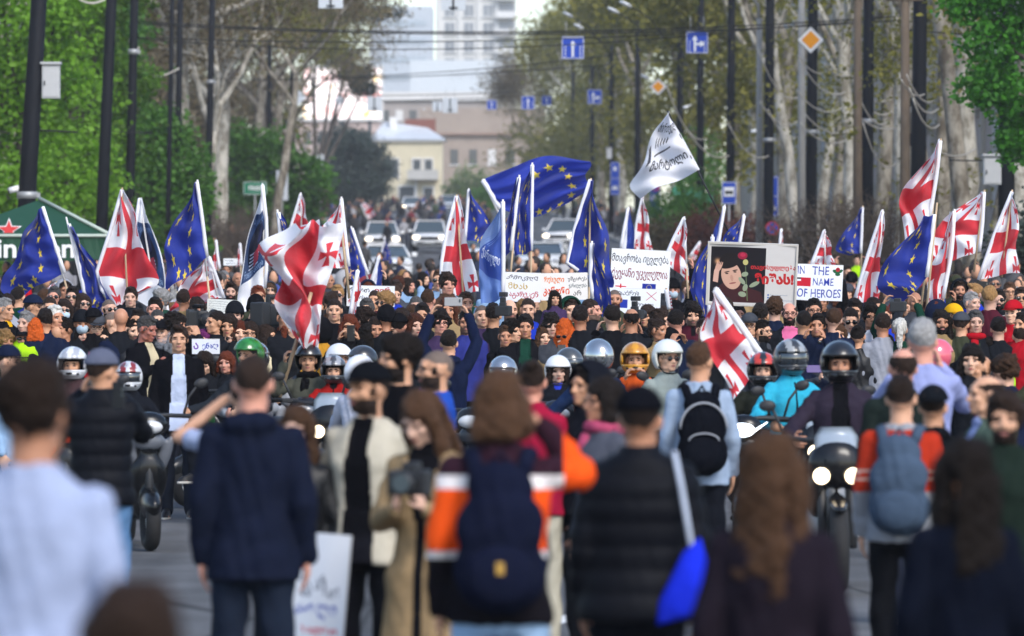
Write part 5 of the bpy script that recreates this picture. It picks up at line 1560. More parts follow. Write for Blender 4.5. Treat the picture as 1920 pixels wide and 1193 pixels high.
def text_tris(txt, bold=0.0):
 cu = bpy.data.curves.new('txt', 'FONT'); cu.body = txt; cu.size = 1.0; cu.align_x = 'LEFT'; cu.resolution_u = 3
 if bold: cu.offset = bold
 o = bpy.data.objects.new('txt', cu); _work.collection.objects.link(o)
 me = evaluate(o)
 v = vco(me)[:, :2].copy() if len(me.vertices) else np.zeros((0, 2))
 me.calc_loop_triangles()
 t = np.empty(len(me.loop_triangles) * 3, np.int32); me.loop_triangles.foreach_get('vertices', t)
 bpy.data.objects.remove(o); bpy.data.curves.remove(cu); bpy.data.meshes.remove(me)
 return v, t.reshape(-1, 3)
def draw_text(img, txt, x, y, w, h, col, bold=0.0, jitter=0.0, slope=0.0, seed=0, rot=0.0):
 """letters of txt fitted to the box x,y,w,h (top left, pixels)"""
 v, t = text_tris(txt, bold)
 if not len(v): return
 mn, mx = v.min(0), v.max(0)
 q = (v - mn) / np.maximum(mx - mn, 1e-6)
 X = x + q[:, 0] * w; Y = y + (1 - q[:, 1]) * h + slope * (q[:, 0]) * w
 if jitter:
  X = X + jitter * np.sin(q[:, 0] * 37 + q[:, 1] * 5 + seed); Y = Y + jitter * np.sin(q[:, 0] * 23 + seed * 2)
 if rot:
  cx, cy = x + w / 2, y + h / 2
  c, s_ = math.cos(rot), math.sin(rot)
  X, Y = cx + (X - cx) * c - (Y - cy) * s_, cy + (X - cx) * s_ + (Y - cy) * c
 P_ = np.stack([X, Y], 1)
 for a in t: fill_poly(img, P_[a], col)
def canvas(w, h, col): return np.ones((h, w, 3), np.float32) * rgb8(col)
def soften(img, n=1):
 for _ in range(n):
  img = (img + np.roll(img, 1, 0) + np.roll(img, -1, 0) + np.roll(img, 1, 1) + np.roll(img, -1, 1)) / 5
 return img
RED, WHITE = rgb8('#d3142b'), rgb8('#eeeef2')
def bolnisi(img, cx, cy, r, col):
 for k in range(4):
  a = PI / 2 * k
  pts = [(-.16, -.1), (-.16, .25), (-.42, 1.0), (.42, 1.0), (.16, .25), (.16, -.1)]
  pts = [(x * .95, yv) for x, yv in pts]
  fill_poly(img, [(cx + r * (x * math.cos(a) - yv * math.sin(a)), cy + r * (x * math.sin(a) + yv * math.cos(a))) for x, yv in pts], col)
def georgia():
 W, H = 300, 200
 im = canvas(W, H, '#eeeef2'); im[80:120] = RED; im[:, 130:170] = RED
 for cx in (65, 235):
  for cy in (40, 160): bolnisi(im, cx, cy, 25, RED)
 return im
def europe():
 W, H = 300, 200
 im = canvas(W, H, '#16309a')
 for k in range(12):
  a = 2 * PI * k / 12
  fill_poly(im, [(x, -y) for x, y in [(px_, py_) for px_, py_ in [(150 + 66 * math.sin(a) + q[0], -(100 - 66 * math.cos(a)) + q[1]) for q in [((13 if i % 2 == 0 else 5.2) * math.cos(PI / 2 + PI * i / 5), (13 if i % 2 == 0 else 5.2) * math.sin(PI / 2 + PI * i / 5)) for i in range(10)]]]], rgb8('#f2d230'))
 return im
def freedom():
 im = canvas(200, 300, '#eeeef2')
 im[70:232, 10:190] = rgb8('#22406f')
 fill_ell(im, 100, 150, 62, 62, rgb8('#141b33')); fill_ell(im, 120, 120, 22, 28, rgb8('#2a2f55'))
 for k in range(5): im[168 + k * 9:172 + k * 9, 60:140] = rgb8('#c6cbe0')
 fill_poly(im, [(95, 170), (135, 160), (140, 200), (105, 210)], rgb8('#b02540'))
 draw_text(im, 'საქართველოს', 22, 80, 156, 18, rgb8('#7fa0d0')); draw_text(im, 'Freedom', 30, 205, 70, 20, rgb8('#9fb8dc')); draw_text(im, 'Georgia', 108, 208, 70, 22, rgb8('#9fb8dc'))
 return im
def ribbon():
 im = canvas(200, 300, '#2d4fa4')
 fill_poly(im, [(0, 0), (200, 0), (200, 60), (0, 150)], rgb8('#7f9ccf'))
 for k in range(5): fill_poly(im, [(20 + k * 12, 120 + k * 3), (170, 60 + k * 9), (170, 62 + k * 9), (20 + k * 12, 123 + k * 3)], rgb8('#6f8fd0'))
 fill_poly(im, [(0, 200), (200, 250), (200, 300), (0, 300)], rgb8('#5f82c4'))
 draw_text(im, 'ქართული', 25, 150, 150, 40, rgb8('#f0f2f6'), bold=.01, rot=.25)
 return im
def lettered():
 im = canvas(300, 200, '#ececf2')
 draw_text(im, 'ბირთვულ', 90, 30, 190, 34, rgb8('#2a2a30'), bold=.015); draw_text(im, 'მარტოლი', 70, 128, 210, 34, rgb8('#2a2a30'), bold=.02)
 for k in range(5): fill_poly(im, [(95 + k * 22, 96 - k * 3), (110 + k * 22, 70), (114 + k * 22, 76), (100 + k * 22, 102 - k * 3)], rgb8('#2e2e36'))
 fill_poly(im, [(80, 116), (210, 100), (210, 104), (80, 120)], rgb8('#2e2e36'))
 fill_poly(im, [(30, 90), (52, 84), (58, 128), (34, 134)], rgb8('#46464e'))
 return im
def whiteblue():
 im = canvas(300, 200, '#1b3a98'); im[:, 0:110] = rgb8('#eeeef4'); return im
def ukraine():
 im = canvas(150, 100, '#e08a10'); im[:50] = rgb8('#222d78'); return im
def stripes():
 im = canvas(190, 100, '#eeeef2')
 for k in range(0, 13, 2): im[int(k * 7.7):int((k + 1) * 7.7)] = rgb8('#b22234')
 im[:54, :76] = rgb8('#2a2d6a'); 
 for i in range(5):
  for j in range(4): im[6 + j * 13:9 + j * 13, 6 + i * 15:9 + i * 15] = rgb8('#eeeef2')
 return im
IMG = {}
for nm, fn in (('georgia', georgia), ('europe', europe), ('freedom', freedom), ('ribbon', ribbon), ('lettered', lettered), ('whiteblue', whiteblue), ('ukraine', ukraine), ('stripes', stripes)):
 IMG[nm] = new_image(nm + '_print', fn())
def cloth_print(nm, tr=.30, dim=1.0):
 key = 'flagcloth_%s_%d_%d' % (nm, tr * 100, dim * 100)
 if key in _M: return _M[key]
 m = bpy.data.materials.new(key); _M[key] = m; m.use_nodes = True
 nt = m.node_tree; b = nt.nodes['Principled BSDF']; out = nt.nodes['Material Output']
 uv = nt.nodes.new('ShaderNodeUVMap'); im = nt.nodes.new('ShaderNodeTexImage'); im.image = IMG[nm]; im.extension = 'EXTEND'
 nt.links.new(uv.outputs[0], im.inputs[0])
 src = im.outputs[0]
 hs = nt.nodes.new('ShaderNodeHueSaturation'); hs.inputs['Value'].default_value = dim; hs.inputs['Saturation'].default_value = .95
 nt.links.new(src, hs.inputs['Color']); src = hs.outputs[0]
 nt.links.new(src, b.inputs['Base Color']); b.inputs['Roughness'].default_value = .62; b.inputs['Sheen Weight'].default_value = .12; b.inputs['Specular IOR Level'].default_value = .2
 n = nt.nodes.new('ShaderNodeTexNoise'); n.inputs['Scale'].default_value = 5; n.inputs['Detail'].default_value = 5
 tc = nt.nodes.new('ShaderNodeTexCoord'); nt.links.new(tc.outputs['Object'], n.inputs['Vector'])
 bp = nt.nodes.new('ShaderNodeBump'); bp.inputs['Strength'].default_value = .35; bp.inputs['Distance'].default_value = .05
 nt.links.new(n.outputs['Fac'], bp.inputs['Height']); nt.links.new(bp.outputs[0], b.inputs['Normal'])
 t = nt.nodes.new('ShaderNodeBsdfTranslucent'); mx = nt.nodes.new('ShaderNodeMixShader'); mx.inputs[0].default_value = tr
 nt.links.new(src, t.inputs['Color']); nt.links.new(b.outputs[0], mx.inputs[1]); nt.links.new(t.outputs[0], mx.inputs[2]); nt.links.new(mx.outputs[0], out.inputs['Surface'])
 return m
POLEW = mat('pole_white', (.62, .60, .60), .5, var=.06)
POLEWOOD = mat('pole_wood', (.46, .34, .22), .7, var=.2, vscale=8)
POLEBLACK = mat('pole_black', (.015, .015, .017), .4)

def flag(label, kind, s, pole, edge_h, edge_f, folds=3.0, amp=.055, poles='split', group='flags waved over the crowd', tr=.38, seed=0, flip=False, name='flag', dim=1.0, r=.013, bulge=0.0, low=0.0, sleeve=True, uvrot=0):
 """pole: (x0,y0,x1,y1) from tip to butt. edge_h: points from hoist top to hoist bottom. edge_f: the free edge, same sense.
 Points are where they show in the photograph; the cloth gets its folds in depth and real thickness of drape."""
 rr = random.Random(seed + len(label))
 tip, butt = P(pole[0], pole[1], s), P(pole[2], pole[3], s)
 e = empty(name, butt, label, 'flag', group)
 def path(pts, t):
  q = [P(x, y, s) for x, y in pts]
  L = [(b - a).length for a, b in zip(q[:-1], q[1:])]
  T = sum(L) * t
  for a, b, l in zip(q[:-1], q[1:], L):
   if T <= l or b is q[-1]: return a.lerp(b, min(T / max(l, 1e-6), 1))
   T -= l
 nu, nv = 36, 30
 ph = rr.uniform(0, 6); ph2 = rr.uniform(0, 6)
 H = [path(edge_h, j / nv) for j in range(nv + 1)]
 F = [path(edge_f, j / nv) for j in range(nv + 1)]
 def smooth(q):
  for _ in range(3): q = [q[0]] + [(q[i - 1] + q[i] * 2 + q[i + 1]) / 4 for i in range(1, len(q) - 1)] + [q[-1]]
  return q
 H, F = smooth(H), smooth(F)
 bm = bmesh.new(); uvl = bm.loops.layers.uv.new('UVMap')
 grid = []
 for j in range(nv + 1):
  v = j / nv; row = []
  for i in range(nu + 1):
   u = i / nu
   p = H[j].lerp(F[j], u)
   w = u ** .6
   a = amp * w
   p = p + Vector((0, 1, 0)) * (a * 1.5 * math.sin(2 * PI * folds * (u * .8 + v * .35) + ph) + a * .8 * math.sin(2 * PI * (folds * 1.9) * (u * .35 + v) + ph2))
   p = p + Vector((1, 0, 0)) * (a * .35 * math.sin(2 * PI * folds * .9 * (v + .4 * u) + ph2)) + Vector((0, 0, 1)) * (a * .30 * math.sin(2 * PI * folds * .8 * u + ph) * (1 - v * .3) - bulge * math.sin(PI * u) * (1 - v) - low * math.sin(PI * u) * v)
   row.append(bm.verts.new(p - butt))
  grid.append(row)
 for j in range(nv):
  for i in range(nu):
   f = bm.faces.new((grid[j][i], grid[j + 1][i], grid[j + 1][i + 1], grid[j][i + 1])); f.smooth = True
   for lp, (a, b) in zip(f.loops, ((i, j), (i, j + 1), (i + 1, j + 1), (i + 1, j))):
    U, V = .85 * a / nu, 1 - .85 * b / nv
    if uvrot == 1: U, V = .85 * b / nv, .08 + .84 * a / nu
    if kind not in ('georgia', 'europe'): U, V = a / nu, 1 - b / nv
    if flip: U = 1 - U
    lp[uvl].uv = (U, V)
 part('cloth', bm, cloth_print(kind, tr, dim), e)
 if sleeve:
  bm = bmesh.new()
  hp = [h - butt for h in H[::5]]
  tube(bm, hp, r * 1.9, 8); part('sleeve', bm, mat('sleeve_white', (.66, .66, .70), .8) , e, True)
 bm = bmesh.new()
 mid = Vector((0, 0, 0)).lerp(tip - butt, .42)
 if poles == 'split':
  tube(bm, [(0, 0, -.0), mid], [r, r], 8); part('pole_butt', bm, POLEWOOD, e, True)
  bm = bmesh.new(); tube(bm, [mid, tip - butt], [r * 1.05, r * .9], 8); part('pole', bm, POLEW, e, True)
 else:
  tube(bm, [(0, 0, 0), tip - butt], [r * 1.05, r * .9], 8); part('pole', bm, {'white': POLEW, 'wood': POLEWOOD, 'black': POLEBLACK}[poles], e, True)
 return e
GE, EU = 'red cross flags waved over the crowd', 'blue star flags waved over the crowd'
# ---- left third
flag('bright blue star flag bellying at the far left edge beside the beer tent', 'europe', 150, (80, 387, 150, 625), [(80, 388), (100, 450), (121, 512)], [(66, 400), (25, 480), (2, 548), (22, 563)], 2.2, .10, group=EU, seed=1, tr=.45)
flag('dark blue star flag hanging steeply beside the second black pole', 'europe', 150, (124, 407, 168, 600), [(129, 420), (146, 480), (160, 560)], [(132, 425), (180, 500), (214, 578), (190, 592)], 2.5, .07, group=EU, seed=2, poles='white', dim=.95)
flag('large red cross flag folded over its pole left of the tall blue one', 'georgia', 150, (229, 352, 241, 600), [(229, 356), (205, 440), (176, 525), (215, 575)], [(230, 356), (262, 430), (297, 535), (240, 566)], 2.0, .10, poles='wood', group=GE, seed=3)
flag('white flag with a dark blue printed field just left of the tall blue one', 'freedom', 142, (262, 371, 300, 620), [(262, 372), (254, 420), (252, 500), (250, 560)], [(264, 372), (290, 430), (310, 520), (318, 596)], 1.6, .06, group='printed banners', seed=4, poles='white')
flag('tall dark blue star flag with bright yellow stars at the left', 'europe', 155, (370, 337, 402, 650), [(369, 341), (379, 410), (388, 482)], [(366, 345), (330, 420), (304, 470), (314, 548)], 1.8, .09, group=EU, seed=5)
flag('red cross flag drooping below the tall dark blue one', 'georgia', 148, (392, 480, 425, 640), [(392, 482), (402, 510), (420, 560)], [(386, 484), (350, 525), (312, 585), (335, 590), (370, 570)], 2.4, .10, group=GE, seed=6)
flag('orange and blue flag corner poking up between white cloths', 'ukraine', 150, (311, 560, 316, 640), [(310, 562), (314, 585), (314, 606)], [(308, 562), (298, 585), (289, 603)], 1.5, .03, group='small flags in the crowd', seed=7, poles='wood')
flag('small red cross flag furled behind the tall dark blue one', 'georgia', 110, (405, 449, 412, 530), [(405, 451), (408, 480), (412, 505)], [(405, 451), (400, 480), (399, 508)], 1.5, .03, group='small flags in the crowd', seed=8)
flag('tiny furled red cross flag left of the white printed banner', 'georgia', 105, (450, 455, 452, 520), [(450, 457), (452, 480), (453, 498)], [(450, 457), (444, 482), (443, 500)], 1.5, .03, group='small flags in the crowd', seed=9)
flag('white banner with a blue printed field hanging from a pole beside the cameraman', 'freedom', 150, (492, 344, 497, 600), [(492, 347), (500, 420), (500, 500), (496, 540)], [(490, 348), (468, 450), (440, 565), (458, 592)], 1.6, .07, group='printed banners', seed=10, flip=True)
flag('dark blue star flag on a white pole left of the swirling red cross flag', 'europe', 165, (520, 393, 530, 520), [(522, 398), (526, 440), (528, 480)], [(524, 400), (545, 440), (556, 478)], 1.5, .06, group=EU, seed=11, poles='white', dim=.95)
flag('narrow red cross flag standing behind the swirling one', 'georgia', 120, (564, 361, 566, 480), [(564, 364), (553, 400), (541, 440)], [(565, 364), (578, 410), (586, 470)], 1.8, .06, group=GE, seed=12)
flag('big swirling red cross flag caught mid wave above the black helmets', 'georgia', 215, (584, 548, 524, 745), [(648, 420), (632, 480), (604, 560), (597, 652)], [(540, 420), (488, 468), (526, 556), (552, 645)], 2.2, .20, poles='wood', group=GE, seed=13, tr=.25, sleeve=False, r=.018, uvrot=1)
flag('loose red and white tail of cloth lifted above the swirling flag', 'georgia', 200, (640, 425, 655, 560), [(640, 420), (632, 460), (598, 560)], [(585, 420), (550, 440), (560, 520)], 2.0, .16, group=GE, seed=31, sleeve=False, poles='wood')
flag('red cross flag on a straight pole right of the swirling one', 'georgia', 140, (640, 369, 656, 560), [(640, 373), (646, 430), (654, 500)], [(638, 374), (612, 420), (590, 470), (606, 506)], 1.8, .06, group=GE, seed=14)
flag('narrow dark blue star flag on a slanting white pole', 'europe', 125, (658, 424, 693, 535), [(660, 428), (674, 470), (690, 515)], [(657, 430), (652, 480), (654, 532)], 1.4, .05, group=EU, seed=15, poles='white')
flag('slender white and blue furled flag leaning left', 'whiteblue', 125, (712, 478, 688, 545), [(711, 481), (704, 505), (697, 536)], [(713, 482), (716, 508), (717, 537)], 1.2, .03, group='small flags in the crowd', seed=16, poles='white')
flag('furled red and white flag before the black and red placard', 'georgia', 165, (671, 505, 655, 600), [(671, 507), (664, 545), (657, 590)], [(673, 508), (676, 545), (668, 590)], 1.2, .03, group='small flags in the crowd', seed=17, poles='white')
flag('small dark star flag far off in front of the first white car', 'europe', 72, (722, 443, 724, 500), [(722, 446), (716, 470), (714, 493)], [(723, 446), (730, 470), (736, 493)], 1.4, .04, group='small flags in the crowd', seed=18)
flag('tiny red cross flag waving far away above the first white car', 'georgia', 34, (676, 383, 696, 420), [(677, 384), (684, 400), (690, 412)], [(684, 380), (700, 392), (704, 404)], 1.4, .08, group='small flags in the crowd', seed=19, r=.02)
# ---- middle
flag('tall red cross flag facing the camera right of the far white cars', 'georgia', 150, (856, 365, 870, 580), [(856, 368), (836, 440), (827, 500), (828, 556)], [(857, 368), (874, 430), (885, 490), (897, 548)], 1.5, .07, poles='wood', group=GE, seed=20, uvrot=1)
flag('dark blue star flag slanting right behind the tall red cross flag', 'europe', 125, (879, 353, 870, 500), [(879, 356), (875, 410), (872, 450)], [(881, 356), (906, 400), (926, 428), (915, 456)], 1.6, .06, group=EU, seed=21, poles='white')
flag('huge bright blue star flag billowing high over the middle of the crowd', 'europe', 118, (905, 336, 950, 430), [(905, 338), (920, 362), (938, 392)], [(1098, 297), (1107, 330), (1087, 366)], 1.7, .20, group=EU, seed=22, poles='white', tr=.5, r=.022, dim=1.35, bulge=-.14, low=.22)  # raised dim paints the light shining through into the cloth colour
flag('dark blue star flag hanging close to a white pole before the billowing one', 'europe', 150, (998, 305, 995, 560), [(998, 309), (997, 390), (996, 470)], [(996, 310), (972, 380), (962, 450), (970, 482)], 1.6, .07, group=EU, seed=23, dim=.95)
flag('dark blue flag on a slanting pale pole left of the billowing one', 'europe', 155, (974, 328, 955, 540), [(973, 333), (966, 400), (958, 470)], [(971, 334), (946, 420), (930, 500)], 1.4, .06, group=EU, seed=24, dim=.9)
flag('light blue banner with white lettering hanging from a white pole', 'ribbon', 165, (943, 374, 944, 590), [(943, 378), (944, 470), (943, 560)], [(941, 379), (906, 450), (893, 520), (904, 572)], 1.6, .07, group='printed banners', seed=25, poles='white', flip=True)
flag('large dark blue star flag split by its pole right of the billowing one', 'europe', 155, (1108, 334, 1103, 560), [(1107, 337), (1080, 420), (1061, 500), (1084, 508)], [(1110, 337), (1132, 420), (1157, 528), (1140, 545)], 1.8, .10, group=EU, seed=26, poles='wood', dim=.95)
flag('blue star flag hanging low in front of the profile man in black', 'europe', 175, (1110, 452, 1102, 600), [(1110, 456), (1107, 520), (1112, 560)], [(1113, 456), (1136, 530), (1156, 600), (1150, 622)], 1.5, .06, group=EU, seed=27, dim=.9)
flag('white and blue furled flag behind the top of the white placard', 'whiteblue', 125, (1179, 388, 1163, 480), [(1178, 391), (1170, 430), (1164, 466)], [(1182, 393), (1188, 430), (1190, 468)], 1.3, .03, group='small flags in the crowd', seed=28, poles='white')
flag('red cross flag upright behind the white handwritten placard', 'georgia', 115, (1205, 366, 1214, 480), [(1205, 369), (1195, 410), (1187, 466)], [(1206, 369), (1217, 420), (1223, 470)], 1.6, .05, group=GE, seed=29, uvrot=1)
flag('white flag with black lettering flung back from a long black stick', 'lettered', 130, (1251, 207, 1386, 475), [(1251, 209), (1282, 262), (1312, 318)], [(1250, 212), (1210, 280), (1182, 345), (1206, 370)], 1.6, .14, group='printed banners', seed=30, poles='black', sleeve=False, flip=True)
flag('red cross flag left of the portrait placard', 'georgia', 150, (1283, 406, 1290, 560), [(1283, 409), (1262, 450), (1245, 490)], [(1284, 409), (1288, 470), (1290, 530)], 1.6, .05, group=GE, seed=32, uvrot=1)
flag('blue flag rising behind the top edge of the portrait placard', 'europe', 140, (1395, 401, 1386, 480), [(1395, 404), (1391, 430), (1386, 460)], [(1393, 404), (1368, 430), (1348, 462)], 1.4, .05, group=EU, seed=33, poles='white')
flag('furled white and dark blue flag left of the blue one above the portrait', 'whiteblue', 135, (1359, 384, 1345, 470), [(1358, 387), (1352, 425), (1346, 462)], [(1357, 388), (1340, 425), (1334, 462)], 1.3, .03, group='small flags in the crowd', seed=34, poles='white')
flag('blue star flag hanging down along the left side of the portrait placard', 'europe', 165, (1336, 440, 1326, 640), [(1336, 444), (1332, 520), (1328, 600)], [(1330, 446), (1304, 500), (1290, 540), (1310, 590)], 1.4, .05, group=EU, seed=35, poles='white', dim=1.0)
flag('large red cross flag in front held low by the striped helmet rider', 'georgia', 228, (1341, 539, 1480, 790), [(1341, 543), (1385, 605), (1428, 668)], [(1338, 545), (1314, 630), (1345, 700), (1374, 752)], 1.5, .07, group=GE, seed=36, poles='white', r=.016)
flag('small striped flag held beside the hand written placard', 'stripes', 170, (1249, 540, 1258, 600), [(1249, 543), (1252, 562), (1255, 580)], [(1250, 543), (1260, 562), (1262, 582)], 1.2, .02, group='small flags in the crowd', seed=37, poles='wood')
flag('tiny white and red flag far back right of the red cross flag', 'georgia', 95, (1313, 452, 1290, 490), [(1312, 454), (1302, 468), (1294, 480)], [(1314, 455), (1312, 472), (1302, 490)], 1.2, .03, group='small flags in the crowd', seed=38, poles='white')
# ---- right
flag('slender furled red cross flag above the portrait placard', 'georgia', 115, (1465, 428, 1468, 480), [(1465, 430), (1463, 448), (1462, 464)], [(1466, 430), (1468, 448), (1470, 464)], 1.2, .02, group='small flags in the crowd', seed=39)
flag('red cross flag rising behind the heroes placard', 'georgia', 140, (1546, 430, 1548, 540), [(1546, 433), (1534, 465), (1520, 500)], [(1547, 433), (1558, 465), (1566, 500)], 1.6, .05, group=GE, seed=40)
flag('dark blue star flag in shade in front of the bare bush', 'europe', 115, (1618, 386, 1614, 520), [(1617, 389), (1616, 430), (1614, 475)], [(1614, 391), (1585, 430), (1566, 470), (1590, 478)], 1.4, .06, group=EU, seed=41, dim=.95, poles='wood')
flag('long narrow red cross flag left of the large dark blue one', 'georgia', 150, (1655, 393, 1640, 600), [(1655, 396), (1630, 470), (1602, 565)], [(1656, 396), (1654, 480), (1644, 570)], 1.6, .07, group=GE, seed=42, uvrot=1)
flag('tallest red cross flag on the right, white with one red band', 'georgia', 165, (1764, 260, 1722, 620), [(1763, 264), (1756, 330), (1742, 414)], [(1762, 265), (1715, 335), (1676, 390), (1704, 480)], 1.8, .12, group=GE, seed=43, poles='wood')
flag('large dark blue star flag hanging beneath the tallest red cross flag', 'europe', 168, (1757, 380, 1733, 625), [(1752, 402), (1745, 460), (1738, 520)], [(1725, 410), (1660, 490), (1637, 540), (1692, 568)], 1.5, .08, group=EU, seed=44, poles='wood', dim=.95)
flag('red cross flag spread out on a pole slanting right', 'georgia', 150, (1846, 356, 1826, 510), [(1845, 360), (1842, 420), (1836, 472)], [(1840, 362), (1790, 400), (1742, 440), (1752, 500)], 1.8, .08, group=GE, seed=45, poles='wood')
flag('red cross flag hanging limp between the dark blue one and the spread one', 'georgia', 160, (1790, 392, 1764, 600), [(1789, 396), (1785, 470), (1768, 560)], [(1786, 398), (1756, 480), (1736, 545), (1738, 600)], 1.8, .07, group=GE, seed=46, poles='split', uvrot=1)
flag('red cross flag farthest right leaning over the crowd', 'georgia', 150, (1898, 356, 1878, 520), [(1898, 360), (1868, 430), (1835, 525)], [(1900, 360), (1908, 430), (1911, 510)], 1.6, .07, group=GE, seed=47, poles='wood')
flag('little blue star flag held up by a hand at the far left', 'europe', 170, (52, 562, 37, 620), [(51, 564), (44, 578), (32, 584)], [(58, 578), (56, 592), (48, 598)], 1.0, .015, group='small flags in the crowd', seed=48, poles='wood', sleeve=False)
flag('white and blue furled flag before the olive cap on the right', 'whiteblue', 180, (1835, 600, 1826, 660), [(1834, 602), (1831, 622), (1828, 648)], [(1836, 602), (1833, 622), (1816, 650)], 1.0, .02, group='small flags in the crowd', seed=49, poles='white')
flag('red and white scrap of a flag behind the left hand blue flag', 'georgia', 140, (106, 528, 110, 590), [(106, 530), (108, 545), (109, 556)], [(98, 532), (80, 545), (70, 556)], 1.2, .03, group='small flags in the crowd', seed=50, poles='wood')
# ================================================================== PLACARDS
INK, INKR, INKB, INKO = rgb8('#22242c'), rgb8('#b01828'), rgb8('#2a3c9c'), rgb8('#e06a14')
def mini_europe(im, x, y, w, h):
 im[y:y + h, x:x + w] = rgb8('#1c2f96')
 for k in range(12):
  a = 2 * PI * k / 12
  fill_ell(im, x + w / 2 + h * .33 * math.cos(a), y + h / 2 + h * .33 * math.sin(a), h * .05, h * .05, rgb8('#e8d060'))
def img_say():
 im = canvas(360, 180, '#e9ebf0')
 draw_text(im, 'რუოთ', 20, 14, 150, 54, INK, .012, 2, seed=1); draw_text(im, 'ვერ', 210, 10, 120, 62, INKR, .012, 2, seed=2)
 draw_text(im, 'დაისჯებულდა', 40, 84, 290, 44, INK, .012, 2, seed=3); draw_text(im, 'რუ', 12, 120, 50, 46, INKR, .015, 2); draw_text(im, 'ხალხი', 190, 140, 120, 36, INK, .01, 2)
 return im
def img_aga():
 im = canvas(300, 220, '#e6e6ea')
 draw_text(im, 'არმოკვლუ', 14, 20, 260, 40, INK, .01, 3, seed=4); draw_text(im, 'მხას', 30, 76, 160, 48, rgb8('#b89a3a'), .012, 2); draw_text(im, 'აგარეკენ', 40, 140, 240, 56, INKR, .012, 3, seed=5)
 return im
def img_rus():
 im = canvas(360, 220, '#e8e4e0')
 draw_text(im, 'რუსული', 30, 24, 150, 62, INKO, .02, 2, seed=6); draw_text(im, 'კანონი', 20, 110, 200, 80, rgb8('#d84a1c'), .03, 2, seed=7); draw_text(im, 'უმცირეს', 210, 30, 140, 40, INK, .01, 2); draw_text(im, 'ქართულებს', 215, 86, 135, 40, rgb8('#3a4a50'), .01, 2); draw_text(im, 'არ', 250, 140, 60, 44, INK, .01)
 return im
def img_change():
 im = canvas(420, 300, '#eceef2')
 draw_text(im, 'მთავრობა იცვლება', 6, 34, 400, 74, INK, .010, 3, seed=8); draw_text(im, 'ქვეყანი უცვლელია', 10, 134, 396, 84, rgb8('#7a1c2e'), .014, 3, seed=9)
 im[248:284, 40:116] = rgb8('#f4f4f6'); im[262:270, 40:116] = RED; im[248:284, 72:82] = RED
 mini_europe(im, 230, 238, 96, 52)
 return im
def img_drift():
 im = canvas(380, 250, '#e6e9ee')
 draw_text(im, 'მდაბრის', 60, 14, 170, 46, rgb8('#4a4c58'), .008, 3, seed=10)
 for a, b in (((280, 20), (350, 80)), ((350, 20), (280, 80))): fill_poly(im, [(a[0] - 3, a[1]), (a[0] + 3, a[1]), (b[0] + 3, b[1]), (b[0] - 3, b[1])], INKR)
 im[80:140, 30:150] = rgb8('#2438a0')
 draw_text(im, 'ბოლო', 220, 96, 110, 38, rgb8('#4a4c58'), .008, 2); draw_text(im, 'ქართველობა', 70, 172, 270, 50, rgb8('#4a4c58'), .008, 3, seed=11)
 return im
def img_heroes():
 im = canvas(360, 280, '#eceef4')
 draw_text(im, 'IN', 10, 14, 52, 62, INKB, .004, 2); draw_text(im, 'THE', 122, 14, 128, 66, INKB, .004, 2); draw_text(im, 'NAME', 128, 104, 160, 58, INKB, .004, 2, seed=3); draw_text(im, 'OF HEROES', 8, 190, 340, 66, INKB, .004, 2, seed=4)
 im[104:172, 4:112] = rgb8('#c42034'); im[104:132, 4:36] = rgb8('#20222a'); im[118:132, 4:36] = rgb8('#eceef4')
 fill_ell(im, 302, 50, 26, 14, rgb8('#1e5a38'), .4); fill_ell(im, 336, 48, 24, 12, rgb8('#1e5a38'), -.5); fill_ell(im, 318, 72, 20, 12, rgb8('#1e5a38')); fill_ell(im, 318, 34, 17, 17, rgb8('#b42838')); fill_ell(im, 318, 32, 8, 7, rgb8('#7c1624'))
 return im
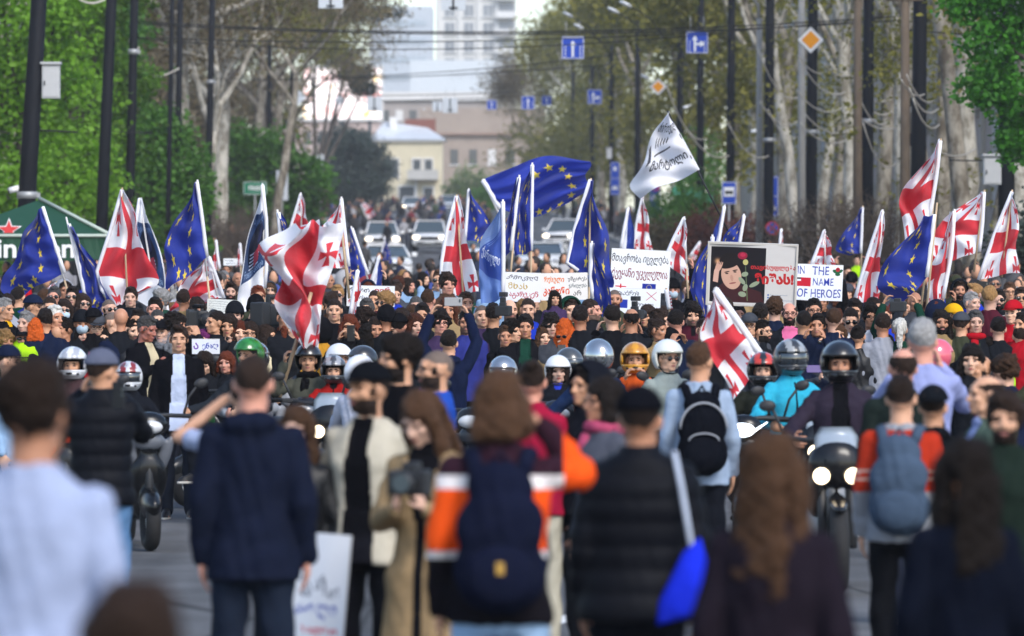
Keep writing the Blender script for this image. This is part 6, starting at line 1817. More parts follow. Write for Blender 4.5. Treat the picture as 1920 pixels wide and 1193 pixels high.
def img_portrait():
 W, H = 660, 460
 im = canvas(W, H, '#b9b6b4'); im[:, 12:] = rgb8('#c3c0be')
 im[28:440, 20:428] = rgb8('#17141a')
 sub = im[28:440, 20:428]
 Y, X = np.mgrid[0:412, 0:408]
 sub += (np.exp(-((X - 50) ** 2 + (Y - 110) ** 2) / 500.)[..., None] * np.array([.7, .5, .3]) + np.exp(-((X - 190) ** 2 + (Y - 88) ** 2) / 300.)[..., None] * np.array([.4, .25, .12])).astype(np.float32)
 fill_poly(sub, [(40, 412), (60, 300), (120, 250), (260, 290), (380, 330), (408, 412)], rgb8('#3a1a1e'))
 fill_ell(sub, 150, 158, 92, 116, rgb8('#181214'), -.2)                       # hair of a plain generic sitter
 fill_ell(sub, 156, 214, 74, 104, rgb8('#c49a86'), -.25)
 fill_ell(sub, 140, 116, 84, 42, rgb8('#1a1416'), -.35)
 for ex, ey in ((122, 200), (182, 186)):
  fill_ell(sub, ex, ey - 12, 20, 4, rgb8('#2c1e1c'), -.25); fill_ell(sub, ex, ey, 12, 5, rgb8('#3a2a28'))
 fill_ell(sub, 160, 232, 11, 24, rgb8('#b58674'), -.2); fill_ell(sub, 168, 270, 26, 6, rgb8('#8e5450'), -.2)
 fill_poly(sub, [(20, 262), (26, 180), (52, 130), (84, 140), (64, 190), (58, 270)], rgb8('#c9a090'))
 for k in range(4): fill_ell(sub, 44 + k * 12, 140 + k * 2, 5, 34, rgb8('#c29684'), .3)
 fill_poly(sub, [(256, 140), (262, 140), (286, 400), (278, 400)], rgb8('#5a6a48'))
 for cx, cy, rx, ry, a in ((236, 250, 34, 16, .8), (256, 200, 26, 18, -.3), (262, 300, 18, 28, .3), (242, 350, 30, 20, .2), (330, 272, 42, 16, -.5), (250, 60, 20, 22, 0)): fill_ell(sub, cx, cy, rx, ry, rgb8('#8a957c'), a)
 fill_ell(sub, 234, 62, 36, 28, rgb8('#8a1a34')); fill_ell(sub, 236, 56, 20, 14, rgb8('#b02a48')); fill_ell(sub, 258, 110, 20, 22, rgb8('#b8b070'))
 im = soften(im, 2)
 draw_text(im, 'თავისუფლება', 318, 152, 338, 46, rgb8('#b52a2c'), .035); draw_text(im, 'მიშას!', 348, 214, 294, 84, rgb8('#b02024'), .06)
 for k, (t, w) in enumerate((('free.movement', 130), ('free.page', 90), ('united.movement.tv', 170))):
  draw_text(im, t, 470, 372 + k * 20, w, 11, rgb8('#6a7a92'))
  im[372 + k * 20:384 + k * 20, 450:462] = rgb8('#2c5a9c')
 return im
def img_note():
 im = canvas(300, 170, '#d8dad6')
 for k in range(6): draw_text(im, ['თავისუფლება არის', 'ერთიანობა და', 'ჩვენი მომავალი', 'ევროპა არის აქ', 'არა რუსულ კანონს', 'მშვიდობა ხალხს'][k], 16, 14 + k * 25, 230 - (k % 3) * 24, 15, rgb8('#5a6068'), 0, 1, seed=k)
 return im
def img_small():
 im = canvas(200, 130, '#dfe2e6'); draw_text(im, 'სად', 20, 20, 120, 34, INK, .01, 2); draw_text(im, 'დრო', 30, 74, 130, 36, rgb8('#4a5460'), .01, 2); return im
def img_violet():
 im = canvas(160, 90, '#dcdfe8'); draw_text(im, 'ენად', 60, 20, 90, 44, INKB, .015, 2); draw_text(im, 'ა', 8, 22, 30, 40, rgb8('#6a3a9c'), .02); return im
def img_long():
 im = canvas(330, 600, '#d4d8e0')
 for k in range(9):
  a = 2 * PI * k / 9
 for r_ in np.linspace(0, 1, 60):
  a = -1.2 + 4.0 * r_
  fill_ell(im, 60 + 62 * math.cos(a), 130 + 70 * math.sin(a), 9, 9, rgb8('#c04050'))
 for i, (x, y, w, h) in enumerate(((60, 250, 70, 110), (150, 230, 60, 90), (200, 300, 90, 60), (40, 400, 120, 60), (170, 400, 110, 90))):
  draw_text(im, ['მა', 'არ', 'ჩვენ', 'ქარ', 'ლი'][i], x, y, w, h, rgb8('#5a6070') if i < 3 else rgb8('#4a58a8'), .02, 3, seed=i)
 draw_text(im, 'ხალხო', 90, 520, 200, 60, rgb8('#c04050'), .03, 3)
 return im
def printm(nm, fn, rough=.75):
 if 'print_' + nm in _M: return _M['print_' + nm]
 m = bpy.data.materials.new('print_' + nm); _M['print_' + nm] = m; m.use_nodes = True
 nt = m.node_tree; b = nt.nodes['Principled BSDF']
 im = nt.nodes.new('ShaderNodeTexImage'); im.image = new_image(nm + '_print', fn())
 uv = nt.nodes.new('ShaderNodeUVMap'); nt.links.new(uv.outputs[0], im.inputs[0])
 nt.links.new(im.outputs[0], b.inputs['Base Color']); b.inputs['Roughness'].default_value = rough; b.inputs['Specular IOR Level'].default_value = .2
 n = nt.nodes.new('ShaderNodeTexNoise'); n.inputs['Scale'].default_value = 4; tc = nt.nodes.new('ShaderNodeTexCoord'); nt.links.new(tc.outputs['Object'], n.inputs['Vector'])
 bp = nt.nodes.new('ShaderNodeBump'); bp.inputs['Strength'].default_value = .15; bp.inputs['Distance'].default_value = .05
 nt.links.new(n.outputs['Fac'], bp.inputs['Height']); nt.links.new(bp.outputs[0], b.inputs['Normal'])
 return m
CARD = mat('card_edge', (.55, .53, .50), .8)
def placard(label, x0, y0, x1, y1, s, nm, fn, tilt=0.0, lean=8, yaw=0, frame=False, hands=False, name='placard', sheet=.010):
 w, h = (x1 - x0) / s, (y1 - y0) / s
 c = P((x0 + x1) / 2, (y0 + y1) / 2, s)
 e = empty(name, c, label, 'placard')
 e.rotation_euler = (R(lean), R(tilt), R(yaw))
 bm = bmesh.new(); uvl = bm.loops.layers.uv.new('UVMap')
 n = 12
 rows = []
 for j in range(n + 1):
  rows.append([bm.verts.new((-w / 2 + w * i / n, -.012 + .012 * math.sin(2.1 * i / n * PI + j * .15), h / 2 - h * j / n)) for i in range(n + 1)])
 for j in range(n):
  for i in range(n):
   f = bm.faces.new((rows[j][i], rows[j + 1][i], rows[j + 1][i + 1], rows[j][i + 1])); f.smooth = True
   for lp, (a, b) in zip(f.loops, ((i, j), (i, j + 1), (i + 1, j + 1), (i + 1, j))): lp[uvl].uv = (a / n, 1 - b / n)
 part('sheet', bm, printm(nm, fn), e)
 bm = bmesh.new(); box(bm, (0, .006 + sheet, 0), (w, sheet, h)); part('backing', bm, CARD, e)
 if frame:
  bm = bmesh.new()
  t = .022
  for x, z, sx, sz in ((0, h / 2, w + t, t), (0, -h / 2, w + t, t), (w / 2, 0, t, h - t), (-w / 2, 0, t, h - t)): box(bm, (x, 0, z), (sx, .045, sz))
  part('frame', bm, mat('pale_wood', (.50, .47, .43), .6), e)
 return e
placard('white placard with black and red hand lettering held left of the middle', 650, 536, 740, 575, 150, 'say', img_say, tilt=1)
placard('white placard with red lower line beside the light blue banner', 946, 511, 1014, 566, 160, 'aga', img_aga, tilt=2)
placard('white placard with orange lettering above the small child', 1013, 512, 1102, 563, 158, 'rus', img_rus, tilt=-1)
placard('large white placard with two handwritten lines and a small star flag', 1145, 468, 1256, 548, 152, 'change', img_change, tilt=3)
placard('white placard with a red crossed mark and blue block below the large one', 1136, 541, 1238, 607, 158, 'drift', img_drift, tilt=2)
placard('big framed placard with a dark portrait photo, a rose and red lettering', 1327, 457, 1493, 573, 172, 'portrait', img_portrait, tilt=2, frame=True)
placard('white placard reading in the name of heroes in blue letters', 1493, 496, 1580, 564, 160, 'heroes', img_heroes, tilt=2)
placard('grey card densely handwritten behind the video camera', 388, 562, 452, 592, 160, 'note', img_note, tilt=3)
placard('small white card with handwriting at the far right', 1845, 592, 1888, 634, 172, 'small', img_small)
placard('tiny white card behind the furled red cross flags on the left', 419, 485, 446, 498, 105, 'small', img_small)
placard('white card with violet letters behind the purple haired person', 360, 636, 412, 664, 205, 'violet', img_violet)
placard('long white poster with red curl held low by the person in black leather', 543, 1000, 652, 1200, 418, 'long', img_long, tilt=4, lean=-4, yaw=-12)
# lettering of the beer tent, printed on its valance
tent = [o for o in COL.objects if o.name == 'beer_tent'][0]
def letters(txt, x0, x1, y0, y1, yoff, m, parent):
 v, t = text_tris(txt, .02)
 mn, mx = v.min(0), v.max(0); q = (v - mn) / (mx - mn)
 bm = bmesh.new()
 vs = [bm.verts.new((x0 + a * (x1 - x0), yoff, y0 + b * (y1 - y0))) for a, b in q]
 for a in t:
  try: bm.faces.new([vs[i] for i in a])
  except ValueError: pass
 r_ = bmesh.ops.extrude_face_region(bm, geom=list(bm.faces))
 bmesh.ops.translate(bm, verts=[g for g in r_['geom'] if isinstance(g, bmesh.types.BMVert)], vec=(0, -.006, 0))
 return part('lettering', bm, m, parent)
letters('Heineken', tx(-72), tx(140), tz(484), tz(447), -.045, SIGNWHITE, tent)
letters('დიდი დღე', -3.6 + 2, 3.2, 1.9, 3.0, .01, mat('billboard_ink', (.45, .48, .52), .6), BILL)
letters('FREE', -.28, .28, -.10, .10, -.03, SIGNWHITE, [o for o in COL.objects if o.get('label', '').startswith('green hoarding')][0])
# ================================================================== VEHICLES
RUBBER = mat('tyre_rubber', (.016, .016, .017), .8, bump=.2, bscale=50)
CHROME = mat('chrome', (.55, .55, .56), .18, metal=1.0, var=.05)
DARKPL = mat('dark_plastic', (.020, .021, .024), .5)
GLASSD = mat('vehicle_glass', (.055, .075, .085), .06, var=0, spec=.9)
CARW = mat('car_white', (.80, .81, .82), .22, var=.03, coat=.8)
LAMPON = mat('headlamp_on', (1.0, .80, .54), .2, var=0, emit=2.4)
LAMPCOOL = mat('running_light', (.85, .93, 1.0), .2, var=0, emit=2.5)
LAMPOFF = mat('headlamp_off', (.55, .56, .58), .1, var=0, spec=.8)
def torus(bm, c, R_, r, axis='x', n=28, k=10, mi=0):
 vs = []
 for i in range(n):
  a = 2 * PI * i / n; row = []
  for j in range(k):
   b = 2 * PI * j / k
   rr = R_ + r * math.cos(b)
   row.append(bm.verts.new((c[0] + r * math.sin(b) * 1.1, c[1] + rr * math.cos(a), c[2] + rr * math.sin(a))))
  vs.append(row)
 for i in range(n):
  for j in range(k):
   f = bm.faces.new((vs[i][j], vs[(i + 1) % n][j], vs[(i + 1) % n][(j + 1) % k], vs[i][(j + 1) % k])); f.smooth = True; f.material_index = mi
def wheel(parent, c, r, w=.055, name='wheel'):
 bm = bmesh.new(); torus(bm, (0, 0, 0), r - w, w)
 o = part(name, bm, RUBBER, parent, True, loc=c)
 bm = bmesh.new(); tube(bm, [(-.03, 0, 0), (.03, 0, 0)], [r * .30, r * .30], 14)
 for k in range(5):
  a = 2 * PI * k / 5
  tube(bm, [(0, 0, 0), (0, math.cos(a) * (r - w * 1.4), math.sin(a) * (r - w * 1.4))], .018, 6)
 torus(bm, (0, 0, 0), r - w * 1.9, .014, n=24, k=6)
 part('rim', bm, STEEL, o, True)
 return o
def solid(name, forms, voxel, m, parent, smooth=3):
 bm = bmesh.new()
 for f in forms: f(bm)
 me = remesh(bm, voxel, smooth, name); me.materials.append(m)
 return obj(name, me, parent)
_bike = {}
def scooter(label, px, s, face=0, body='#101114', panel='#c8ccd2', lit=None, box_m=None, group='scooters and motorcycles in the front row', loc=None):
 d = FPX / s
 e = empty('scooter', loc or ((px - 960) / s, d, gz(d)), label, 'scooter', group, R(face))
 key = 'scooter'
 if key not in _bike:
  t = bpy.data.objects.new('tmp', None)
  L = {}
  E = lambda c, r, rot=None: (lambda bm: ellipsoid(bm, c, r, rot))
  C = lambda a, b, ra, rb, sq=1: (lambda bm: capsule(bm, a, b, ra, rb, 12, sq=sq))
  L['body'] = solid('body', [E((0, .55, .60), (.15, .42, .16)), E((0, .72, .66), (.13, .30, .12), (.2, 0, 0)), C((0, .30, .42), (0, .62, .52), .15, .13), E((0, .0, .27), (.17, .36, .05)), C((0, -.36, .34), (0, -.55, .92), .10, .10, 1.3), E((0, -.40, .62), (.20, .06, .30), (.3, 0, 0)), E((0, -.70, .37), (.085, .27, .13), (.1, 0, 0)), E((0, -.56, .56), (.16, .08, .22), (.2, 0, 0))], .022, None, None).data
  L['front_panel'] = solid('front_panel', [E((.12, -.545, .72), (.055, .045, .20), (.28, .35, 0)), E((-.12, -.545, .72), (.055, .045, .20), (.28, -.35, 0)), E((0, -.60, .86), (.13, .07, .08))], .016, None, None).data
  L['seat'] = solid('seat', [E((0, .45, .76), (.14, .40, .055)), E((0, .78, .79), (.12, .16, .05))], .022, None, None).data
  bm = bmesh.new()
  tube(bm, [(-.36, -.44, 1.05), (-.15, -.52, 1.06), (0, -.55, 1.05), (.15, -.52, 1.06), (.36, -.44, 1.05)], .018, 8); tube(bm, [(0, -.55, 1.05), (0, -.62, .60), (0, -.70, .27)], .035, 8)
  L['handlebar'] = mesh_from(bm, 'handlebar', (), True)
  bm = bmesh.new(); ellipsoid(bm, (0, -.62, .99), (.15, .09, .10)); L['cowl'] = mesh_from(bm, 'cowl', (), True)
  bm = bmesh.new(); ellipsoid(bm, (0, -.69, .97), (.10, .05, .055)); L['headlamp'] = mesh_from(bm, 'headlamp', (), True)
  for sd in (1, -1):
   bm = bmesh.new(); tube(bm, [(sd * .30, -.46, 1.06), (sd * .34, -.45, 1.20), (sd * .40, -.45, 1.28)], .010, 6); ellipsoid(bm, (sd * .44, -.45, 1.31), (.06, .022, .040), rot=(0, sd * -.3, 0)); L['mirror%d' % sd] = mesh_from(bm, 'mirror', (), True)
  bm = bmesh.new(); tube(bm, [(.16, .35, .30), (.18, .65, .33), (.18, 1.0, .38)], [.03, .055, .05], 10); L['exhaust'] = mesh_from(bm, 'exhaust', (), True)
  for q in list(COL.objects):
   if q.parent is None and q.name.split('.')[0] in ('body', 'front_panel', 'seat') and 'category' not in q: bpy.data.objects.remove(q)
  for me in L.values():
   while len(me.materials) < 1: me.materials.append(None)
  _bike[key] = L
 L = _bike[key]
 lm = lit or LAMPOFF
 for nm, m in (('body', paint(body, .25)), ('front_panel', paint(panel, .3)), ('seat', DARKPL), ('handlebar', DARKPL), ('cowl', paint(body, .25)), ('headlamp', lm), ('mirror1', DARKPL), ('mirror-1', DARKPL), ('exhaust', CHROME)):
  o = obj(nm.rstrip('1-'), L[nm], e); slots(o, [m])
 wheel(e, (0, -.70, .23), .23); wheel(e, (0, .66, .23), .23)
 if lit is LAMPCOOL:
  bm = bmesh.new()
  for sd in (1, -1): tube(bm, [(0, -.735, .93), (sd * .09, -.72, .96), (sd * .19, -.64, 1.03)], [.007, .010, .003], 6)
  part('daytime_light', bm, LAMPCOOL, e)
 return e
def motorcycle(label, px, s, face=0, body='#0e0f12', screen='#b9c6d4', twin=True, group='scooters and motorcycles in the front row'):
 d = FPX / s
 e = empty('motorcycle', ((px - 960) / s, d, gz(d)), label, 'motorcycle', group, R(face))
 E = lambda c, r, rot=None: (lambda bm: ellipsoid(bm, c, r, rot))
 C = lambda a, b, ra, rb, sq=1: (lambda bm: capsule(bm, a, b, ra, rb, 12, sq=sq))
 m = paint(body, .25)
 o = solid('tank', [E((0, -.10, .86), (.15, .30, .14), (-.1, 0, 0)), E((0, .25, .74), (.14, .3, .10))], .022, m, e)
 o = solid('fairing', [E((0, -.60, .88), (.20, .12, .17)), E((.13, -.50, .70), (.07, .16, .20), (.3, 0, 0)), E((-.13, -.50, .70), (.07, .16, .20), (.3, 0, 0)), E((0, -.82, .62), (.07, .26, .035), (.2, 0, 0))], .02, m, e)
 solid('seat', [E((0, .42, .80), (.15, .40, .06)), E((0, .85, .90), (.12, .18, .06))], .022, DARKPL, e)
 solid('engine', [E((0, .05, .48), (.20, .26, .20)), C((0, -.15, .62), (0, .3, .40), .13, .12)], .024, STEEL, e)
 bm = bmesh.new()
 tube(bm, [(-.42, -.32, 1.06), (-.22, -.44, 1.04), (0, -.48, 1.02), (.22, -.44, 1.04), (.42, -.32, 1.06)], .018, 8)
 for sd in (1, -1): tube(bm, [(sd * .10, -.50, .95), (sd * .10, -.76, .32)], .032, 8)
 part('handlebar', bm, DARKPL, e, True)
 bm = bmesh.new()
 for sd in (1, -1):
  pass
 n = 8
 rows = [[bm.verts.new((x * w_, y - .06 * math.cos(x * 1.4) + .06, z)) for x in np.linspace(-1, 1, n)] for w_, y, z in ((.14, -.70, .94), (.155, -.67, 1.00), (.145, -.63, 1.07), (.11, -.58, 1.13))]
 for a, b in zip(rows[:-1], rows[1:]):
  for i in range(n - 1): bm.faces.new((a[i], a[i + 1], b[i + 1], b[i])).smooth = True
 bmesh.ops.solidify(bm, geom=list(bm.faces), thickness=.006)
 part('windscreen', bm, mat('screen_' + screen, screen, .12, var=0, spec=.8), e)
 for sd in ((1, -1) if twin else (0,)):
  bm = bmesh.new(); ellipsoid(bm, (sd * .108, -.715, .80), (.058, .045, .056)); part('headlight', bm, LAMPON, e, True)
 for sd in (1, -1):
  bm = bmesh.new(); tube(bm, [(sd * .34, -.36, 1.06), (sd * .42, -.40, 1.24)], .010, 6); ellipsoid(bm, (sd * .46, -.40, 1.27), (.06, .022, .040)); part('mirror', bm, DARKPL, e, True)
  bm = bmesh.new(); box(bm, (sd * .36, -.36, 1.06), (.14, .05, .035), bevel=.008); part('hand_guard', bm, DARKPL, e)
 bm = bmesh.new(); tube(bm, [(.18, .1, .35), (.20, .5, .38), (.20, 1.0, .50)], [.03, .05, .06], 10); part('exhaust', bm, CHROME, e, True)
 wheel(e, (0, -.80, .31), .31, .06); wheel(e, (0, .72, .31), .31, .075)
 return e
# ---- white cars far up the street
def car(label, px, ybase, s, face=0, suv=True, lights=True, group=None):
 d = FPX / s
 e = empty('car', ((px - 960) / s, d, gz(d) + .01), label, 'car', group, R(face))
 H = 1.62 if suv else 1.42
 prof_low = [(-2.2, .34, .66), (-2.25, .50, .72), (-2.12, .82, .80), (-1.2, .96, .88), (-.9, 1.0, .90), (1.9, 1.02, .90), (2.25, .92, .84), (2.28, .5, .80), (2.2, .34, .7)]
 def hullf(bm):
  rows = []
  sec = [(-2.25, .30, .70, .80), (-2.18, .28, .84, .88), (-1.7, .26, .94, .93), (-1.0, .26, 1.02, .94), (0, .26, 1.03, .94), (1.4, .26, 1.03, .94), (2.0, .28, 1.0, .90), (2.25, .32, .86, .82)]
  for y, z0, z1, hw in sec:
   rows.append([bm.verts.new(q) for q in ((-hw * .94, y, z0), (-hw, y, (z0 + z1) / 2), (-hw * .93, y, z1), (hw * .93, y, z1), (hw, y, (z0 + z1) / 2), (hw * .94, y, z0))])
  for a, b in zip(rows[:-1], rows[1:]):
   for i in range(6): bm.faces.new((a[i], a[(i + 1) % 6], b[(i + 1) % 6], b[i]))
  bm.faces.new(rows[0][::-1]); bm.faces.new(rows[-1])
 bm = bmesh.new(); hullf(bm); bmesh.ops.recalc_face_normals(bm, faces=list(bm.faces)); bmesh.ops.bevel(bm, geom=list(bm.edges), offset=.06, segments=2, affect='EDGES'); b = part('body', bm, CARW, e, True)
 bm = bmesh.new()
 sec = [(-1.15, 1.0, 1.02, .84, .82), (-.35, 1.0, H - .06, .84, .64), (.1, 1.0, H, .86, .66), (1.3, 1.0, H - .02, .86, .66), (1.75, 1.0, H - .12, .84, .62), (2.1, 1.0, 1.03, .82, .80)]
 rows = [[bm.verts.new(q) for q in ((-w0, y, z0), (-w1, y, z1), (w1, y, z1), (w0, y, z0))] for y, z0, z1, w0, w1 in sec]
 for a, c in zip(rows[:-1], rows[1:]):
  for i in range(3): bm.faces.new((a[i], a[i + 1], c[i + 1], c[i]))
 bm.faces.new(rows[0][::-1]); bm.faces.new(rows[-1]); bmesh.ops.recalc_face_normals(bm, faces=list(bm.faces)); part('window', bm, GLASSD, e)
 bm = bmesh.new()
 box(bm, (0, .75, H + .01), (1.30, 2.0, .06), bevel=.02)
 for sd in (1, -1):
  tube(bm, [(sd * .83, -1.12, 1.02), (sd * .65, -.36, H - .02)], .045, 6); tube(bm, [(sd * .66, -.36, H - .01), (sd * .67, 1.3, H)], .05, 6); tube(bm, [(sd * .66, 1.35, H - .03), (sd * .80, 2.05, 1.03)], .06, 6)
  tube(bm, [(sd * .85, .25, 1.02), (sd * .67, .25, H)], .03, 6)
 part('roof', bm, CARW, e)
 for sd in (1, -1):
  bm = bmesh.new(); box(bm, (sd * 1.02, -.75, 1.10), (.2, .14, .16), bevel=.04); part('mirror', bm, CARW, e)
  bm = bmesh.new(); ellipsoid(bm, (sd * .68, -2.19, .74), (.19, .08, .10)); part('headlight', bm, LAMPON if lights else LAMPOFF, e, True)
  for y in (-1.4, 1.4):
   bm = bmesh.new(); torus(bm, (0, 0, 0), .24, .11, n=20, k=8); w = part('wheel', bm, RUBBER, e, True, loc=(sd * .82, y, .35))
   bm = bmesh.new(); tube(bm, [(-.09, 0, 0), (.09, 0, 0)], .2, 14); part('rim', bm, STEEL, w, True)
 bm = bmesh.new(); box(bm, (0, -2.27, .70), (.95, .04, .16), bevel=.015); box(bm, (0, -2.27, .42), (1.3, .04, .12), bevel=.015); part('grille', bm, DARKPL, e)
 bm = bmesh.new(); box(bm, (0, -2.30, .50), (.52, .02, .11)); part('number_plate', bm, SIGNWHITE, e)
 if suv:
  bm = bmesh.new()
  for sd in (1, -1): tube(bm, [(sd * .6, -.1, H + .08), (sd * .6, 1.5, H + .09)], .025, 6)
  part('roof_rail', bm, STEEL, e)
 return e
car('white car with lit headlamps, left of the pair facing the crowd', 716, 470, 37, 2, True)
car('white car with lit headlamps, right of the pair facing the crowd', 806, 470, 36, 0, True)
car('white off road car with a roof rack on the right side of the street', 1060, 465, 35, -10, True)
car('low silver car close behind the crowd below the left white car', 722, 500, 52, 4, False, False)
car('low silver car behind the crowd left of the dark split flag', 1020, 500, 50, -6, False, False)
car('pale car with lit headlamps far up the street among walkers', 772, 410, 21, 0, True)
car('white car half hidden behind the tall red cross flag', 905, 500, 46, -4, False, False)
o = car('distant white van at the top of the street', 842, 392, 20, 0, True, False)
# ================================================================== THINGS CARRIED
def backpack(label, e, col, k=1.0, trim=None, logo=None):
 """worn on the back of person e"""
 p = next(q for q in people if q['o'] is e)
 r = empty('backpack', e.location, label, 'backpack'); r.rotation_euler = e.rotation_euler; r.scale = e.scale
 m = cloth(col)
 E = lambda c, rr, rot=None: (lambda bm: ellipsoid(bm, c, rr, rot))
 o = solid('bag', [E((0, .215, 1.20), (.165, .095, .17)), E((0, .205, 1.05), (.175, .105, .17)), E((0, .195, 1.35), (.13, .075, .10))], .014, m, r)
 v = vco(o.data); n = vno(o.data); setco(o.data, v + n * fold_noise(v, .005)[:, None])
 o = solid('pocket', [E((0, .285, 1.03), (.13, .055, .12))], .014, m, r)
 for sd in (1, -1):
  bm = bmesh.new(); tube(bm, [(sd * .085, .16, 1.40), (sd * .105, .09, 1.475), (sd * .115, .0, 1.485), (sd * .125, -.09, 1.43), (sd * .14, -.155, 1.28), (sd * .17, -.06, 1.08), (sd * .15, .12, 1.0)], [(.030, .011)] * 7, 8); part('strap', bm, m, r, True)
 bm = bmesh.new(); tube(bm, [(-.03, .16, 1.43), (0, .17, 1.48), (.03, .16, 1.43)], .010, 6); part('handle', bm, m, r, True)
 if trim:
  bm = bmesh.new()
  tube(bm, [(.155 * math.cos(a), .285 - .05 * math.sin(a) * 0, 1.20 + .17 * math.sin(a)) for a in [PI * k / 14 for k in range(15)]], .008, 6); tube(bm, [(.10 * math.cos(a), .315, 1.12 + .05 * math.sin(a)) for a in [PI * k / 10 for k in range(11)]], .006, 6)
  part('zip', bm, mat('zip_grey', trim, .5), r)
 if logo:
  bm = bmesh.new(); box(bm, (0, .345, 1.06), (.03, .01, .045), bevel=.003); part('badge', bm, mat('badge', logo, .5), r)
 return r
def phone(label, c, rot=(0, 0, 0), case='#101012', lit=False, wide=True):
 e = empty('phone', c, label, 'phone'); e.rotation_euler = rot
 w, h = (.155, .075) if wide else (.075, .155)
 bm = bmesh.new(); box(bm, (0, 0, 0), (w, .010, h), bevel=.004); part('case', bm, paint(case, .4), e)
 bm = bmesh.new(); box(bm, (0, .0065, 0), (w * .94, .002, h * .92)); part('screen', bm, mat('phone_screen', (.05, .06, .07), .05, var=0, spec=.8), e)
 bm = bmesh.new()
 for k in range(2): tube(bm, [(w * .36, -.004, h * (.22 - .2 * k)), (w * .36, -.008, h * (.22 - .2 * k))], .008, 10)
 part('camera_lens', bm, GLASSD, e)
 return e
def camera_body(label, c, rz=0, k=1.0, big=False, flash=False):
 e = empty('photo_camera', c, label, 'camera'); e.rotation_euler = (0, 0, rz); e.scale = (k, k, k)
 bm = bmesh.new(); box(bm, (0, 0, 0), (.14, .065, .095), bevel=.012); box(bm, (0, 0, .058), (.06, .06, .035), bevel=.008); box(bm, (-.058, -.02, 0), (.035, .075, .09), bevel=.010); part('case', bm, DARKPL, e)
 bm = bmesh.new(); tube(bm, [(0, -.03, 0), (0, -.06, 0), (0, -.065, 0), (0, -.17 if big else -.11, 0)], [.036, .036, .040, .042], 16); o = part('lens', bm, DARKPL, e, True)
 bm = bmesh.new(); tube(bm, [(0, (-.17 if big else -.11) - .001, 0), (0, (-.17 if big else -.11) - .004, 0)], .034, 16); part('glass', bm, GLASSD, o)
 if flash:
  bm = bmesh.new(); box(bm, (0, 0, .10), (.05, .04, .05), bevel=.005); box(bm, (0, -.02, .15), (.065, .09, .045), bevel=.008); part('flash', bm, DARKPL, e)
 return e
def video_camera(label, c, rz=0, k=1.0):
 e = empty('video_camera', c, label, 'camera'); e.rotation_euler = (0, 0, rz); e.scale = (k, k, k)
 bm = bmesh.new(); box(bm, (0, 0, 0), (.13, .34, .17), bevel=.02); box(bm, (0, .22, .0), (.12, .10, .20), bevel=.015); box(bm, (0, -.02, .14), (.04, .26, .03), bevel=.01); box(bm, (0, -.13, .11), (.03, .03, .06)); box(bm, (0, .10, .11), (.03, .03, .06)); part('case', bm, DARKPL, e)
 bm = bmesh.new(); tube(bm, [(0, -.17, 0), (0, -.30, 0), (0, -.31, 0), (0, -.36, 0)], [.055, .052, .066, .07], 16); part('lens', bm, DARKPL, e, True)
 bm = bmesh.new(); tube(bm, [(.09, -.10, .06), (.15, -.12, .07), (.16, .0, .07)], [.02, .03, .035], 10); part('viewfinder', bm, DARKPL, e, True)
 bm = bmesh.new(); tube(bm, [(-.05, -.30, .13), (-.05, .0, .13)], .022, 10); part('microphone', bm, cloth('#1a1a1c'), e, True)
 return e

# ================================================================== WHO STANDS WHERE
PAL = dict(blk='#101014', nvy='#151d33', gry='#3b3e45', lgr='#888b95', wht='#d2d3da', olv='#34372a', grn='#14352a', mar='#431824', red='#9c1420', blu='#1f36a4', dnm='#7f9ab8', tan='#85704f', org='#e2551a', pnk='#c9648c', yel='#cf9c1a', cya='#2fa6c2', crm='#c2b698', neo='#a2d41e', lav='#8f97c4', brn='#463226', mus='#b07f2a', cha='#17191e', ind='#2a2f6e', pla='#3a2c4a')
CN = dict(blk='black', nvy='navy', gry='grey', lgr='pale grey', wht='white', olv='olive', grn='dark green', mar='maroon', red='red', blu='bright blue', dnm='light denim', tan='tan', org='orange', pnk='pink', yel='yellow', cya='turquoise', crm='cream', neo='neon yellow', lav='lavender', brn='brown', mus='mustard', cha='charcoal', ind='indigo', pla='plaid purple')
LM = []      # landmarks for labels: (px, py, phrase)
def sp(px, y, spec, s=None, label=None, **kw):
 """compact person: 'f long:brown jacket:blk sun mask:wht face=20 yaw=-30 beard=full pose=phone'"""
 t = spec.split()
 a = dict(fem=t[0] == 'f', hair='none'); gear = []
 d = dict(hair='', top='', acc=[], pose='', turn='')
 for k in t[1:]:
  if '=' in k:
   n, v = k.split('=')
   a[n] = int(v) if n in ('face', 'yaw', 'pitch', 'roll') else (float(v) if n in ('h', 'girth') else v)
   continue
  q = k.split(':')
  if q[0] in ('short', 'crop', 'quiff', 'thick', 'curly', 'sides', 'long', 'vlong', 'bangs', 'bob', 'wavy', 'tress', 'bun', 'pony', 'buzz', 'bald'):
   a['hair'] = q[0]; a['hc'] = q[1] if len(q) > 1 else 'dark'
  elif q[0] in NAMES_TOP:
   a['top'] = q[0]; a['tc'] = PAL[q[1]]; d['top'] = (q[1], q[0])
   if len(q) > 2: a['t2'] = PAL[q[2]]
   if len(q) > 3: a['t3'] = PAL[q[3]]
  elif q[0] in ('cap', 'beanie', 'hood', 'mask', 'scarf', 'headphones', 'cap_back'): gear.append((q[0], '#a9bccb' if q[0] == 'mask' and len(q) < 2 else PAL[q[1]])); d['acc'].append((q[0], q[1] if len(q) > 1 else ''))
  elif q[0] in ('sun', 'specs', 'sun_up'): gear.append((q[0],)); d['acc'].append((q[0], ''))
  elif q[0] == 'full' or q[0] == 'jet': gear.append(tuple([q[0]] + [PAL.get(z, z) for z in q[1:]]))
 a['gear'] = tuple(gear)
 a.update(kw)
 e = person(px, y, label, s, **a)
 people[-1]['desc'] = d
 return e
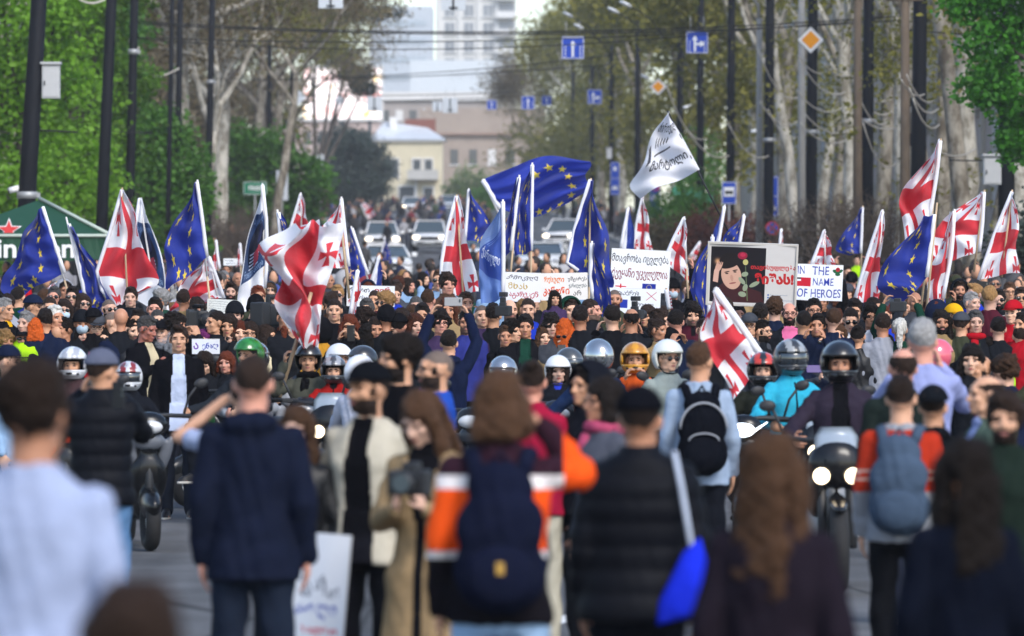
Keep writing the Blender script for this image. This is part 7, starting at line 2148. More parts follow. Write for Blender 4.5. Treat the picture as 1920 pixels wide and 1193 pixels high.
def hair_words(a):
 st, c = a['hair'], a['hc']
 cw = {'black': 'black', 'dark': 'dark', 'brown': 'brown', 'red': 'red brown', 'orange': 'orange', 'blond': 'fair', 'grey': 'grey', 'darkgrey': 'greying', 'white': 'white', 'purple': 'purple', 'auburn': 'auburn'}.get(c, 'dark')
 return {'short': 'short %s hair', 'crop': 'cropped %s hair', 'quiff': 'swept %s hair', 'thick': 'thick %s hair', 'curly': 'curly %s hair', 'sides': 'balding %s hair', 'long': 'long %s hair', 'vlong': 'very long %s hair', 'bangs': 'long fringed %s hair', 'bob': 'bobbed %s hair', 'wavy': 'wavy %s hair', 'tress': 'long %s hair', 'bun': 'tied up %s hair', 'pony': '%s ponytail', 'buzz': 'shaved head', 'bald': 'bald head', 'none': 'covered hair'}[st].replace('%s', cw)
# ---------------------------------------------------------------- nearest people
def band_mat():
 m = cloth('#ff5a1a').copy(); m.name = 'fabric_banded_jacket'
 nt = m.node_tree; b = nt.nodes['Principled BSDF']
 tc = nt.nodes.new('ShaderNodeTexCoord'); sx = nt.nodes.new('ShaderNodeSeparateXYZ'); nt.links.new(tc.outputs['Object'], sx.inputs[0])
 cr = nt.nodes.new('ShaderNodeValToRGB'); cr.color_ramp.interpolation = 'CONSTANT'
 mr = nt.nodes.new('ShaderNodeMapRange'); mr.inputs['From Min'].default_value = .8; mr.inputs['From Max'].default_value = 1.6; nt.links.new(sx.outputs[2], mr.inputs[0]); nt.links.new(mr.outputs[0], cr.inputs[0])
 st = [(0, '#151318'), (.355, '#d8d4d4'), (.39, '#e2501a'), (.675, '#dcd6d6'), (.735, '#2c1a24')]
 cr.color_ramp.elements[0].color = (*srgb(st[0][1]), 1); cr.color_ramp.elements[1].position = st[1][0]; cr.color_ramp.elements[1].color = (*srgb(st[1][1]), 1)
 for p_, c_ in st[2:]: k = cr.color_ramp.elements.new(p_); k.color = (*srgb(c_), 1)
 ab = nt.nodes.new('ShaderNodeMath'); ab.operation = 'ABSOLUTE'; nt.links.new(sx.outputs[0], ab.inputs[0])
 gt = nt.nodes.new('ShaderNodeMath'); gt.operation = 'GREATER_THAN'; gt.inputs[1].default_value = .235; nt.links.new(ab.outputs[0], gt.inputs[0])
 hi = nt.nodes.new('ShaderNodeMath'); hi.operation = 'GREATER_THAN'; hi.inputs[1].default_value = 1.12; nt.links.new(sx.outputs[2], hi.inputs[0])
 an = nt.nodes.new('ShaderNodeMath'); an.operation = 'MULTIPLY'; nt.links.new(gt.outputs[0], an.inputs[0]); nt.links.new(hi.outputs[0], an.inputs[1])
 mx = nt.nodes.new('ShaderNodeMix'); mx.data_type = 'RGBA'; nt.links.new(an.outputs[0], mx.inputs[0]); nt.links.new(cr.outputs[0], mx.inputs[6]); mx.inputs[7].default_value = (*srgb('#e2501a'), 1)
 nt.links.new(mx.outputs[2], b.inputs['Base Color'])
 return m
person(62, 690, 'person with thick dark hair in a pale blue shirt, back turned, at the left edge', 700, face=172, yaw=-12, hair='thick', hc='dark', top='shirt', tc='#97a2bf', leg='#20242c', girth=1.0)
person(250, 1112, 'person of whom only dark hair shows at the bottom edge', 1150, face=180, hair='thick', hc='dark', top='jacket', tc='#1c1a20')
F3 = person(475, 668, 'person with cropped dark hair in a navy hoodie and dark trousers, back turned', 440, face=176, hair='crop', hc='dark', top='hoodie', tc='#131828', leg='#1b2230', girth=.92)
person(462, 700, 'person in pale blue shirt with one arm raised, half hidden by the navy hoodie', 395, face=176, hair='crop', hc='dark', top='tee', tc='#97a2bf', pose='shade', leg='#20242c')
F4 = person(190, 660, 'person in grey cap, black quilted jacket and blue jeans, holding up a phone', 325, face=186, yaw=-48, hair='crop', hc='dark', top='puffer', tc='#0b0d14', leg='#52749a', pose='photo', gear=(('cap', '#555a6c'),))
F5 = person(556, 768, 'person with long brown hair in a black leather jacket beside the navy hoodie', 405, fem=True, face=-12, hair='vlong', hc='brown', top='leather', tc='#0c0d11', leg='#121318', skin='#c7a08c', fine=True)
F6 = person(690, 684, 'bearded person in black cap, cream overshirt and black shirt looking left', 405, face=-22, yaw=-30, hair='crop', hc='dark', top='open', tc='#b3ac9c', t2='#0e0e12', t3='#16161c', leg='#0d0e13', beard='full', gear=(('cap', '#0d0f14'),), skin='#b98b6e', fine=True)
F7 = person(803, 735, 'person with windblown brown hair in a long beige coat looking down at a camera', 430, fem=True, face=-18, yaw=-22, pitch=26, hair='tress', hc='brown', top='coat', tc='#8a7558', t2='#101014', pose='phone', leg='#121318', skin='#c7a08c', fine=True)
F8 = person(938, 704, 'person in an orange, white and black jacket with a navy backpack, back turned', 520, face=180, yaw=-10, hair='bob', hc='brown', top='jacket', tc=band_mat(), leg='#86a2c0', pose='shade_r', fine=True)
F9 = person(1200, 733, 'person in black cap and black padded coat with a blue tote bag, back turned', 500, face=180, yaw=-10, hair='crop', hc='dark', top='puffer', tc='#0b0d14', leg='#0f1118', girth=1.28, gear=(('cap', '#0c0d13'),), fine=True)
F10 = person(1450, 822, 'person with very long brown hair in a dark plum coat, back turned', 640, fem=True, face=168, yaw=-16, hair='vlong', hc='brown', top='coat', tc='#1d1820', leg='#101014')
F11 = person(1806, 832, 'person with very long black hair in a dark navy coat, back turned', 600, fem=True, face=196, yaw=14, hair='vlong', hc='black', top='coat', tc='#0d111d', leg='#101014')
F12 = person(1884, 742, 'bearded person in a dark green jacket facing the camera at the right edge', 430, face=-8, hair='thick', hc='dark', top='jacket', tc='#18221d', beard='full', leg='#14161c', girth=1.06, skin='#c29478')
F13 = person(1846, 703, 'person with receding dark hair in a grey green jacket, profile toward the left', 350, face=-78, hair='sides', hc='dark', top='blazer', tc='#43524a', t2='#7f8bb4', leg='#1c1e24', skin='#c29478')
F14 = person(1690, 708, 'person in a red and grey striped sweater with a backpack, back turned', 370, face=172, hair='short', hc='dark', top='sweater', tc='#a8321f', t2='#8e9198', t3='#c09a8c', leg='#0f1014')
person(1750, 728, 'person in a dark cap and black hooded jacket beside the striped sweater', 355, face=170, hair='short', hc='dark', top='hoodie', tc='#0f1115', leg='#0f1014', gear=(('cap_back', '#0f1217'),))
person(1692, 652, 'person with thinning dark hair in front of the grey haired one, back turned', 330, face=185, hair='sides', hc='dark', top='jacket', tc='#1a2220', leg='#14161c')
F16 = person(1730, 602, 'grey haired person in a pale lavender shirt, back turned, arms lifted', 305, face=178, hair='short', hc='grey', top='shirt', tc='#8890bc', pose='photo', leg='#2a2e3a', girth=1.0)
F17 = person(1311, 645, 'person in a pale denim jacket with a black backpack, back turned', 290, face=184, yaw=-25, hair='short', hc='brown', top='shirt', tc='#8e9fb6', leg='#14161d', girth=1.04)
person(1128, 713, 'person with glasses and pink scarf in a grey jacket, profile toward the left', 375, fem=True, face=-62, hair='bob', hc='black', top='jacket', tc='#474a55', leg='#1c1e24', gear=(('specs',), ('scarf', '#a84866')))
person(1100, 688, 'person with a big dark hood pulled up, behind the one with glasses and scarf', 335, face=-55, hair='short', hc='black', top='jacket', tc='#12141b', leg='#14161c', gear=(('hood', '#12141b'),))
F18 = person(998, 680, 'person with tied dark hair in a crimson jacket and pale trousers, back turned', 335, fem=True, face=176, hair='bun', hc='dark', top='jacket', tc='#8c1834', leg='#a9a596')
person(746, 632, 'heavy bearded person with dark hair in a black shirt, profile toward the left', 345, face=-72, hair='thick', hc='black', top='tee', tc='#0b0b0f', beard='full', leg='#14161c', girth=1.15, skin='#b98b6e')
person(815, 655, 'bald bearded person with glasses in a blue shirt, profile toward the left', 325, face=-78, hair='buzz', hc='dark', top='shirt', tc='#23469c', beard='full', leg='#1c2230', gear=(('specs',),), skin='#b98b6e')
F21 = person(842, 622, 'person in a navy top holding a phone overhead with both arms', 208, face=180, hair='short', hc='black', top='hoodie', tc='#121a32', pose='photo_up', leg='#14161d', fine=True)
F22 = person(335, 612, 'person in a black jacket over a white shirt standing alone, hands at the sides', 214, face=4, hair='quiff', hc='dark', top='open', tc='#0c0c11', t2='#aeb9d2', t3='#aeb9d2', leg='#1d222e', shoe='#101014', skin='#c29478', fine=True)
F23 = person(272, 594, 'greying person in black jacket and cream shirt breathing out smoke', 197, face=48, yaw=10, pitch=14, hair='short', hc='darkgrey', top='open', tc='#0e0e13', t2='#b5a98c', t3='#b5a98c', pose='smoke', leg='#14161c', skin='#9a5f50', fine=True)
# things they wear and carry
backpack('navy backpack with a small gold badge on the orange jacket', F8, '#121628', logo='#b08a40')
backpack('black backpack with grey zips on the pale denim jacket', F17, '#0c0e15', trim='#8a8d94')
backpack('grey blue backpack on the red striped sweater', F14, '#3c4a5c')
phone('phone with a white back held high in landscape by the person in navy', P(850, 566, 215), (R(8), 0, R(3)), case='#9c9da0')
phone('dark phone held by the person in grey cap', P(222, 742, 335), (0, 0, R(-20)), case='#101014', wide=False)
camera_body('dark camera in the hands of the person in the beige coat', P(772, 905, 445), R(-20), 1.15)
e9 = empty('tote_bag', F9.location, 'bright blue tote bag on a white strap over the black padded coat', 'bag'); e9.rotation_euler = F9.rotation_euler; e9.scale = F9.scale
bm = bmesh.new()
nn = 10
rows = []
for j in range(nn + 1):
 v_ = j / nn
 wd = .035 + .075 * min(1, v_ * 1.5); th = .012 + .05 * math.sin(PI * min(v_ * .9, 1))
 rows.append([bm.verts.new((-.20 + wd * math.cos(a) + .03 * v_, .19 + th * math.sin(a), 1.15 - .29 * v_ - .03 * math.cos(a))) for a in [2 * PI * i / 16 for i in range(16)]])
for a_, b_ in zip(rows[:-1], rows[1:]):
 for i in range(16): bm.faces.new((a_[i], a_[(i + 1) % 16], b_[(i + 1) % 16], b_[i])).smooth = True
bm.faces.new(rows[0][::-1]); bm.faces.new(rows[-1])
part('bag', bm, cloth('#1a2cc0'), e9)
bm = bmesh.new(); tube(bm, [(-.22, .17, 1.03), (-.19, .20, 1.20), (-.16, .185, 1.38), (-.135, .08, 1.515), (-.14, -.05, 1.50), (-.16, -.17, 1.35), (-.21, -.18, 1.15), (-.24, -.02, 1.02), (-.23, .15, 1.02)], [(.011, .005)] * 9, 8); part('strap', bm, cloth('#a9b2c2'), e9, True)
# cigarette smoke
def smoke_mat():
 m = bpy.data.materials.new('smoke'); m.use_nodes = True; nt = m.node_tree
 nt.nodes.remove(nt.nodes['Principled BSDF'])
 v = nt.nodes.new('ShaderNodeVolumePrincipled'); v.inputs['Color'].default_value = (.9, .9, .92, 1)
 n = nt.nodes.new('ShaderNodeTexNoise'); n.inputs['Scale'].default_value = 9; n.inputs['Detail'].default_value = 4
 mr = nt.nodes.new('ShaderNodeMapRange'); mr.inputs['From Min'].default_value = .45; mr.inputs['From Max'].default_value = .70; mr.inputs['To Max'].default_value = 28
 nt.links.new(n.outputs['Fac'], mr.inputs[0]); nt.links.new(mr.outputs[0], v.inputs['Density']); nt.links.new(v.outputs[0], nt.nodes['Material Output'].inputs['Volume'])
 return m
bm = bmesh.new()
for x, z, r in ((0, 0, .05), (.07, .0, .07), (.14, -.03, .08), (.10, .05, .06)): ellipsoid(bm, (x, 0, z), (r, r * .7, r))
me = remesh(bm, .012, 2, 'smoke'); me.materials.append(smoke_mat())
o = obj('cigarette_smoke', me, None, P(300, 645, 212)); tag(o, kind='stuff')

# ---------------------------------------------------------------- riders and their machines
K1 = '#0c0c0f'
riders = [
 (135, 655, 229, 'rider in a white full face helmet with raised visor at the left', dict(gear=(('full', '#c9cbd0', '#9a9da6', 'up', K1, 1),), tc='#3a2a2c', pose='ride', yaw=-8), 'sc', dict(body='#1a1a1e', panel='#b03a1c')),
 (240, 682, 226, 'rider in a silver and dark helmet on the pale scooter', dict(gear=(('full', '#b9bcc2', '#7a1c1c', 'down', K1, 1),), tc='#15171d', pose='ride'), None, None),
 (452, 637, 217, 'rider in a green patterned helmet behind the cropped dark head', dict(gear=(('jet', 'green_skull', 'green_skull', None, K1),), tc='#20242a', pose='ride', face=-40), None, None),
 (482, 645, 215, 'rider in a grey shiny helmet right of the green patterned one', dict(gear=(('jet', 'chrome', '#8a8d94', 'down', K1),), tc='#8c9098', pose='ride', face=10), None, None),
 (577, 648, 215, 'rider in a black helmet with one gloved fist around a flag stick', dict(gear=(('jet', '#0e0e11', '#0e0e11', None, K1), ('scarf', '#0d0d10')), tc='#4a4c44', pose='ride_flag', skin='#b98b6e'), 'sc', dict(body='#15161a', panel='#16171b')),
 (625, 670, 216, 'rider in a silver visor helmet and red and black jacket', dict(gear=(('full', '#3a3d42', '#8a8d94', 'up', K1, 1),), tc='#8e1a18', t2='#101014', t3='#101014', top='jacket', pose='ride'), 'mo', dict()),
 (645, 648, 208, 'rider in a plain white helmet behind the silver visor helmet', dict(gear=(('jet', '#d4d6da', '#d4d6da', None, K1),), tc='#20222a', pose='ride', face=30), None, None),
 (664, 652, 211, 'rider in a dark glossy helmet between two white helmets', dict(gear=(('full', '#1a1c20', '#33363c', 'down', K1),), tc='#15161c', pose='ride', face=-60), None, None),
 (688, 670, 240, 'rider in a white and violet helmet and white jacket beside the black cap', dict(gear=(('jet', '#dcdde4', '#6a4cc0', None, K1),), tc='#b9bccb', pose='ride', face=150), None, None),
 (936, 672, 229, 'rider in a brushed silver helmet low in the middle', dict(gear=(('jet', 'chrome', '#3a3d42', 'down', K1),), tc='#15161c', pose='ride', face=-20), 'sc', dict(body='#1a1a1e', panel='#3a3d44')),
 (1046, 670, 219, 'rider with a young face in a round white open helmet', dict(fem=True, gear=(('jet', '#d8dade', '#d8dade', None, K1),), hair='bob', hc='dark', tc='#15171d', t2='#2434a0', pose='ride', skin='#c7a08c', yaw=6), 'sc', dict(body='#20242c', panel='#9aa0a8')),
 (1080, 656, 215, 'rider in a dark mottled helmet just behind the round white one', dict(gear=(('jet', '#3c4044', '#6a6d70', 'down', K1),), tc='#1a1c22', pose='ride', face=40), None, None),
 (1114, 640, 223, 'rider in a mirror bright helmet reflecting the sky', dict(gear=(('jet', 'chrome', 'chrome', None, K1),), tc='#1c2c4c', pose='ride', face=200), None, None),
 (1191, 646, 220, 'rider in a yellow helmet and orange jacket raising a phone to the face', dict(gear=(('full', '#c08614', '#a86e0c', None, K1),), tc='#b04a1c', pose='ride_phone'), 'sc', dict(body='#1a1a1e', panel='#20242c')),
 (1260, 641, 226, 'rider in a cream white open helmet with glasses left of the denim jacket', dict(gear=(('jet', '#d2d4ce', '#b8bcae', None, K1), ('sun',)), tc='#8a9490', pose='ride', face=20, yaw=10), None, None),
 (1431, 665, 236, 'rider in a red, white and black striped helmet with red chin marks', dict(gear=(('full', '#191a1d', '#b83424', None, '#c02a1c', 1),), tc='#22241e', pose='ride'), None, None),
 (1491, 641, 240, 'rider in a dark helmet with silver top and turquoise jacket', dict(gear=(('full', '#2a2c30', '#8a8d90', 'down', K1, 1),), tc='#2f9cb8', t3='#10141a', pose='ride', face=18), 'mo', dict()),
 (1576, 645, 268, 'rider in a glossy black helmet with raised visor and dark purple jacket', dict(gear=(('full', '#0f0f12', '#0f0f12', 'up', K1, 1),), tc='#2a2430', t2='#0e0e12', t3='#0e0e12', top='open', pose='ride', girth=1.08), None, None),
 (1772, 640, 219, 'rider in a bright pink helmet behind the grey haired one', dict(gear=(('jet', '#c85468', '#c85468', None, K1),), tc='#20222a', pose='ride', face=140), None, None),
]
RD = {}
for i, (px, y, s, lab, kw, veh, vk) in enumerate(riders):
 kw = dict(kw); kw.setdefault('hair', 'crop'); kw.setdefault('top', 'jacket')
 RD[px] = person(px, y, lab, s, leg='#16181e', fine=(px in (1046, 1576)), **kw)
 fc = kw.get('face', 0)
 if veh == 'sc': scooter('scooter under the ' + lab.split(' in ')[0].replace('rider with a young face', 'rider') + ' in ' + ' '.join(lab.split(' in ')[1].split()[:5]), px, s, fc, loc=(RD[px].location.x, RD[px].location.y + .05, RD[px].location.z), **vk)
 elif veh == 'mo': motorcycle('motorcycle under the ' + ' '.join(lab.split()[:7]), px, s, fc)
scooter('pale and black scooter leaning toward the camera at the left', 258, 236, 12, body='#0a0b0e', panel='#5c6068')
scooter('dark scooter with a bright v shaped running light right of the denim jacket', 1408, 240, -8, body='#0c0d10', panel='#1a1c20', lit=LAMPCOOL)
motorcycle('motorcycle with two round lit headlamps and pale windscreen on the right', 1559, 272, 0)
for px, s, fc, lab, b_, p_ in ((482, 198, 10, 'scooter under the grey shiny helmet', '#2a2c30', '#8a8d94'), (452, 204, -40, 'scooter under the green patterned helmet', '#1a1c1e', '#1e4a2a'), (645, 183, 30, 'scooter under the plain white helmet', '#22242a', '#c0c2c8'), (664, 189, -60, 'scooter under the dark glossy helmet', '#101114', '#22242a'), (688, 241, 150, 'scooter under the white and violet helmet', '#3a3c44', '#b8bac4'), (1080, 197, 40, 'scooter under the mottled helmet', '#1a1b1e', '#44484c'), (1114, 215, 200, 'scooter under the mirror bright helmet', '#16181c', '#2c3a58'), (1260, 223, 20, 'scooter under the cream white helmet', '#202226', '#b4b6b0'), (1775, 206, 170, 'scooter under the bright pink helmet', '#18191c', '#a03040')):
 scooter(lab, px, s, fc, body=b_, panel=p_)

# ---------------------------------------------------------------- the front of the crowd, one by one
C = [
 (10, 561, 'm short:grey jacket:blk:yel face=60'), (64, 556, 'm crop:dark jacket:nvy cap:nvy face=50 yaw=20'), (93, 558, 'm crop:dark jacket:cha face=10'), (103, 575, 'm short:white jacket:nvy face=25 yaw=15'),
 (121, 564, 'f long:dark jacket:cha sun mask face=5'), (101, 539, 'm short:darkgrey jacket:gry sun face=0'), (121, 529, 'm short:dark hoodie:lgr hood:lgr face=20'), (135, 539, 'm short:black jacket:blk sun face=0'),
 (156, 553, 'f long:dark jacket:cha sun face=25'), (154, 586, 'm crop:dark jacket:cha beanie:cha mask face=10'), (181, 590, 'm crop:dark jacket:red cap:gry specs face=8 pitch=10'), (176, 581, 'm crop:dark jacket:blk cap:blk face=170'),
 (214, 584, 'm buzz:dark shirt:nvy face=60 yaw=20'), (226, 577, 'm bald:dark jacket:cha face=190'), (258, 581, 'm short:black jacket:cha specs face=-10'), (247, 597, 'm short:black leather:blk face=30 pitch=15 beard=stubble'),
 (304, 604, 'm crop:dark jacket:gry cap:blk face=-20'), (331, 590, 'm curly:black jacket:blk face=65'), (157, 608, 'f bangs:black sweater:red:red:red face=8'), (195, 617, 'f wavy:black jacket:blk face=8'),
 (111, 607, 'm bald:dark jacket:gry face=150'), (76, 613, 'm sides:dark jacket:cha face=65'), (44, 616, 'm crop:dark tee:blk cap:cha sun beard=full face=0'), (104, 632, 'f bun:dark jacket:blk sun face=0'),
 (11, 622, 'f curly:blond jacket:olv face=30'), (18, 651, 'm crop:dark shirt:dnm cap:nvy face=70'), (48, 586, 'm short:grey jacket:neo face=-30 pose=r_up'), (68, 600, 'f bob:orange jacket:cha face=180'),
 (85, 545, 'f long:brown jacket:olv face=160'), (85, 581, 'm short:black jacket:nvy face=200'), (120, 598, 'm short:black shirt:nvy face=-50'),
 (425, 495, 'm short:dark jacket:cha beard=full face=0'), (446, 510, 'm bald:dark jacket:gry face=20'), (433, 531, 'm quiff:dark hoodie:gry beard=full face=0'), (440, 570, 'm short:black jacket:cha beanie:cha face=0'),
 (403, 584, 'm crop:black jacket:cha face=-60 pose=photo'), (429, 592, 'f long:dark jacket:cha face=-10'), (382, 621, 'f bob:purple jacket:gry:pnk face=0'), (433, 616, 'f bun:dark jacket:cha sun face=-45 pose=smoke'),
 (469, 606, 'f long:dark jacket:cha specs face=0'), (502, 612, 'f long:dark coat:crm:lgr face=65'), (450, 605, 'f bob:red jacket:cha face=10'), (480, 557, 'm crop:black jacket:blk beanie:blk headphones:blk face=175 pose=photo'),
 (385, 660, 'f long:dark jacket:cha face=-8 pitch=26'), (424, 672, 'f bob:red jacket:cha face=-15'), (601, 600, 'm short:black jacket:mus hood:blk face=180'), (627, 562, 'm crop:dark tee:blk face=0'), (632, 536, 'm short:blond jacket:cha sun face=0'),
 (617, 513, 'm bald:dark jacket:gry face=10'), (543, 596, 'f bob:red jacket:cha face=40'), (655, 593, 'f bob:red jacket:blk face=0 pose=photo'), (683, 579, 'm thick:dark jacket:cha face=50 pitch=15'), (687, 562, 'm short:darkgrey jacket:gry face=0'),
 (703, 595, 'm crop:dark hoodie:cha face=15 pitch=12'), (689, 610, 'f vlong:black jacket:cha face=170'), (743, 601, 'm crop:black jacket:cha face=-5'), (724, 577, 'm crop:black jacket:cha beanie:blk face=190'), (748, 591, 'm crop:black hoodie:blk cap:blk face=170'),
 (752, 581, 'f long:dark jacket:cha face=-20'), (780, 557, 'm crop:darkgrey jacket:cha sun face=0'), (791, 571, 'm short:black jacket:cha face=0'), (773, 575, 'f long:brown jacket:tan face=-10'), (780, 591, 'f long:auburn jacket:cha face=20'),
 (767, 523, 'f long:dark jacket:cha face=60'), (795, 512, 'f long:black jacket:blk face=60'), (742, 527, 'm short:dark jacket:gry face=-10'), (803, 545, 'm short:brown jacket:cha face=170'), (807, 485, 'm crop:dark jacket:cha face=0'),
 (755, 508, 'f bob:blond jacket:olv face=190'), (722, 518, 'f long:dark jacket:olv face=0'), (826, 585, 'm curly:black shirt:pla specs face=10'), (874, 584, 'm short:black shirt:ind beard=stubble face=0'), (904, 571, 'm buzz:dark shirt:pla face=10'),
 (925, 571, 'm short:black jacket:cha face=175'), (956, 561, 'm bald:dark jacket:cha face=20 beard=stubble'), (990, 561, 'm crop:dark hoodie:blu face=0'), (985, 591, 'm short:black open:blk:grn face=0 pitch=8'), (948, 612, 'm short:brown jacket:blk face=4'),
 (964, 602, 'm thick:black jacket:blk face=40'), (1035, 592, 'm curly:black jacket:gry face=5'), (1070, 562, 'm short:dark hoodie:grn hood:grn face=15'), (1073, 577, 'f bun:brown jacket:lgr face=15'), (1021, 614, 'f vlong:brown jacket:tan face=12'),
 (1060, 601, 'f tress:orange jacket:cha face=150'), (1055, 618, 'f tress:orange jacket:gry sun_up face=-6 pitch=24 pose=phone'), (1110, 562, 'm crop:dark puffer:blk beard=stubble face=62 yaw=10'), (1184, 578, 'm sides:black sweater:cha:cha:cha face=180 pose=photo'), (1236, 600, 'f bun:dark jacket:tan face=50 pose=photo'),
 (1240, 583, 'f wavy:dark jacket:olv face=60'), (1298, 569, 'm thick:black hoodie:mar:mar:blk beard=stubble face=5 pitch=12'), (1292, 527, 'm quiff:brown jacket:lgr beard=full specs face=50'), (1261, 526, 'm crop:black jacket:blk mask beanie:blk face=0 pose=both_up', 148), (1267, 583, 'm short:black jacket:nvy face=180'),
 (1258, 618, 'm crop:black jacket:blk beanie:blk face=200'), (1384, 572, 'f bun:black jacket:cha face=10'), (1426, 571, 'm short:black jacket:cha face=175'), (1452, 560, 'm thick:brown jacket:nvy face=180'), (1480, 567, 'm sides:dark blazer:cha:pnk beard=full specs face=2'),
 (1430, 602, 'm short:black jacket:cha beard=full specs face=62'), (1526, 562, 'm short:black jacket:cha specs face=8'), (1507, 584, 'm crop:black jacket:nvy face=180'), (1533, 590, 'm short:black jacket:nvy face=-10 pose=photo'), (1563, 579, 'm crop:brown jacket:nvy face=180'),
 (1595, 578, 'm crop:black shirt:wht sun face=0 pitch=14'), (1602, 560, 'm short:black jacket:cha face=0 pitch=18'), (1634, 573, 'm thick:black blazer:cha:wht specs face=5'), (1658, 574, 'f crop:red jacket:blu sun face=-12'), (1687, 599, 'f pony:white jacket:grn face=175 pose=photo_up'),
 (1570, 608, 'f long:brown jacket:lgr face=10'), (1541, 623, 'f long:auburn jacket:gry sun face=6 pose=phone'), (1609, 612, 'f bun:black leather:blk face=170'), (1765, 584, 'm tress:black jacket:tan beard=full face=5'), (1803, 588, 'm crop:dark jacket:olv cap:gry face=165'),
 (1790, 573, 'm crop:dark jacket:olv cap:yel face=30'), (1800, 528, 'm short:dark hoodie:cha hood:cha beard=full face=0'), (1597, 513, 'm crop:black jacket:blk beanie:blk face=180 pose=both_up'), (1588, 499, 'm short:dark jacket:gry beard=stubble face=30'), (1607, 479, 'm short:dark jacket:neo face=0'),
 (1716, 547, 'm bald:dark jacket:gry face=10 pose=r_up'), (1866, 518, 'm short:darkgrey tee:grn sun face=0 pose=r_up'), (1872, 544, 'm short:black jacket:cha sun beard=full face=0'), (1914, 541, 'm short:dark jacket:cha sun face=0'), (1893, 531, 'm short:brown jacket:olv specs face=5'),
 (1829, 584, 'm short:darkgrey jacket:cha scarf:red face=5 pose=hold'), (1823, 550, 'm short:grey jacket:gry face=40'), (1872, 597, 'm short:black jacket:cha face=178'), (1853, 637, 'm curly:black jacket:cha specs face=0'), (1822, 649, 'f bangs:black jacket:cha face=-10'),
 (1837, 666, 'm bald:dark jacket:mar face=-60'), (1888, 671, 'm curly:brown jacket:nvy face=178'), (1916, 588, 'm short:black jacket:red face=-40'), (1797, 513, 'm curly:black jacket:blk face=10 pose=r_up'), (1899, 566, 'm crop:dark jacket:red cap:red face=-30'),
 (1880, 668, 'm short:dark shirt:olv face=150 pose=point'), (1912, 612, 'm crop:dark jacket:neo face=180'), (1700, 560, 'f long:brown jacket:cha face=20'), (1655, 590, 'm short:dark jacket:lgr face=185'), (1757, 540, 'm short:dark jacket:blk face=-10 pose=l_up'),
 (1320, 600, 'm short:dark jacket:cha face=10'), (1405, 590, 'm crop:dark jacket:gry cap:gry specs face=-5'), (1148, 575, 'm short:black jacket:blk face=190 pose=photo'), (1213, 575, 'f long:dark jacket:cha face=-30'), (1002, 545, 'm short:dark jacket:cha face=0 pose=both_up', 155), (1088, 575, 'm short:black jacket:cha face=180'),
 (690, 545, 'm short:dark jacket:cha face=0 pose=both_up', 147), (1205, 560, 'm short:dark jacket:gry face=0 pose=both_up', 149), (1360, 560, 'm short:dark jacket:cha face=-10'), (1540, 548, 'm short:dark jacket:blk face=0 pose=both_up', 157), (560, 560, 'm short:dark jacket:gry face=10'), (590, 545, 'm crop:black jacket:cha beanie:blk face=170'), (535, 575, 'm short:dark jacket:cha face=20'),
 (290, 560, 'm short:black jacket:gry face=0'), (345, 545, 'm short:dark jacket:tan face=170'), (370, 560, 'f long:dark jacket:cha face=20'), (245, 540, 'm short:dark jacket:cha face=0'), (20, 500, 'm short:dark jacket:olv face=0'), (35, 540, 'm short:black jacket:grn face=160'),
]
for px, y, spec, *ss in C:
 a = dict(s=ss[0]) if ss else {}
 if 'h=' not in spec: a['h'] = 1.66 if spec[0] == 'f' else 1.75
 if px in (1902,): pass
 if y > 640 and px > 1800: a['s'] = 250
 if px == 18: a['s'] = 250
 if px in (385, 424): a['s'] = 205
 sp(px, y, spec, fine=False, **a)
# a child on someone's shoulders
sp(1040, 547, 'f bangs:black jacket:pla face=12', s=182, label='small child with black fringe lifted above the heads under the orange lettered placard')
people[-1]['o'].scale = (.62, .62, .62); people[-1]['o'].location.z = CAM_H + (568 - 547) / 182 - 1.757 * .62
sp(1040, 585, 'm short:black jacket:cha face=0', s=181)
# cameras and phones held up in the crowd
video_camera('black video camera with fur microphone beside the dense handwritten card', P(372, 598, 178), R(20), 1.0)
video_camera('big shoulder video camera behind the swirling red cross flag', P(517, 592, 186), R(150), 1.35)
camera_body('black camera with flash raised behind the padded black jacket', P(1190, 590, 182), R(150), 1.1, True, True)
camera_body('camera held up over the white ponytail', P(1683, 575, 192), R(170), 1.1, True)
camera_body('camera at the eye of a person behind the pink shirted one', P(1530, 606, 182), R(-10), 1.0)
camera_body('camera with flash raised before a dark head beside the bald one', P(943, 583, 186), R(165), 1.1, False, True)
phone('dark phone in front of the bobbed red hair', P(658, 625, 196), (0, 0, 0), wide=False)
phone('violet phone held by the person in sunglasses by the black helmet', P(1528, 692, 215), (R(-30), 0, R(10)), case='#3a2468')
phone('phone raised sideways near the small white card', P(1842, 533, 150), (0, R(5), 0))
phone('dark phone before the face of the yellow helmet rider', P(1190, 692, 214), (0, 0, 0))
phone('phone in the hands of the orange haired person', P(1053, 662, 208), (R(-20), 0, 0), wide=False)
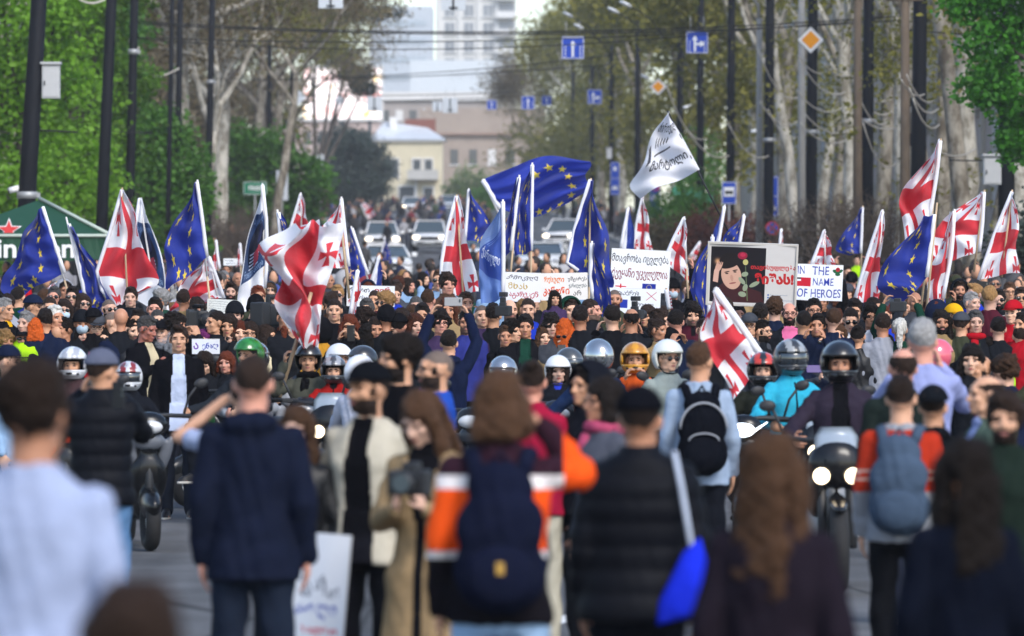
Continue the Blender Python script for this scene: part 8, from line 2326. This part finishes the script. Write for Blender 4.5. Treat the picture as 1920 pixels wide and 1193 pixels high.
# ================================================================== THE REST OF THE CROWD
import re
frnd = random.Random(21)
def clear(x, d, r=.42):
 for q in people:
  l = q['o'].location
  if abs(l.x - x) < r and abs(l.y - d) < 1.2: return False
 return True
HM_, HF_ = ['short', 'crop', 'quiff', 'thick', 'curly', 'buzz', 'sides', 'short', 'crop', 'bald'], ['long', 'wavy', 'bangs', 'bob', 'bun', 'pony', 'long']
HC_ = ['black', 'dark', 'dark', 'brown', 'black', 'auburn', 'darkgrey', 'dark', 'grey', 'blond', 'red']
TC_ = ['blk', 'cha', 'nvy', 'gry', 'cha', 'blk', 'olv', 'lgr', 'tan', 'mar', 'blu', 'grn', 'dnm', 'red', 'brn', 'wht', 'gry', 'lgr', 'tan', 'dnm', 'nvy', 'crm', 'olv']
def random_spec(back=.22):
 f = frnd.random() < .40
 s_ = ['f' if f else 'm', '%s:%s' % (frnd.choice(HF_ if f else HM_), frnd.choice(HC_))]
 s_.append('%s:%s' % (frnd.choice(['jacket', 'jacket', 'jacket', 'hoodie', 'puffer', 'shirt', 'leather']), frnd.choice(TC_)))
 r = frnd.random()
 if r < .10: s_.append('cap:' + frnd.choice(['blk', 'nvy', 'gry', 'red', 'wht', 'olv']))
 elif r < .17: s_.append('beanie:' + frnd.choice(['blk', 'cha', 'gry', 'mar']))
 elif r < .22: s_.append('hood:' + s_[2].split(':')[1])
 r = frnd.random()
 if r < .17: s_.append('sun')
 elif r < .28: s_.append('specs')
 elif r < .31: s_.append('mask')
 if not f and frnd.random() < .32: s_.append('beard=' + frnd.choice(['full', 'stubble']))
 if frnd.random() < .09: s_.append('pose=' + frnd.choice(['r_up', 'photo', 'photo_up', 'l_up', 'r_high', 'phone']))
 s_.append('face=%d' % (frnd.choice([180, 165, 195]) if frnd.random() < back else int(frnd.gauss(0, 24))))
 return ' '.join(s_)
# rows standing behind the front ones: nearest first, so the ones that show largest are individuals
LIMIT = 298
def limit_of_row(d): return (-930 / FPX * d, 930 / FPX * d)
rows = [(57, .80, 0), (61, .72, .3), (65, .72, .1), (69.5, .70, .35), (74, .70, .1), (79, .70, .4), (84.5, .70, .2), (90, .72, .5), (96, .72, .1), (103, .74, .3), (110, .76, .1), (117, .76, .4), (124, .78, .2), (131, .8, 0), (138, .8, .4)]
spare = []
for d, gap, off in rows:
 x0, x1 = -960 / FPX * d, 960 / FPX * d
 x0 = max(x0, ux(-8.5, d)); x1 = min(x1, ux(12.8, d))
 x = x0 + off * gap
 while x < x1:
  xx, dd = x + frnd.gauss(0, .10), d + frnd.gauss(0, .7)
  f = random_spec()
  h = frnd.gauss(1.65 if f[0] == 'f' else 1.76, .075)
  if clear(xx, dd):
   s = S(dd); y = 568 - s * (gz(dd) + h - CAM_H); px = 960 + xx * s
   if len(people) < LIMIT: sp(px, y, f, s=s, low=d < 60)
   else: spare.append((xx, dd, h))
  x += gap * frnd.uniform(.85, 1.2)

# ---- far and hidden people: real figures too small to tell apart, joined into one mass
CLOTHS = [mat('far_cloth_%d' % i, c, .9, var=0) for i, c in enumerate([(.014, .014, .018), (.018, .024, .05), (.06, .06, .065), (.03, .03, .035), (.20, .20, .22), (.10, .08, .05), (.16, .02, .03), (.04, .06, .22), (.05, .07, .04), (.35, .35, .37)])]
SKINF = mat('far_skin', srgb('#b98b70'), .6, var=.15, vscale=.8)
HAIRF = mat('far_hair', (.022, .016, .013), .7, var=.3, vscale=.9)
TROUS = mat('far_trousers', (.03, .034, .05), .9, var=.3, vscale=.9)
_FV = {}
def far_variant(fem, ci, walk):
 key = (fem, ci, walk)
 if key in _FV: return _FV[key]
 bm = bmesh.new()
 ellipsoid(bm, (0, -.01, 1.63), (.074, .09, .115), seg=8, rings=6, mi=0)
 ellipsoid(bm, (0, .025, 1.668), (.086, .10, .098), seg=8, rings=6, mi=1)
 if fem: tube(bm, [(0, .07, 1.68), (0, .09, 1.52), (0, .09, 1.38)], [.085, .09, .05], 6, True, 1)
 loft(bm, [(0, 0, .84, .18, .13), (0, 0, 1.1, .17, .12), (0, 0, 1.34, .20, .13), (0, .005, 1.43, .17, .10), (0, .01, 1.52, .065, .06)], 8, ci)
 for s_ in (1, -1):
  st = .14 * s_ * walk
  tube(bm, [(s_ * .19, 0, 1.42), (s_ * .24, .03, 1.13), (s_ * .22, -.08 - st, .88)], [.065, .055, .04], 5, True, ci)
  tube(bm, [(s_ * .09, 0, .90), (s_ * .11, -.02 + st * .5, .48), (s_ * .11, st, .02)], [.10, .07, .06], 5, True, 2)
 bmesh.ops.triangulate(bm, faces=list(bm.faces))
 bm.verts.index_update()
 _FV[key] = (np.array([tuple(v.co) for v in bm.verts]), np.array([[v.index for v in f.verts] for f in bm.faces]), np.array([f.material_index for f in bm.faces]))
 bm.free()
 return _FV[key]
def far_crowd(label, spots, walk=False):
 V, F, I = [], [], []; n0 = 0
 for x, d, h in spots:
  ci = 3 + frnd.randrange(len(CLOTHS)) if frnd.random() < .55 else 3 + frnd.randrange(4)
  a = frnd.gauss(0, .5) if frnd.random() < .75 else PI + frnd.gauss(0, .4)
  v, f, i = far_variant(frnd.random() < .4, ci, frnd.choice((-1, 1)) if walk else 0)
  ca, sa = math.cos(a), math.sin(a)
  V.append(v @ np.array([[ca, sa, 0], [-sa, ca, 0], [0, 0, 1]]) * (h / 1.75) + np.array([x, d, gz(d)])); F.append(f + n0); I.append(i); n0 += len(v)
 me = mesh_np('crowd', np.concatenate(V), np.concatenate(F), SKINF)
 for m in [HAIRF, TROUS] + CLOTHS: me.materials.append(m)
 setmi(me, np.concatenate(I), 3 + len(CLOTHS))
 return tag(obj('crowd', me), label, kind='stuff')
spare_spots = [(x, d, h) for x, d, h in spare]
far_crowd('packed far rows of the crowd', spare_spots)
walk = []
for i in range(330):
 d = frnd.uniform(285, 560) if i % 3 else frnd.uniform(150, 290)
 u = frnd.choice([frnd.uniform(-10, -5.5), frnd.uniform(-6, 4.5), frnd.uniform(-6, 4.5), frnd.uniform(9.5, 16)]) if d > 285 else frnd.choice([frnd.uniform(-11, -7.5), frnd.uniform(11.6, 15), frnd.uniform(-5.5, 3)])
 if d < 285 and -5.5 < u < 3 and d > 195: continue
 x = ux(u, d)
 if any(abs(x - c.location.x) < 1.4 and abs(d - c.location.y) < 3.2 for c in COL.objects if c.get('category') == 'car'): continue
 walk.append((x, d, frnd.gauss(1.70, .07)))
far_crowd('people walking far up the street and on its pavements', walk, True)

# ================================================================== LABELS FOR THE CROWD
LM += [(100, 470, 'the bright blue flag'), (238, 470, 'the folded red cross flag'), (350, 430, 'the tall dark blue flag'), (470, 480, 'the printed white banner'), (570, 520, 'the swirling flag'), (690, 555, 'the red lettered placard'), (860, 460, 'the tall red cross flag'), (930, 480, 'the light blue banner'), (980, 538, 'the aslant white placard'),
       (1055, 538, 'the orange lettered placard'), (1105, 440, 'the split dark flag'), (1200, 505, 'the largest handwritten placard'), (1187, 573, 'the red crossed placard'), (1410, 515, 'the portrait placard'), (1537, 530, 'the blue lettered placard'), (1640, 480, 'the narrow red cross flag'), (1690, 500, 'the large dark blue flag'),
       (1720, 370, 'the tallest red cross flag'), (1800, 440, 'the spread red cross flag'), (1875, 440, 'the rightmost flag'), (1866, 612, 'the small white card'), (335, 650, 'the white shirted person'), (278, 625, 'the smoking person'), (845, 590, 'the raised phone'), (1190, 670, 'the yellow helmet'), (1046, 695, 'the round white helmet'),
       (1576, 680, 'the glossy black helmet'), (1430, 690, 'the striped helmet'), (135, 685, 'the white full helmet'), (577, 680, 'the black helmet'), (1730, 640, 'the lavender shirt'), (1775, 655, 'the pink helmet'), (515, 592, 'the shoulder camera'), (372, 598, 'the video camera'), (1480, 600, 'the pink shirt'), (382, 650, 'the purple hair'), (1372, 640, 'the low red cross flag'), (420, 577, 'the grey written card'), (936, 690, 'the brushed silver helmet'), (720, 460, 'the far white car'), (1620, 430, 'the shaded blue flag')]
used = {}
for o in COL.objects:
 if o.parent is None and o.get('label'): used.setdefault(o['label'], []).append(o)
ACC = {'sun': 'sunglasses', 'specs': 'glasses', 'mask': 'face mask', 'sun_up': 'sunglasses on the head', 'cap': 'cap', 'beanie': 'beanie', 'hood': 'raised hood', 'scarf': 'scarf', 'headphones': 'headphones', 'cap_back': 'turned cap'}
NT = {'tee': 'shirt', 'shirt': 'shirt', 'sweater': 'sweater', 'jacket': 'jacket', 'open': 'open jacket', 'hoodie': 'hoodie', 'puffer': 'padded jacket', 'coat': 'coat', 'leather': 'leather jacket', 'blazer': 'blazer'}
for q in people:
 e = q['o']
 if e.get('label'): continue
 dd = q['desc']; px, y = q['px'], q['y'] + 12
 topw = '%s %s' % (CN[dd['top'][0]], NT[dd['top'][1]])
 acc = [(CN[c] + ' ' if c and c in CN and k in ('cap', 'beanie', 'scarf') else '') + ACC[k] for k, c in dd['acc']]
 hw = hair_words(q)
 if any(k in ('cap', 'beanie', 'hood') for k, c in dd['acc']): base = 'person in %s and %s' % (acc[0], topw); acc = acc[1:]
 else: base = 'person with %s in %s' % (hw, topw)
 if acc: base += ' wearing ' + acc[0]
 elif q['beard'] == 'full': base = 'bearded ' + base
 fc = (q['face'] + 180) % 360 - 180
 if abs(fc) > 120: base += ', back turned'
 elif fc > 40: base += ', facing right'
 elif fc < -40: base += ', facing left'
 near = sorted(LM, key=lambda m: (m[0] - px) ** 2 + 2.2 * (m[1] - y) ** 2)
 done = False
 for m in near[:9]:
  dx, dy = px - m[0], y - m[1]
  rel = 'left of' if dx < -26 else ('right of' if dx > 26 else ('below' if dy > 0 else 'above'))
  for far in ('', 'just ', 'well '):
   if far == 'just ' and abs(dx) > 60: continue
   if far == 'well ' and abs(dx) < 90: continue
   lab = '%s %s%s %s' % (base, far, rel, m[2])
   lab = lab.replace(' ,', ',')
   if len(lab.split()) <= 16 and lab not in used:
    e['label'] = lab; used[lab] = [e]; done = True; break
  if done: break
 if not done:
  lab = ' '.join((base + ' ' + near[0][2].replace('the ', 'near the ', 1)).split()[-99:])
  e['label'] = lab if len(lab.split()) <= 16 else re.sub(r' (wearing .+?|, back turned|facing \w+)(?= near)', '', lab.replace(', facing', ' facing').replace(', back', ' , back'))
for q in people:
 e = q['o']
 e['group'] = 'riders in the front row' if joints(q['pose'])['ride'] else ('people facing the marchers in the foreground' if q['s'] > 250 else 'people in the crowd')
# ================================================================== AIR
hz = bpy.data.materials.new('haze'); hz.use_nodes = True
nt = hz.node_tree; nt.nodes.remove(nt.nodes['Principled BSDF'])
vp = nt.nodes.new('ShaderNodeVolumePrincipled'); vp.inputs['Color'].default_value = (.86, .90, .96, 1); vp.inputs['Density'].default_value = .00022
nt.links.new(vp.outputs[0], nt.nodes['Material Output'].inputs['Volume'])
bm = bmesh.new(); box(bm, (0, 690, 48), (1440, 1500, 100))
tag(part('haze', bm, hz, None), kind='stuff')
bpy.data.scenes.remove(_work)
